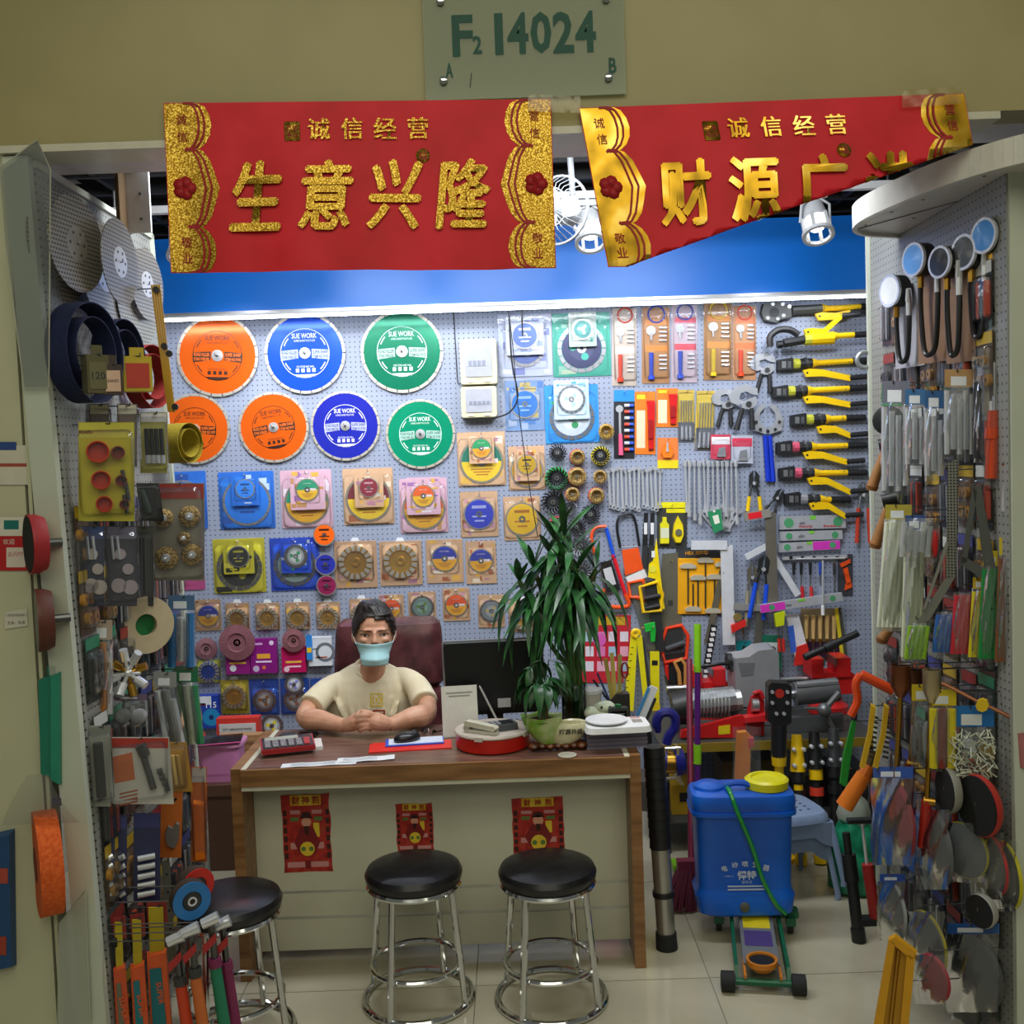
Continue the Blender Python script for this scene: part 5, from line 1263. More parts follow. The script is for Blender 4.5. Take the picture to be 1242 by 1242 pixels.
# ---- second row of carded tools
t, f, k = wthing('ratchet_card', 'black card with blue header holding a pink handled ratchet and two-colour bits', 'tool set', 757, 514); peg(W(757, 476))
poly(t, f, 'card', rect(744.5, 473, 769.5, 556), 0, .0015, M('#1c1e24', .4)); poly(t, f, 'header', rect(744.5, 473, 769.5, 487), .0014, .002, M('#1f86dc', .4))
poly(t, f, 'ratchet_head', cpx(751, 496, 4.6, 14), .003, .014, BRIGHT()); rod(t, f, 'shaft', (751.5, 500), (752, 528), .006, .009, BRIGHT()); rod(t, f, 'grip', (752, 526), (753, 552), .010, .011, M('#e8608a', .35), .013)
for i in range(8):
    b = rod(t, f, 'bit', (757, 492 + 7.6 * i), (763, 492 + 7.6 * i), .0085, .010, M('#e04a2c' if i % 2 else '#c8ccd2', .35)); rod(t, f, 'bit', (763, 492 + 7.6 * i), (768, 492 + 7.6 * i), .0085, .010, M('#2050c8', .35))
def red_tool(x0, y0, x1, y1, label, seed):
    t, f, k = wthing('carded_knife', label, 'tool card', (x0 + x1) / 2, (y0 + y1) / 2, .003, 'orange carded cutters'); peg(W((x0 + x1) / 2, y0 + 3)); w, h = x1 - x0, y1 - y0
    poly(t, f, 'card', rect(x0, y0, x1, y1), 0, .0015, M('#e8781c', .4)); poly(t, f, 'picture', rect(x0 + w * .08, y0 + h * .3, x0 + w * .5, y1 - h * .1), .0014, .002, M('#e6d2b0', .4)); poly(t, f, 'header', rect(x0 + w * .1, y0 + h * .05, x0 + w * .5, y0 + h * .12), .0014, .002, M('#f2c81c', .4))
    poly(t, f, 'tool_body', [(x0 + w * .55, y0 + h * .14), (x0 + w * .96, y0 + h * .14), (x0 + w * .96, y0 + h * .3), (x0 + w * .9, y1 - h * .05), (x0 + w * .66, y1 - h * .05), (x0 + w * .6, y0 + h * .3)], .002, .020, M('#c8181c', .3), .08)
    poly(t, f, 'trigger', rect(x0 + w * .62, y0 + h * .45, x0 + w * .85, y0 + h * .75), .020, .028, M('#9a1216', .35))
red_tool(770, 475, 795, 551, 'tall orange card with a long red cutter', 1); red_tool(796, 471, 822, 518, 'short orange card with a red cutter above the plumb bob card', 2)
t, f, k = wthing('plumb_card', 'orange and yellow card with an orange pear shaped tool', 'tool card', 809, 549); peg(W(809, 534))
poly(t, f, 'card', rect(797.5, 531, 822.5, 558), 0, .0015, M('#e07a38', .4)); poly(t, f, 'band', rect(797.5, 558, 822.5, 568), 0, .002, M('#e8d01c', .4))
poly(t, f, 'body', [(804, 556), (814, 556), (817, 550), (814, 541), (809, 535), (804, 541), (801, 550)], .002, .018, M('#f07a1c', .35), .1); rod(t, f, 'spike', (809, 536), (809, 548), .004, .018, BRIGHT(), .007)
def bit_pack(x0, y0, x1, y1, label, tilt):
    t, f, k = wthing('drill_bit_pack', label, 'bit pack', (x0 + x1) / 2, (y0 + y1) / 2, .003, 'clear bags of drill bits'); peg(W((x0 + x1) / 2, y0 + 3)); w, h = x1 - x0, y1 - y0; s = tilt
    poly(t, f, 'card', [(x0 - s, y1), (x1 - s, y1), (x1, y0), (x0, y0)], 0, .0015, M('#d6b83a', .45)); poly(t, f, 'lower_card', [(x0 - s, y1), (x1 - s, y1), (x1 - s * .3, y0 + h * .62), (x0 - s * .3, y0 + h * .62)], .0014, .0022, M('#6a6c74', .45))
    for i in range(5): rod(t, f, 'bit', (x0 + w * (.2 + .15 * i), y0 + h * .2), (x0 + w * (.2 + .15 * i) - s * .6, y0 + h * .85), .0035, .006 + .001 * (i % 2), STEEL(), .002, 6)
    for i in range(3): rod(t, f, 'nut_driver', (x0 + w * (.25 + .25 * i) - s * .7, y0 + h * .7), (x0 + w * (.25 + .25 * i) - s, y0 + h * .96), .006, .008, BRIGHT())
    part('bag', blister(w * k, h * k, w * k * .9, h * k * .9, .016), CLEAR(), t)
bit_pack(822, 473, 842, 536, 'upright bag of drill bits on a yellow card', 0); bit_pack(845, 474, 867, 546, 'slanted bag of drill bits on a yellow card', 3)
# ---- cable shears and pipe cutters
def shear(cx, cy, s, label, off=.004):
    t, f, k = wthing('cable_shear', label, 'cable shear', cx, cy, off, 'ratchet cable shears with black handles'); peg(W(cx, cy)); m = M('#c3c6cc', .32, .6)
    P_ = lambda a, b: (cx + a * s, cy + b * s)
    poly(t, f, 'jaw', [P_(-15, -2), P_(-8, -11), P_(4, -13), P_(14, -9), P_(15, -2), P_(9, -3), P_(3, -6), P_(-3, -4), P_(-4, 2), P_(2, 5), P_(-6, 8), P_(-13, 5)], .003, .012, m)
    poly(t, f, 'lower_jaw', [P_(-2, 6), P_(5, 2), P_(12, -1), P_(14, 6), P_(8, 12), P_(-2, 12)], .012, .020, m); poly(t, f, 'pivot', cpx(*P_(5, 7), 3 * s, 12), .02, .025, DSTEEL())
    for a, b in (((-1, 11), (-7, 33)), ((8, 11), (9, 33))): rod(t, f, 'handle', P_(*a), P_(*b), .010 * s, .014, M('#1b1c1f', .6), .012 * s)
shear(877, 484, 1.0, 'grey cable shear whose jaw hangs over the pink pouches'); shear(901, 482, 1.2, 'largest grey cable shear with an open round jaw', .034); shear(924, 442, 1.05, 'grey cable shear hung higher, beside the red ratchet set')
# big adjustable pipe wrench with blue handles
t, f, k = wthing('pipe_tongs', 'big silver pipe tongs with long blue handles', 'pipe tongs', 930, 510, .004); peg(W(930, 495)); m = M('#cdd0d6', .28, .6)
for sx in (-1, 1):
    X = lambda u: 930 + sx * u
    poly(t, f, 'jaw', [(X(2), 527), (X(17), 522), (X(19), 508), (X(12), 494), (X(4), 489), (X(3), 494), (X(9), 501), (X(10), 510), (X(5), 517), (X(1), 518)], .004 + .004 * (sx > 0), .016 + .004 * (sx > 0), m)
    rod(t, f, 'handle', (930 + sx * 3, 528), (934 + sx * 3, 584), .011, .012, M('#1638c0', .35), .013)
for px, py in ((916, 512), (944, 512), (921, 521), (939, 521), (930, 523)): poly(t, f, 'rivet', cpx(px, py, 2, 10), .02, .024, DSTEEL())
for x0, y0, x1, y1, c1, c2, lab in ((862, 527, 886, 557, '#d83a58', '#e8e4e6', 'pink and white pouch under the grey shears'), (887, 528, 913, 562, '#c8ccd8', '#d83a58', 'clear pouch with a pink header under the largest shear')):
    t, f, k = wthing('tool_pouch', lab, 'pouch', (x0 + x1) / 2, (y0 + y1) / 2, .030); w, h = x1 - x0, y1 - y0
    poly(t, f, 'card', rect(x0, y0, x1, y1), 0, .002, M(c1, .4)); poly(t, f, 'header', rect(x0 + 1, y0 + h * .1, x1 - 1, y0 + h * .4), .002, .003, M(c2, .4)); poly(t, f, 'contents', [(x0 + w * .3, y1 - h * .1), (x0 + w * .75, y1 - h * .1), (x0 + w * .7, y0 + h * .5), (x0 + w * .4, y0 + h * .55)], .003, .012, M('#b9bcc2', .3, .6))
    part('film', blister(w * k, h * k, w * k * .8, h * k * .6, .012), CLEAR(), t)
# ---- spanners and socket bars in rows
def spanner_mesh(L):
    g = G(); w = .0065
    g.prism([(-w, -L * .42), (w, -L * .42), (w * .8, L * .40), (-w * .8, L * .40)], -.006, 0)
    g.at(T(0, 0, -L * .46)).ring(.006, .0115, -.009, .001, 14); g.at(T(0, 0, L * .44))
    g.prism([(-.012, .010), (-.013, -.004), (-.006, -.014), (.006, -.014), (.013, -.004), (.012, .010), (.0055, .014), (.005, .001), (-.005, .001), (-.0055, .014)], -.008, 0).at(I4)
    return g.mesh('combination_spanner', [BRIGHT()])
for i in range(13):
    px = 739 + i * 5.1; L = (.20 + .012 * ((i * 5) % 4)); o = link('combination_spanner', spanner_mesh(L), None, W(px, 592 + 2 * ((i * 3) % 3), .010 + .012 * (i % 2))); o.rotation_euler = (0, R(-2 + (i * 7) % 5), 0)
    tag(o, 'chrome combination spanner in the row beside the wire brushes', 'spanner', 'chrome combination spanners hung in a row')
    if i % 2 == 0: peg(W(px, 570))
for i in range(12):
    px = 831 + i * 5.6; L = .21 + .02 * ((i * 5) % 4)
    t = thing('socket_wrench', 'chrome socket handle in the row below the pink pouches', 'socket wrench', W(px, 563, .014 + .014 * (i % 2)), 0, 'chrome socket handles hung in a row', ry=-1 + (i * 3) % 4)
    part('shaft', G().cyl((0, 0, -.01), (0, 0, -L), .006, n=10), BRIGHT(), t); part('socket', G().cyl((0, 0, -L), (0, 0, -L - .035), .0095, n=12), BRIGHT(), t); part('head', G().cyl((0, 0, -.012), (0, 0, .018), .010, n=12), BRIGHT(), t)
    if i % 2 == 0: peg(W(px, 560))
for i in range(9):
    a, b = W(858 + i * 4, 626 + abs(i - 4) * 1.2, .012), 0; o = link('short_spanner', spanner_mesh(.12), None, a); o.rotation_euler = (0, R(-40 + 9 * i), 0); tag(o, 'short chrome spanner in the fan around the green tag', 'spanner', 'short chrome spanners fanned out')
t, f, k = wthing('price_tag', 'green and white tag hanging between the fanned spanners', 'tag', 868, 632, .040); poly(t, f, 'card', [(858, 621), (874, 617), (877, 642), (866, 647)], 0, .002, M('#2a8a5a', .4)); poly(t, f, 'window', [(864, 626), (871, 624), (873, 634), (867, 636)], .002, .003, M('#e6e8d8', .4)); poly(t, f, 'string_knot', cpx(866, 620, 1.5, 8), .002, .006, WHITE())
# ---- hydraulic crimpers
YM, BK = M('#f0c40e', .35), M('#1c1d20', .5)
def crimper(hx0, y, x_end, kind, label, dy=-4.0, lever=None, off=.006):
    t, f, k = wthing('hydraulic_crimper', label, 'crimping tool', hx0 + 30, y, off, 'yellow handled hydraulic crimpers'); peg(W(hx0 + 20, y)); peg(W(x_end - 30, y - 2))
    sl = dy / 100.0; Y = lambda x: y + (x - hx0) * sl
    if kind == 'cutter':
        poly(t, f, 'head', [(hx0, y + 2), (hx0 + 3, y - 10), (hx0 + 14, y - 13), (hx0 + 34, y - 10), (hx0 + 38, y - 3), (hx0 + 38, y + 7), (hx0 + 24, y + 10), (hx0 + 20, y + 14), (hx0 + 4, y + 11)], .004, .034, M('#4a4b4a', .45, .3), .05)
        poly(t, f, 'mouth', cpx(hx0 + 16, y + 1, 6, 14), .034, .036, BK)
        for px, py in ((hx0 + 14, y - 9), (hx0 + 26, y - 9), (hx0 + 34, y - 6), (hx0 + 27, y + 5), (hx0 + 8, y + 8), (hx0 + 20, y + 9)): poly(t, f, 'bolt', cpx(px, py, 2.2, 8), .034, .040, BRIGHT())
        rod(t, f, 'body', (hx0 + 38, Y(hx0 + 38)), (hx0 + 76, Y(hx0 + 76)), .024, .022, M('#4f5150', .4, .3)); xs = hx0 + 74
    elif kind == 'c':
        path(t, f, 'c_frame', [(hx0 + 2, y + 8), (hx0 + 2, y - 4), (hx0 + 12, y - 12), (hx0 + 26, y - 12), (hx0 + 36, y - 6)], .017, .022, BK); rod(t, f, 'anvil', (hx0 + 10, y + 6), (hx0 + 16, y + 5), .020, .022, M('#2a2b2e', .4, .5))
        rod(t, f, 'body', (hx0 + 18, y + 4), (hx0 + 44, Y(hx0 + 44) + 2), .022, .022, BK); rod(t, f, 'label_ring', (hx0 + 43, Y(hx0 + 43) + 2), (hx0 + 51, Y(hx0 + 51) + 2), .030, .022, M('#b8b83a', .4)); rod(t, f, 'cylinder', (hx0 + 51, Y(hx0 + 51) + 2), (hx0 + 78, Y(hx0 + 78) + 2), .031, .022, YM); xs = hx0 + 76
    else:
        poly(t, f, 'head', [(hx0, y + 7), (hx0, y - 6), (hx0 + 18, y - 9), (hx0 + 20, y - 6), (hx0 + 20, y + 6)], .004, .036, BK, .04); poly(t, f, 'die', rect(hx0 + 5, y - 4, hx0 + 10, y + 4), .036, .039, M('#b9bcc0', .3, .8)); poly(t, f, 'die', rect(hx0 + 12, y - 4, hx0 + 16, y + 4), .036, .039, M('#8f9296', .3, .8))
        rod(t, f, 'collar', (hx0 + 19, Y(hx0 + 19)), (hx0 + 27, Y(hx0 + 27)), .027, .022, M(kind, .35)); rod(t, f, 'body', (hx0 + 27, Y(hx0 + 27)), (hx0 + 42, Y(hx0 + 42)), .026, .022, BK); rod(t, f, 'knob', (hx0 + 34, Y(hx0 + 34)), (hx0 + 37, Y(hx0 + 37) - 1), .030, .022, M('#3a3b3e', .4)); xs = hx0 + 42
    ex = x_end - 24
    rod(t, f, 'sleeve', (xs, Y(xs)), (xs + 7, Y(xs + 7)), .026, .022, YM, .016); rod(t, f, 'handle', (xs + 6, Y(xs + 6)), (ex, Y(ex)), .0145, .022, YM)
    g = G()
    for i in range(8):
        xa = ex + 24 * i / 8; a, b = f(xa, Y(xa)), f(xa + 2.4, Y(xa + 2.4)); g.cyl((a[0], -.022, a[1]), (b[0], -.022, b[1]), .0165, n=10)
    a, b = f(ex, Y(ex)), f(x_end, Y(x_end)); g.cyl((a[0], -.022, a[1]), (b[0], -.022, b[1]), .014, n=10); part('grip', g, BK, t)
    if lever:
        lx, ly, ex_, ey = lever
        lv = poly(t, f, 'lever', [(lx, ly - 4), (lx + 8, ly - 6), (lx + 24, ly - 5), (ex_ - 12, ey - 5), (ex_ - 12, ey + 2), (lx + 24, ly + 3), (lx + 4, ly + 4)], .024, .044, YM)
        o = poly(t, f, 'pivot_hole', cpx(lx + 5, ly - 1, 1.4, 8), .044, .0455, BK); rod(t, f, 'lever_grip', (ex_ - 13, ey - 2), (ex_ + 10, ey - 4), .013, .032, BK)
GR = '#b8b83a'; PK = '#c8506a'
crimper(921, 379, 1066, 'cutter', 'topmost hydraulic cutter with a bolted grey head', -5, (986, 386, 1040, 382))
crimper(931, 413, 1058, 'c', 'hydraulic crimper with a black C shaped head', -6, (972, 405, 1030, 386), .062)
crimper(941, 443, 1056, GR, 'hydraulic crimper level with the raised grey shear, third from the top', -5, (971, 454, 1040, 461))
crimper(935, 476, 1052, GR, 'hydraulic crimper beside the black shear handles, fourth from the top', -5, (971, 486, 1040, 493))
crimper(957, 510, 1048, GR, 'short hydraulic crimper beside the silver pipe tongs, fifth from the top', -4, (987, 522, 1040, 530))
crimper(940, 543, 1050, PK, 'hydraulic crimper beside the blue pipe tong handles, sixth from the top', -3, (971, 553, 1036, 562))
crimper(943, 574, 1050, PK, 'hydraulic crimper above the last one, seventh from the top', -1, (976, 584, 1040, 598))
crimper(950, 605, 1030, '#8a8c92', 'lowest hydraulic crimper just above the spirit levels', 1, (978, 614, 1034, 627))
# ---- pliers and bolt cutters right of the spanners
def cutter(cx, cy, s, jaw, grip, label, ang=0, L=46, off=.018):
    t, f, k = wthing('bolt_cutter', label, 'cutter', cx, cy, off, None); c_, s_ = math.cos(R(ang)), math.sin(R(ang))
    P_ = lambda a, b: (cx + (a * c_ - b * s_) * s, cy + (a * s_ + b * c_) * s)
    peg(W(cx, cy)); peg(W(cx, cy, 0))
    for sx in (-1, 1):
        poly(t, f, 'jaw', [P_(sx * 1, -16), P_(sx * 6, -10), P_(sx * 6, 4), P_(sx * 1, 6)], .004 + .004 * (sx > 0), .014 + .004 * (sx > 0), jaw); rod(t, f, 'arm', P_(sx * 3, 2), P_(sx * 6, 18), .006 * s, .012, jaw); rod(t, f, 'grip', P_(sx * 6, 16), P_(sx * 8, L), .010 * s, .014, grip)
    poly(t, f, 'pivot', cpx(*P_(0, 0), 2.4 * s, 10), .018, .024, BRIGHT())
cutter(914, 586, 1.0, DSTEEL(), YM, 'yellow and black pliers under the tool pouch', 0, 34); cutter(942, 604, .8, BK, BK, 'small black cable cutter under the blue tong handles', 30, 24)
cutter(912, 700, 1.0, M('#8a8578', .4, .7), M('#9a937c', .4), 'long bolt cutter with khaki arms', 0, 60); cutter(925, 690, 1.1, BK, M('#1a50d8', .35), 'black bolt cutter with blue grips', 8, 55, .048)
cutter(1046, 600, 1.0, M('#8f9296', .35, .8), M('#c03a20', .4), 'snips with orange red grips by the slotted upright', 0, 58)
# ---- saws
OR, BL_ = M('#f0561c', .35), M('#1a55d8', .35)
t, f, k = wthing('hacksaw', 'orange hacksaw with blue and red frame beside the plant leaves', 'hacksaw', 740, 680, .010); peg(W(734, 640))
path(t, f, 'frame', [(735, 638), (722, 640), (717, 652), (722, 676)], .008, .016, OR); rod(t, f, 'tube', (735, 640), (745, 678), .0095, .016, BL_); rod(t, f, 'tube', (743, 672), (758, 720), .010, .016, M('#e01c2c', .35))
path(t, f, 'handle', [(758, 720), (762, 734), (740, 735), (732, 727), (731, 714)], .011, .016, OR); poly(t, f, 'sleeve', [(728, 682), (741, 679), (752, 714), (733, 719)], .006, .012, BLACK()); poly(t, f, 'print', [(731, 690), (741, 687), (747, 708), (737, 711)], .012, .0128, M('#c8c8cc', .5))
rod(t, f, 'blade', (724, 676), (736, 722), .003, .016, STEEL())
def handsaw(label, blade, handle, hm, bm, guard=None, off=.012):
    cx, cy = blade[0]; t, f, k = wthing('handsaw', label, 'handsaw', cx, cy, off); peg(W(cx, cy))
    poly(t, f, 'blade', blade, .002, .004, bm)
    path(t, f, 'handle', handle, .0105, .010, hm, True, n=8)
    if guard: poly(t, f, 'sheath', guard[0], .004, .009, guard[1])
    return t, f
t, f = handsaw('handsaw with orange sheath and orange closed grip below a black saw', [(756, 690), (783, 684), (800, 800), (790, 806)], [(762, 707), (779, 703), (789, 722), (783, 728), (772, 724), (764, 724)], OR, M('#9a9c9e', .35, .8), ([(754, 667), (774, 664), (780, 690), (758, 698)], OR))
poly(t, f, 'label', [(758, 700), (781, 690), (785, 700), (762, 706)], .009, .0105, WHITE())
t, f, k = wthing('black_saw_frame', 'black bow saw frame above the orange sheathed saw', 'saw', 758, 645, .008); path(t, f, 'frame', [(752, 664), (748, 640), (751, 627), (764, 623), (770, 632), (775, 662)], .007, .012, BLACK()); rod(t, f, 'blade', (752, 664), (775, 662), .003, .012, STEEL()); peg(W(758, 626))
for i, (x, lab) in enumerate(((784, 'black pad saw hung just above the olive saw tip, upright'), (792, 'black pad saw hung slightly tilted beside the upright one'))):
    t, f, k = wthing('pad_saw', lab, 'saw', x, 650, .008 + .02 * i); poly(t, f, 'blade', [(x - 3, 622), (x + 2, 622), (x + 1, 662), (x - 5, 662)], .001, .003, BLACK()); poly(t, f, 'handle', [(x - 5, 662), (x + 2, 662), (x + 1, 690), (x - 6, 688)], 0, .012, M('#2a2b2e', .6)); poly(t, f, 'label', rect(x - 3, 634, x + 1, 648), .003, .004, WHITE())
t, f = handsaw('yellow gripped handsaw with black inner pad', [(781, 706), (798, 702), (806, 790), (797, 792)], [(776, 712), (797, 705), (803, 720), (801, 740), (780, 742)], YM, M('#55585a', .35, .8), None, .036); rod(t, f, 'pad', (781, 726), (800, 722), .012, .014, BLACK()); rod(t, f, 'pad', (782, 738), (800, 734), .011, .014, BLACK())
t, f, k = wthing('yellow_try_square', 'bright yellow angle marker with round cutout beside the chalk line card', 'angle marker', 796, 690, .040); poly(t, f, 'blade', [(796, 652), (800, 690), (806, 738), (801, 739), (795, 702), (786, 700), (787, 684), (792, 680)], 0, .006, M('#f4d90c', .35)); poly(t, f, 'dial', cpx(791, 690, 4.5, 14), .006, .009, M('#e8e04a', .3)); poly(t, f, 'sight', rect(790, 668, 794, 676), .006, .008, WHITE())
t, f, k = wthing('olive_handsaw', 'wide olive grey saw blade without a grip in sight', 'handsaw', 812, 715, .005); peg(W(813, 680)); poly(t, f, 'blade', [(803, 672), (822, 670), (827, 758), (800, 764)], .001, .004, M('#7a7868', .4, .5)); poly(t, f, 'etching', rect(810, 728, 816, 735), .004, .0045, M('#3a3a34', .5)); poly(t, f, 'handle', [(800, 764), (827, 758), (829, 786), (803, 790)], 0, .02, M('#2c2d2e', .6))
t, f = handsaw('saw with red orange hexagonal grip low on the board', [(803, 795), (832, 790), (829, 845), (812, 850)], [(801, 782), (808, 762), (826, 758), (834, 770), (832, 798), (806, 803)], M('#e8401c', .35), M('#3a3b3d', .4, .6)); rod(t, f, 'pad', (807, 787), (829, 779), .015, .016, M('#3a3c40', .6))
t, f = handsaw('old saw with a wooden grip low on the board', [(818, 833), (832, 830), (829, 875), (815, 880)], [(818, 803), (826, 799), (831, 806), (831, 838), (825, 838), (823, 815)], M('#c98f4a', .5), M('#6a6c6c', .4, .7), None, .05)
# ---- chalk line card, allen key set
t, f, k = wthing('chalk_line_card', 'card with a yellow chalk bottle and yellow chalk line reel', 'chalk line', 814, 645, .006); peg(W(814, 613)); poly(t, f, 'card', rect(797, 609, 833, 664), 0, .0015, M('#3a3c3a', .4)); poly(t, f, 'header', rect(794, 609, 831, 616), .001, .004, M('#e8dc14', .4)); poly(t, f, 'header', rect(808, 617, 832, 622), .001, .004, M('#e8dc14', .4))
poly(t, f, 'bottle', [(800, 660), (811, 660), (811, 636), (808, 632), (808, 627), (803, 627), (803, 632), (800, 636)], .002, .022, M('#e6dc28', .3), .06); poly(t, f, 'bottle_label', rect(800.5, 640, 810.5, 652), .022, .0226, M('#d8dcc0', .4)); poly(t, f, 'reel', [(815, 650), (819, 659), (825, 659), (829, 649), (828, 636), (822, 625), (817, 636)], .002, .024, M('#f0d81c', .3), .1); poly(t, f, 'knob', cpx(822, 645, 4, 14), .024, .032, M('#6a6a5a', .4))
t, f, k = wthing('hex_key_set', 'yellow card of T handled hex keys under the white square', 'hex key set', 854, 708, .004); peg(W(854, 672)); poly(t, f, 'card', [(819, 746), (886, 746), (886, 664), (820, 664)], 0, .002, M('#3a3c40', .4)); poly(t, f, 'tray', rect(821.5, 677, 885, 745), .002, .008, M('#eda81a', .35), .02)
g = G(); x, z = f(845, 670.5); gtext(g, 'HEX SERIES', x, -.0028, z, w=28 * K, h=.018, bold=.02); part('lettering', g, M('#e8a020', .4), t, 0)
for cx, cy, L in ((834, 686, 46), (855, 679, 58), (846, 700, 36), (866, 699, 34), (840, 738, -30), (876, 684, 40), (864, 740, -8)):
    p = rod(t, f, 'key', (cx, cy), (cx, cy + L), .004, .014, DSTEEL(), None, 6); poly(t, f, 'key_handle', [(cx - 9, cy + 3), (cx - 10, cy), (cx - 5, cy - 3), (cx + 5, cy - 3), (cx + 10, cy), (cx + 9, cy + 3)], .010, .020, M('#d8d2bc', .3, .4))
# ---- squares
def square(label, a, b, c, w1, w2, m1, m2, off, tagm=None):
    """two straight arms meeting at b"""
    t, f, k = wthing('try_square', label, 'square', b[0], b[1], off)
    def arm(name, p, q, w, m, th):
        d = Vector((q[0] - p[0], q[1] - p[1])).normalized(); n = Vector((-d.y, d.x)) * w / 2
        return poly(t, f, name, [(p[0] + n.x, p[1] + n.y), (q[0] + n.x, q[1] + n.y), (q[0] - n.x, q[1] - n.y), (p[0] - n.x, p[1] - n.y)], .0, th, m)
    arm('stock', a, b, w1, m1, .014); arm('blade', b, c, w2, m2, .005)
    if tagm: arm('sticker', (a[0] * .85 + b[0] * .15, a[1] * .85 + b[1] * .15), (a[0] * .35 + b[0] * .65, a[1] * .35 + b[1] * .65), w1 * .75, tagm, .0150)
    peg(W(*b)); return t
AL = M('#dfe2e8', .35, .2); GS = M('#8d887c', .35, .6)
square('large white square over the hex key set', (838, 661), (881, 661), (884, 782), 11, 15, AL, AL, .045)
square('grey brown square with a red sticker, its blade hanging down', (902, 627), (934, 622), (937, 732), 10, 13, M('#9c9890', .4, .3), GS, .060, M('#e0202c', .4))
square('white square crossing behind the grey brown blade', (904, 676), (930, 662), (968, 722), 7, 8, AL, AL, .035)
square('small grey square lying level under the white one', (889, 735), (922, 737), (917, 806), 8, 9, M('#a6a6a2', .35, .4), M('#77756c', .35, .5), .040)
t, f, k = wthing('steel_rule', 'dull steel rule slanting behind the large white square', 'rule', 862, 735, .02); poly(t, f, 'blade', [(873, 690), (880, 692), (862, 782), (854, 780)], 0, .003, M('#7d7666', .4, .5)); poly(t, f, 'hole', cpx(874, 694, 1.2, 8), .003, .0036, BLACK()); peg(W(875, 694))
t, f, k = wthing('checked_strip', 'black and white checked strip slanting beside the purple pole', 'strip', 860, 790, .06); poly(t, f, 'strip', [(862, 757), (870, 759), (858, 832), (849, 830)], 0, .003, BLACK())
for i in range(11):
    u = (i + .5) / 11; cx, cy = 866 - 12.5 * u, 760 + 70 * u; poly(t, f, 'check', [(cx - 3, cy - 2), (cx + 2, cy - 2.4), (cx + 3, cy + 1.6), (cx - 2, cy + 2)], .003, .0036, WHITE())
peg(W(866, 760))
# ---- spirit levels
def level(label, a, b, h, tint, off, bubble=True, seed=0):
    t, f, k = wthing('spirit_level', label, 'spirit level', (a[0] + b[0]) / 2, (a[1] + b[1]) / 2, off, 'silver spirit levels'); d = Vector((b[0] - a[0], b[1] - a[1])); L = d.length; d.normalize(); n = Vector((-d.y, d.x))
    Q = lambda u, v: (a[0] + d.x * L * u + n.x * v * h, a[1] + d.y * L * u + n.y * v * h)
    poly(t, f, 'beam', [Q(0, .5), Q(1, .5), Q(1, -.5), Q(0, -.5)], 0, .024, M('#c9ccd4', .3, .4))
    if tint: poly(t, f, 'pink_end', [Q(tint[0], .46), Q(tint[1], .46), Q(tint[1], -.46), Q(tint[0], -.46)], .024, .0246, M('#d43ab8', .35))
    for u in ((.14, .88) if bubble else (.5,)):
        c = Q(u, 0); poly(t, f, 'vial', cpx(c[0], c[1], h * .36, 16), .0246, .026, M('#4f9a6a', .15)); 
    c = Q(.5, -.3); poly(t, f, 'centre_vial', [Q(.46, -.2), Q(.55, -.2), Q(.55, -.5), Q(.46, -.5)], .0246, .026, M('#7fc84a', .2))
    g = G(); x, z = f(*Q(.34, .05)); g.box((x, -.0250, z), (.03, .0004, .010)); part('print', g, M('#70747c', .5), t, 0); peg(W(*Q(.3, 0))); return t, f
t, f = level('topmost spirit level still in its printed sleeve', (944, 634), (1024, 632), 16, None, .006)
g = G(); x, z = f(975, 638); gtext(g, '+sons', x, -.0255, z, w=.07, h=.014, bold=.02); x, z = f(1008, 637); gtext(g, 'bosaidi', x, -.0255, z, w=.09, h=.014, bold=.02); part('lettering', g, M('#c0303a', .5), t, 0)
level('middle spirit level with two green vials', (945, 650), (1020, 648), 11, None, .006)
level('spirit level with a magenta end under the middle one', (943, 664), (1017, 660), 11, (.56, 1), .006); level('spirit level with a pink end slanting upwards across the board', (921, 738), (1020, 723), 10, (0, .3), .075)
# ---- rack strip, screwdrivers, T bar
t, f, k = wthing('tool_strip', 'chrome tool strip above the hanging screwdrivers', 'tool rack', 985, 677, .002); poly(t, f, 'bar', [(948, 679), (1026, 676), (1026, 672), (948, 675)], 0, .02, BRIGHT())
for i in range(5): poly(t, f, 'slot', rect(956 + 14 * i, 674, 960 + 14 * i, 678), .02, .0205, BLACK())
for i, (x, g1, g2, lab) in enumerate(((962, '#1c1d20', None, 'black screwdriver hung in the strip, next to the squares'), (971, '#1c1d20', '#d02a30', 'black screwdriver with a red lower grip, longest of its strip'), (982, '#1c1d20', '#d83a3c', 'black screwdriver with a broad red lower grip'), (994, '#2a50b8', '#9aa2b8', 'blue handled screwdriver in a sleeve'), (1011, '#3a3b3e', None, 'thin dark screwdriver beside the orange knife card'))):
    t, f, k = wthing('screwdriver', lab, 'screwdriver', x, 680, .012, 'screwdrivers in the chrome strip'); rod(t, f, 'grip', (x, 682), (x, 697), .009, .010, M(g1, .5), .006); rod(t, f, 'shaft', (x, 696), (x, 714), .003, .010, STEEL())
    if g2: rod(t, f, 'lower_grip', (x + 1, 711), (x + 1.5, 727), .009, .012, M(g2, .35), .010)
    else: rod(t, f, 'tip', (x, 713), (x, 720), .003, .010, DSTEEL(), .001)
t, f, k = wthing('t_bar_wrench', 'thin chrome T bar wrench hanging over the slanting level', 'wrench', 998, 700, .12); rod(t, f, 'shaft', (998, 680), (998, 736), .005, 0, BRIGHT()); rod(t, f, 'socket', (998, 734), (998, 746), .009, 0, WHITE()); rod(t, f, 'cross_bar', (966, 678), (1025, 677), .005, 0, BRIGHT())
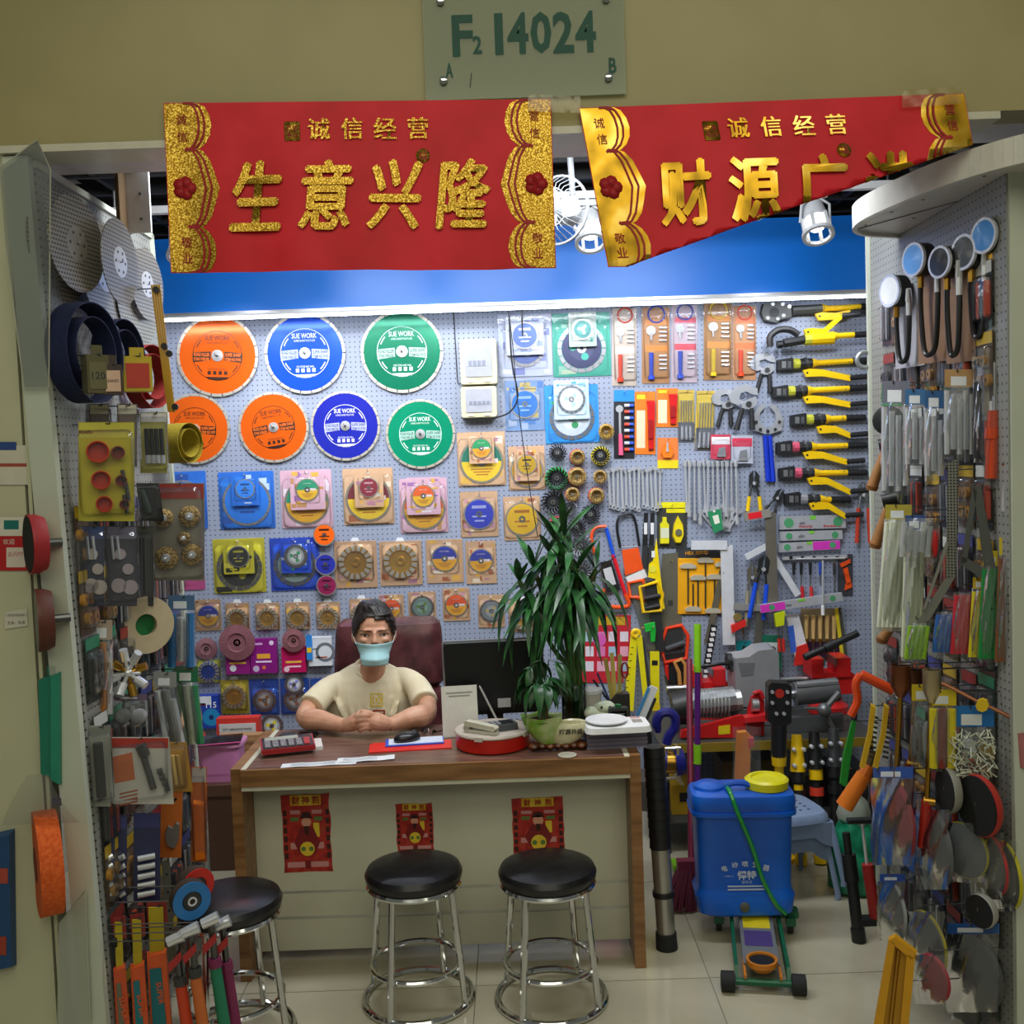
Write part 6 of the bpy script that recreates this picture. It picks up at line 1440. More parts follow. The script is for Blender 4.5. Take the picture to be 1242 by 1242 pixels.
o = peg(W(998, 681), None, True)
t, f, k = wthing('chisel_set', 'card of chisels with clear amber handles', 'chisel set', 994, 765, .006); peg(W(994, 744)); poly(t, f, 'card', rect(971, 738, 1017, 795), 0, .002, M('#8a7a5c', .4)); poly(t, f, 'lower_card', rect(973, 778, 1019, 800), .002, .004, M('#3a2038', .4))
for i in range(5): x = 977 + 8.4 * i; rod(t, f, 'handle', (x, 746), (x, 774), .012, .014, M('#d8b878', .12), .009); rod(t, f, 'ferrule', (x, 774), (x, 779), .008, .014, BRASS()); rod(t, f, 'blade', (x, 779), (x, 792), .006, .012, STEEL(), .004)
t, f, k = wthing('folding_knife_card', 'dark card with an orange folding knife by the slotted upright', 'knife', 1024, 697, .006); poly(t, f, 'card', rect(1016, 672, 1034, 722), 0, .002, M('#3c3e46', .4)); poly(t, f, 'handle', [(1022, 690), (1027, 688), (1031, 705), (1026, 708)], .002, .014, OR); poly(t, f, 'guard', [(1018, 684), (1030, 678), (1031, 682), (1020, 688)], .002, .012, OR); poly(t, f, 'blade', [(1025, 708), (1032, 706), (1033, 712), (1024, 716)], .002, .008, OR); peg(W(1024, 676))
t, f, k = wthing('plier_card', 'teal carded pliers beside the large white square', 'pliers', 902, 795, .006); poly(t, f, 'card', rect(893, 777, 911, 815), 0, .002, M('#178a94', .4)); peg(W(902, 779))
for s in (-1, 1): poly(t, f, 'handle', [(902 + s, 792), (902 + s * 4, 796), (902 + s * 6, 808), (902 + s * 4, 809), (902 + s * 2, 800)], .002, .012, M('#30b8c8', .35))
poly(t, f, 'jaw', [(899, 793), (905, 793), (903.5, 783), (900.5, 783)], .002, .012, DSTEEL())
t, f, k = wthing('blade_box', 'dark green tool box card under the blue cutter grips', 'tool card', 934, 790, .02); poly(t, f, 'card', rect(923, 770, 946, 812), 0, .03, M('#1a6a50', .4)); poly(t, f, 'window', rect(929, 778, 941, 796), .03, .031, M('#c8d0d0', .3)); poly(t, f, 'dial', cpx(935, 786, 4, 12), .031, .036, STEEL()); peg(W(934, 773))
t, f, k = wthing('chisel_guard', 'lime yellow plastic guard with two chisel tips', 'chisel', 945, 752, .085); poly(t, f, 'guard', [(938, 744), (951, 740), (950, 758), (940, 760)], 0, .02, M('#c8d41c', .35), .05); o = peg(W(945, 742), None, True)
for x in (943, 948): rod(t, f, 'blade', (x, 758), (x + 1, 775), .004, .01, STEEL()); rod(t, f, 'grip', (x + 1, 774), (x + 2, 790), .008, .01, M('#c8302a', .4))
t, f, k = wthing('marker_pack', 'white red and blue pack leaning beside the amber chisels', 'tool pack', 966, 775, .05); poly(t, f, 'card', [(953, 746), (968, 744), (983, 800), (966, 806)], 0, .004, M('#dcdfe6', .4)); poly(t, f, 'red_foot', [(966, 784), (978, 780), (984, 804), (962, 807)], .004, .012, M('#d83028', .4)); poly(t, f, 'blue_panel', [(955, 760), (962, 758), (966, 790), (959, 792)], .004, .006, M('#3a6ad0', .4)); o = peg(W(962, 748), None)
t, f, k = wthing('pipe_clamp', 'red plumbers clamp hung beside the large white square', 'clamp', 896, 758, .05); poly(t, f, 'bar', [(886, 758), (903, 751), (904, 758), (887, 767)], 0, .02, M('#d82a24', .35)); rod(t, f, 'screw', (900, 756), (901, 768), .004, .012, BRASS()); poly(t, f, 'collar', cpx(894, 748, 5, 14), .004, .016, M('#b09a58', .35, .6)); peg(W(895, 748))
t, f, k = wthing('yellow_rule', 'narrow yellow and black rule leaning by the slotted upright', 'rule', 1016, 770, .03); poly(t, f, 'blade', [(1012, 738), (1016, 737), (1024, 800), (1020, 801)], 0, .004, M('#e0cc28', .4)); poly(t, f, 'edge', [(1016, 737), (1020, 737), (1028, 799), (1024, 800)], 0, .004, M('#4a4a40', .4)); peg(W(1016, 740))
# ---- yellow folding rules, caulk gun, screwdriver
t, f, k = wthing('folding_square', 'yellow folding square forming an A shape above the pen stand', 'folding square', 772, 800, .06); peg(W(771, 767), None, True)
path(t, f, 'hinge', cpx(771, 768, 4, 12), .012, .012, YM, True); poly(t, f, 'arm', [(765, 768), (773, 768), (768, 862), (756, 860)], 0, .012, M('#e8dc1a', .35)); poly(t, f, 'arm', [(771, 768), (778, 770), (786, 850), (781, 862)], .013, .022, M('#e8dc1a', .35)); poly(t, f, 'scale', [(776, 768), (781, 774), (792, 852), (788, 856)], 0, .010, M('#3a3c3e', .4))
g = G()
for i in range(8): x, z = f(766.5 - i * 1.1, 785 + i * 8); g.box((x, -.0124, z), (.012, .0006, .004))
part('marks', g, BLACK(), t, 0)
t, f, k = wthing('yellow_level', 'upright yellow level with dark ends behind the desk', 'spirit level', 793, 820, .04); poly(t, f, 'beam', rect(788, 790, 799, 862), 0, .02, M('#e6d81a', .35)); poly(t, f, 'window', rect(790, 800, 797, 806), .02, .021, BLACK()); poly(t, f, 'foot', cpx(793, 856, 7, 12), .02, .024, M('#e8cc18', .35)); peg(W(793, 792))
t, f, k = wthing('glue_gun', 'small bright green glue gun under the yellow gripped saw', 'glue gun', 788, 766, .06); poly(t, f, 'barrel', [(781, 757), (794, 754), (795, 763), (782, 766)], 0, .02, M('#1fb83a', .35), .06); poly(t, f, 'grip', [(788, 763), (795, 762), (794, 778), (789, 778)], 0, .018, M('#1fb83a', .35), .06); rod(t, f, 'nozzle', (781, 761), (777, 762), .005, .01, BRASS(), .002); peg(W(788, 757), None, True)
t, f, k = wthing('red_screwdriver', 'red screwdriver hanging beside the wooden saw grip', 'screwdriver', 808, 812, .02); rod(t, f, 'grip', (808, 806), (809, 824), .011, .012, M('#e0281e', .3), .008); rod(t, f, 'shaft', (809, 824), (809, 842), .0035, .012, STEEL()); peg(W(808, 808))
# red calendar sheet behind the plant
t, f, k = wthing('wall_calendar', 'red and pink calendar sheet behind the bamboo', 'calendar', 736, 780, .003); poly(t, f, 'sheet', rect(706, 746, 765, 828), 0, .002, M('#c42438', .4)); poly(t, f, 'band', rect(712, 748, 758, 758), .002, .003, M('#c8a024', .4))
q2 = random.Random(9)
for i in range(4):
    for j in range(3): poly(t, f, 'date_cell', rect(710 + 14 * i, 766 + 18 * j, 720 + 14 * i, 778 + 18 * j), .002, .003, M(q2.choice(('#e8a8c0', '#d878b0', '#e0d8e4', '#a8c0d8')), .4))
poly(t, f, 'flower', cpx(727, 776, 8, 14), .003, .004, M('#d860b8', .4))
# ================================================================== STEEL BENCH AND HEAVY TOOLS
BY0, BY1 = 4.52, 5.12; BT = .50
bx0, bx1 = at(800, 905, BY0).x, at(1068, 905, BY0).x
bench = thing('steel_rack', 'dark low steel rack carrying hoists and vices under the tool board', 'rack', ((bx0 + bx1) / 2, BY0, 0)); bw = bx1 - bx0
for z in (.14, BT): part('deck', G().box((0, (BY1 - BY0) / 2, z - .015), (bw, BY1 - BY0, .03)), M('#3c3d3a', .6), bench, 0); part('deck_edge', G().box((0, -.004, z - .02), (bw, .01, .04)), M('#8a7420' if z > .3 else '#2a2b2c', .5), bench, 0)
for x in (-1, 1):
    for y in (.02, BY1 - BY0 - .02): part('post', G().box((x * (bw / 2 - .02), y, BT / 2 - .002), (.04, .04, BT - .004)), M('#26272a', .6), bench, 0)
def bthing(name, label, cat, px, y, z=None):
    Z = BT if z is None else z; o = at(px, 850, y); t = thing(name, label, cat, (o.x, y, Z + .001))
    return t
def F(t, y):                             # pixel -> local x, z on the plane Y = y
    def f(px, py): p = at(px, py, y); return (p.x - t.location.x, p.z - t.location.z)
    return f
def clampz(t, base=.001):                # sink or lift a thing so that its lowest point stands on its base
    lo = min((c.matrix_basis @ v.co).z for c in t.children for v in c.data.vertices); t.location.z += base - lo if False else -lo
# electric hoist
Y = 4.60; t = bthing('electric_hoist', 'electric hoist with grey motor, black end cap and red frame', 'hoist', 862, Y); f = F(t, Y)
rod(t, f, 'motor', (838, 870), (896, 864), .062, -.09, M('#8f9296', .4, .5))
g = G()
for i in range(10): a, b = f(846 + 4.4 * i, 869), f(847.6 + 4.4 * i, 869); g.cyl((a[0], .09, a[1]), (b[0], .09, b[1]), .069, n=20)
part('cooling_fins', g, M('#a4a7aa', .4, .5), t); rod(t, f, 'end_cap', (820, 876), (840, 872), .075, -.09, M('#1b1c1f', .4), .085, 20); rod(t, f, 'brake_cover', (895, 866), (904, 865), .05, -.09, M('#c8cacc', .3, .6))
poly(t, f, 'frame', [(824, 903), (826, 895), (850, 889), (898, 876), (904, 880), (904, 903)], .0, .03, M('#c01c1c', .35)); poly(t, f, 'warning_label', [(870, 889), (884, 887), (884, 898), (870, 899)], .03, .031, M('#e0c81c', .4)); clampz(t)
part('power_lead', G().tube(spline([(-.06, .06, .27), (0, .02, .285), (.06, .03, .29), (.10, .05, .28), (.11, .04, .25)], 4), .008, 6), BLACK(), t)
t = bthing('hoist_trolley', 'red hoist trolley with a steel wheel beside the electric hoist', 'hoist trolley', 915, 4.62); f = F(t, 4.62)
poly(t, f, 'side_plate', [(907, 903), (906, 872), (911, 856), (920, 852), (926, 862), (926, 903)], 0, .02, M('#b81a20', .35)); rod(t, f, 'wheel', (910, 866), (918, 866), .03, .03, M('#c0c2c4', .3, .8), None, 18); path(t, f, 'guard', [(912, 852), (920, 850), (924, 858)], .010, .03, M('#c01c22', .35)); poly(t, f, 'flange', [(899, 878), (926, 874), (926, 882), (899, 884)], .02, .08, M('#d0282c', .35)); clampz(t)
# grey bench machine and vices behind
Y = 4.92; t = bthing('bench_grinder', 'big grey cast machine body between the red vices', 'machine', 912, Y); f = F(t, Y)
poly(t, f, 'casting', [(882, 818), (900, 816), (912, 808), (930, 806), (938, 812), (940, 880), (884, 880)], 0, .14, M('#9a9da2', .4, .3), .08); poly(t, f, 'recess', [(888, 824), (908, 824), (906, 838), (892, 840)], .14, .142, M('#6a6d72', .5)); rod(t, f, 'spindle', (878, 826), (884, 826), .04, .07, BLACK(), None, 18); poly(t, f, 'foot', [(878, 896), (878, 878), (946, 878), (946, 896)], -.02, .16, M('#77797c', .5, .3)); clampz(t)
def vice(label, px, y, s, name='bench_vice'):
    t = bthing(name, label, 'vice', px, y); rm = M('#c81e20', .35)
    part('base', G().lathe([(.085 * s, 0), (.085 * s, .03 * s), (.06 * s, .05 * s), (.055 * s, .09 * s)], 20, 0, 'z'), rm, t); part('body', G().at(T(0, 0, .13 * s)).box((.02 * s, 0, 0), (.18 * s, .11 * s, .09 * s), ch=.02 * s), rm, t)
    part('fixed_jaw', G().box((.05 * s, 0, .20 * s), (.06 * s, .13 * s, .08 * s)), rm, t); part('sliding_jaw', G().box((-.06 * s, 0, .20 * s), (.05 * s, .13 * s, .08 * s)), rm, t)
    for x in (.018, -.032): part('jaw_plate', G().box((x * s, 0, .225 * s), (.008 * s, .13 * s, .03 * s)), STEEL(), t)
    part('screw', G().cyl((-.08 * s, 0, .14 * s), (-.20 * s, 0, .14 * s), .016 * s, n=12), STEEL(), t); part('tommy_bar', G().cyl((-.19 * s, -.10 * s, .10 * s), (-.19 * s, .10 * s, .18 * s), .008 * s, n=8), BLACK(), t); return t
vice('red bench vice near the grey cast machine', 858, 4.99, 1.0); t = vice('red bench vice with a black bar across, near the amber chisels', 1004, 4.99, 1.15)
part('pipe_handle', G().cyl((-.15, -.14, .30), (.12, -.10, .40), .017, n=12), BLACK(), t); part('collar', G().cyl((-.05, -.13, .335), (-.0, -.12, .355), .024, n=12), BLACK(), t)
# hydraulic punch standing upright
Y = 4.50; t = thing('hydraulic_punch', 'black hydraulic punch with bolted head and yellow foot in front of the rack', 'punch tool', at(943, 1000, 4.42)); t.location = (at(943, 900, 4.42).x, 4.42, .001); f = F(t, 4.42)
poly(t, f, 'head', [(928, 872), (928, 828), (932, 824), (952, 825), (957, 829), (957, 874), (950, 878), (935, 878)], 0, .05, M('#232427', .4, .3), .04); poly(t, f, 'throat', cpx(942, 838, 5.5, 14), .05, .052, M('#b02a24', .4))
for px, py in ((933, 836), (951, 836), (933, 849), (951, 849), (938, 862), (947, 862)): poly(t, f, 'bolt', cpx(px, py, 2.2, 8), .05, .058, BRIGHT())
rod(t, f, 'cylinder', (943, 876), (943, 915), .034, .025, BLACK(), None, 16); rod(t, f, 'collar', (943, 914), (943, 926), .034, .025, YM, .03, 14); a, b = f(943, 926), f(943, 900)
part('stem', G().cyl((a[0], -.025, a[1]), (a[0], -.025, .04), .02, n=12), YM, t); part('foot', G().at(T(a[0], -.025, 0)).lathe([(.06, 0), (.06, .02), (.025, .05)], 16, 0, 'z'), YM, t)
# hydraulic press cylinder lying on the rack
t = bthing('press_cylinder', 'grey hydraulic press cylinder with a ball handle lying on the rack', 'hydraulic cylinder', 985, 4.62); f = F(t, 4.62)
rod(t, f, 'barrel', (966, 857), (1018, 851), .055, -.03, M('#6f7276', .35, .5), None, 18); rod(t, f, 'ram', (946, 860), (968, 857), .022, -.03, STEEL()); rod(t, f, 'hose', (966, 845), (1016, 841), .018, .0, M('#8a8d90', .35, .5)); part('ball_knob', G().ball((f(996, 871)[0], -.05, f(996, 871)[1]), .032, 14, 10), M('#77797c', .35, .6), t); rod(t, f, 'lever', (996, 871), (1014, 850), .014, .05, M('#77797c', .35, .6)); rod(t, f, 'lever', (996, 873), (1008, 896), .010, .05, M('#77797c', .35, .6)); rod(t, f, 'lever', (972, 869), (994, 870), .008, .05, STEEL()); poly(t, f, 'cradle', [(950, 903), (950, 886), (1024, 880), (1024, 900)], -.05, -.01, M('#5a5d60', .5, .3)); clampz(t)
# lever hoist with blue hook hanging from the bench front
t = thing('lever_hoist', 'dark blue lever hoist with a raised hook beside the desk end', 'lever hoist', (at(809, 1000, 4.2).x, 4.2, .001)); f = F(t, 4.2); NB = M('#1c1f7a', .35)
path(t, f, 'hook', [(797, 886), (795, 874), (800, 864), (810, 862), (817, 868), (817, 880), (810, 890), (807, 900)], [.013, .016, .019, .02, .02, .02, .02, .02, .02, .02, .02, .02, .02, .02, .02, .02, .02, .02, .02, .02, .02, .02, .02, .02, .02, .02, .02, .02, .02][:29], .03, NB)
for s in (-1, 1): rod(t, f, 'drum_cover', (811 + s * 6, 922), (811 + s * 17, 921), .062, .03, NB, .05, 18)
rod(t, f, 'rope_drum', (805, 922), (817, 922), .045, .03, BRASS(), None, 16)
for s in (-1, 1): poly(t, f, 'side_plate', rect(811 + s * 8 - 1.5, 902, 811 + s * 8 + 1.5, 941), .0, .07, M('#c8b478', .35, .5))
rod(t, f, 'cross_pin', (800, 904), (823, 903), .006, .05, BRIGHT()); rod(t, f, 'cross_pin', (800, 940), (823, 938), .006, .05, BRIGHT())
a = f(806, 945); part('chain_stand', G().cyl((a[0], -.03, a[1]), (a[0] - .02, -.03, .01), .016, n=8), BLACK(), t); a = f(799, 930); part('lever', G().tube([(a[0], -.02, a[1]), (a[0] + .01, -.01, a[1] - .1), (a[0] + .015, -.02, .01)], .012, 8), M('#b89a20', .4), t)
# orange tool in a clear bag
t = thing('bagged_strap', 'orange plastic tool in a clear bag in front of the rack', 'bagged tool', (at(902, 1000, 4.36).x, 4.36, .001)); f = F(t, 4.36)
poly(t, f, 'tool', [(890, 950), (908, 950), (909, 890), (904, 885), (893, 886)], 0, .03, M('#f08a1c', .35), .03); poly(t, f, 'clip', [(905, 893), (912, 892), (912, 902), (906, 904)], .0, .04, M('#e04a50', .35)); a = f(899, 950)
part('carton', G().box((a[0], .02, a[1] / 2 - .002), (.11, .08, a[1] - .008)), M('#8a7a5a', .6), t, 0)
part('bag', G().grid(lambda u, v: (f(886 + 34 * u, 878 + 75 * v)[0], -.045 - .01 * math.sin(u * 9 + v * 5), f(886 + 34 * u, 878 + 75 * v)[1]), 10, 14), BAG(), t)
# long handled tools leaning on the rack
def leaner(name, label, cat, top, footpx, y0, y1, parts):
    a = at(*top, y1); b = onz(footpx[0], footpx[1], 0.0); b = Vector((b.x, b.y, .004)); t = thing(name, label, cat, b); d = a - b
    for nm, u0, u1, r, r2, m in parts: part(nm, G().cyl(d * u0, d * u1, r, r2, 14), m, t)
    return t, d
for i, (tx, ty, fx, fy, h, lab) in enumerate(((966, 888, 972, 1050, YM, 'yellow pronged bolt cutter leaning in front of the rack'), (987, 884, 995, 1048, BLACK(), 'black bolt cutter with yellow and red bands leaning on the rack'), (1011, 880, 1014, 1048, M('#4a4c50', .4, .5), 'grey jawed bolt cutter leaning next to the green bag'))):
    t, d = leaner('bolt_cropper', lab, 'bolt cutter', (tx, ty), (fx, fy), 0, 4.45, (('arm', .02, .60, .020, .02, BLACK() if i else YM), ('grip', 0, .22, .026, .026, YM), ('band', .62, .70, .03, .03, YM if i == 1 else BLACK()), ('band', .50, .56, .031, .031, M('#d8402c', .4) if i == 1 else BLACK()), ('jaw_block', .70, .98, .034, .022, h)))
    for s in (-1, 1):
        for u in (.76, .88): part('bolt', G().at(Matrix.Translation(d * u + Vector((s * .022, -.03, 0)))).lathe([(.009, -.012), (.009, .008), (.006, .012)], 8), BRIGHT(), t)
# purple pole broom and maroon pole leaning by the rack
t, d = leaner('purple_mop', 'purple mop pole with lime green bands leaning on the board', 'mop', (846, 757), (846, 1052), 0, 4.47, (('pole', .03, .80, .013, .013, M('#5a1f78', .35)), ('lime_tip', .80, 1.0, .016, .016, M('#86c81e', .4)), ('lime_band', .42, .50, .017, .017, M('#86c81e', .4))))
part('mop_head', G().box((0, 0, .012), (.22, .09, .02)), M('#86c81e', .5), t)
t, d = leaner('maroon_broom', 'maroon broom pole with a maroon fibre head on the floor', 'broom', (836, 800), (839, 1105), 0, 4.42, (('pole', .05, 1.0, .013, .013, M('#7a1f3c', .4)),))
g = G(); q = random.Random(4)
for i in range(70): x = q.uniform(-.12, .12); y = q.uniform(-.02, .03); g.tube([(x * .35, y + .02, .16), (x * .8, y, .08), (x * 1.15, y - .01, .004)], [.008, .007, .005], 5)
part('bristles', g, M('#5a1830', .8), t); part('ferrule', G().box((0, .02, .17), (.10, .04, .05)), M('#6a1c34', .5), t)
# cartons and small stock under the rack
for i, (x0, y0, x1, y1, y, c, lab) in enumerate(((818, 990, 846, 1040, 4.56, '#b8921c', 'yellow tool carton with a black label under the rack'), (1010, 970, 1060, 1030, 4.60, '#3a3c40', 'dark tool case under the rack behind the green bag'), (780, 985, 815, 1035, 4.62, '#4a4640', 'brown carton under the rack near the telescopic pole'), (880, 960, 950, 1030, 4.64, '#5a4a34', 'brown carton under the rack behind the sprayer'))):
    a, b = at(x0, y0, y), at(x1, y1, y); w = b.x - a.x; h = min(a.z - .02, .30); y += .06
    t = thing('tool_carton', lab, 'carton', ((a.x + b.x) / 2, y, .141)); part('box', G().box((0, .1, h / 2), (w, .2, h)), M(c, .6), t, 0); part('label', G().box((w * .1, -.002, h * .6), (w * .5, .002, h * .3)), M('#1f2022', .5), t, 0); part('tape', G().box((0, .1, h + .0005), (w * .2, .2, .001)), M('#c8b888', .3), t, 0)
# ================================================================== FLOOR ITEMS
def sring(z, w, d, n=36, e=.38, dx=0, dy=0): return [(dx + w / 2 * math.copysign(abs(math.cos(a)) ** e, math.cos(a)), dy + d / 2 * math.copysign(abs(math.sin(a)) ** e, math.sin(a)), z) for a in [2 * math.pi * i / n for i in range(n)]]
# floor jack
JB = M('#0c5a3c', .35); jf = onz(926, 1204, 0); jr = onz(915, 1130, 0)
jk = thing('floor_jack', 'green trolley jack with orange saddle under the blue sprayer', 'jack', (jf.x, jf.y, 0), math.degrees(math.atan2(jf.x - jr.x, jr.y - jf.y)))
L = (jr - jf).length
for s in (-1, 1):
    part('side_plate', G().at(RZ(90) @ T(0, s * .085, 0)).prism([(0, .03), (.03, .075), (L, .088), (L, .045), (.1, .03)], -.006, .006), JB, jk)
    part('front_wheel', G().at(T(s * .115, .0, .034) @ RZ(90)).lathe([(.02, -.024), (.033, -.022), (.033, .022), (.02, .024)], 20), RUBBER(), jk)
    part('caster_fork', G().box((s * .13, L - .02, .060), (.035, .05, .03)), JB, jk); part('caster', G().at(T(s * .13, L, .028) @ RZ(90)).lathe([(.015, -.012), (.027, -.010), (.027, .010), (.015, .012)], 14), BLACK(), jk)
part('axle', G().cyl((-.1, 0, .034), (.1, 0, .034), .012, n=10), JB, jk); part('rear_bar', G().box((0, L, .080), (.32, .05, .026), ch=.006), JB, jk)
part('lift_arm', G().at(T(0, .10, .060) @ RX(4)).box((0, .16, 0), (.12, .40, .022)), M('#8d9094', .35, .5), jk)
lb = part('label', G().at(T(0, .10, .060) @ RX(4)).box((0, .24, .0116), (.095, .10, .001)), M('#d8c41c', .4), jk, 0); part('label', G().at(T(0, .10, .060) @ RX(4)).box((0, .12, .0116), (.095, .10, .001)), M('#4a3a78', .4), jk, 0)
part('saddle', G().at(T(0, .045, .078)).lathe([(.035, -.02), (.052, 0), (.052, .016), (.044, .016), (.042, .006), (.001, .006)], 26, 0, 'z'), M('#c87a1c', .4), jk); part('saddle_pad', G().at(T(0, .045, .0845)).lathe([(.041, 0), (.041, .004), (.001, .004)], 20, 0, 'z'), BLACK(), jk)
for s in (-1, 1): part('link', G().box((s * .058, .05, .055), (.008, .12, .012)), M('#c8781c', .4), jk, 0)
# sprayer
SPM = ramp_noise('blue_plastic', ('#0b4fb4', '#0d5cc8', '#1068d8'), 3, .35, 0, 2)
o = at(903, 1112, jr.y - .02); sp = thing('backpack_sprayer', 'blue backpack sprayer tank with yellow cap on the jack', 'sprayer', (o.x, jr.y - .0, .0955), -3)
ks = o.y / FPX
part('tank', G().loft([sring(z, w, d) for z, w, d in ((0, .30, .16), (.012, .345, .19), (.075, .365, .20), (.095, .345, .185), (.11, .34, .18), (.37, .355, .19), (.385, .375, .205), (.43, .385, .21), (.45, .37, .20), (.458, .33, .17))]), SPM, sp)
for i in range(1): part('band', G().loft([sring(.378, .386, .216), sring(.392, .386, .216)]), SPM, sp)
cp = part('filler_cap', G().at(T(.095, -.01, .455)).lathe([(.070, 0), (.078, .006), (.080, .034), (.070, .042), (.058, .042), (.054, .034), (.001, .034)], 40, 0, 'z'), M('#d6cf0c', .35), sp)
part('side_cap', G().at(T(-.115, 0, .452)).lathe([(.060, 0), (.056, .016), (.04, .026), (.001, .028)], 28, 0, 'z'), SPM, sp)
part('carry_handle', G().tube(spline([(-.06, -.04, .455), (-.045, -.04, .482), (.0, -.04, .484), (.03, -.04, .476)], 4), .011, 8), SPM, sp)
g = G(); yf = -.0965
for i, ch_ in enumerate('电动喷雾器'): u = (i - 2) / 2; gtext(g, ch_, -.005 + u * .075, yf - .003, .205 - .016 * u * u, h=.022, bold=.02, rot=-12 * u)
gtext(g, '悍特', 0, yf - .003, .163, h=.034, bold=.03); gtext(g, '3WBD-18', -.065, yf - .003, .16, w=.03); gtext(g, '背负式', .0, yf - .003, .137, h=.012)
for i in range(2): g.box((0, yf - .003, .122 - .012 * i), (.14, .0006, .006))
part('lettering', g, M('#b8c4d8', .5), sp, 0)
part('drain_plug', G().at(T(-.01, -.099, .045)).lathe([(.018, 0), (.017, .006), (.006, .010)], 16), M('#5a5a50', .4), sp)
part('hose', G().tube(spline([(-.055, -.02, .47), (-.05, -.09, .462), (-.03, -.112, .40), (.02, -.108, .27), (.055, -.108, .15), (.10, -.112, .06), (.135, -.10, .018)], 6), .0085, 8), clearmat('green_hose', '#2fc860', .08, .1, .55, '#1fb050'), sp)
# telescopic pole beside the desk
b = onz(809, 1150, 0); a = at(793, 905, b.y + .02); d = a - b; t = thing('telescopic_pole', 'thick silver telescopic pole with ribbed black grip beside the desk', 'pole', (b.x, b.y, .001))
part('tube', G().cyl(d * .05, d * .52, .033, .035, 20), M('#b4b2ac', .3, .8), t); part('foot', G().cyl((0, 0, 0), d * .08, .040, .038, 18), RUBBER(), t); part('clamp', G().cyl(d * .26, d * .285, .040, .040, 18), BLACK(), t)
g = G()
for i in range(10): g.cyl(d * (.5 + .05 * i), d * (.548 + .05 * i), .040, .037, 18)
part('grip', g, BLACK(), t)
# plastic stools (nested pair)
for i, (dz, lab) in enumerate(((0, 'lower grey blue plastic stool of the nested pair'), (.06, 'upper grey blue plastic stool of the nested pair'))):
    o = onz(962, 1093, 0); t = thing('plastic_stool', lab, 'stool', (o.x, o.y + .11, .001 + dz), 12, 'nested plastic stools'); t.scale = (1 + .12 * i, 1 + .12 * i, 1); pm = M('#7f93b4', .45)
    part('seat', G().loft([sring(.256, .268, .268, 32, .5), sring(.275, .262, .262, 32, .5), sring(.288, .24, .24, 32, .5), sring(.290, .20, .20, 32, .5)]), pm, t)
    for sx in (-1, 1):
        for sy in (-1, 1):
            part('leg', G().loft([[(sx * (x + a * .028), sy * (x + b_ * .028), z) for a, b_ in ((-.5, -.1), (.2, -.1), (.2, .2), (-.1, .2), (-.2, -1), (.4, -1))][:4] for x, z in ((.150 + .0 * i, .001), (.152, .02), (.120, .255))]), pm, t)
    for rz in (0, 90, 180, 270): part('apron', G().at(RZ(rz)).prism([(-.115, .255), (.115, .255), (.128, .15), (.085, .17), (.05, .20), (-.05, .20), (-.085, .17), (-.128, .15)], -.128, -.123), pm, t)
    if i:
        g = G()
        for u in range(-2, 3):
            for v in range(-2, 3): g.at(T(u * .032, v * .032, .290)).lathe([(.006, 0), (.006, .0008)], 8, 0, 'z')
        part('holes', g, M('#39455c', .7), t)
# green bag
o = onz(1042, 1086, 0); t = thing('green_sack', 'green plastic sack with white contents showing at the top', 'sack', (o.x, o.y + .04, .001)); t.scale = (.82, .82, .92); q = random.Random(8)
part('sack', G().loft([[(w * math.cos(a) * (1 + .10 * math.sin(5 * a + z * 20)), w * .8 * math.sin(a) * (1 + .08 * math.sin(4 * a - z * 30)), z) for a in [2 * math.pi * i / 36 for i in range(36)]] for z, w in ((0, .09), (.02, .125), (.10, .135), (.19, .13), (.26, .10), (.31, .075), (.33, .065))]), ramp_noise('green_film', ('#0b5a40', '#117a56', '#2a9a72'), 12, .3, 0, 3, (1, 1, 1), .4), t)
part('contents', G().loft([[(w * math.cos(a) * (1 + .1 * math.sin(3 * a)), w * .8 * math.sin(a), z) for a in [2 * math.pi * i / 24 for i in range(24)]] for z, w in ((.30, .07), (.35, .082), (.40, .065), (.43, .03))]), MILK(), t); part('twist_tie', G().tube([(.07 * math.cos(R(a)), .056 * math.sin(R(a)), .322) for a in range(0, 360, 20)], .006, 6, 0, True), M('#0b5a40', .4), t)
# storage behind the desk end
t = thing('storage_box', 'brown leatherette storage box behind the desk', 'storage box', (at(300, 1030, 4.5).x, 4.5, .001)); part('box', G().box((0, .15, .17), (.34, .3, .34)), M('#54392c', .5), t, 0); part('lid', G().box((0, .15, .365), (.355, .315, .05)), M('#5c4032', .5), t, 0); part('seam', G().box((.03, -.002, .17), (.004, .004, .33)), M('#3c281e', .6), t, 0)
o = at(268, 955, 4.56); t = thing('pink_bin', 'pink plastic bin standing on the brown storage box', 'bin', (o.x, 4.60, .392)); part('bin', G().loft([sring(z, w, w * .75, 24, .3) for z, w in ((0, .17), (.15, .19), (.155, .205), (.17, .205))]), M('#d084b8', .45), t); part('rim', G().loft([sring(.158, .212, .16, 24, .3), sring(.172, .212, .16, 24, .3)]), M('#d890c0', .45), t); part('base_ridge', G().loft([sring(.03, .176, .132, 24, .3), sring(.04, .178, .134, 24, .3)]), M('#c87ab0', .45), t)
t = thing('foil_packet', 'dark shiny packet lying on the pink bin', 'packet', (o.x, 4.59, .566), 10); part('pouch', G().grid(lambda u, v: ((u - .5) * .19, (v - .5) * .15, .006 + .010 * math.sin(u * 3.1) * math.sin(v * 3.1)), 10, 8), ramp_noise('dark_foil', ('#17181c', '#3a3c42'), 60, .25, .5, 2), t); part('seal', G().box((0, -.08, .006), (.19, .014, .002)), M('#c8508a', .4), t, 0); t.location.z += .002
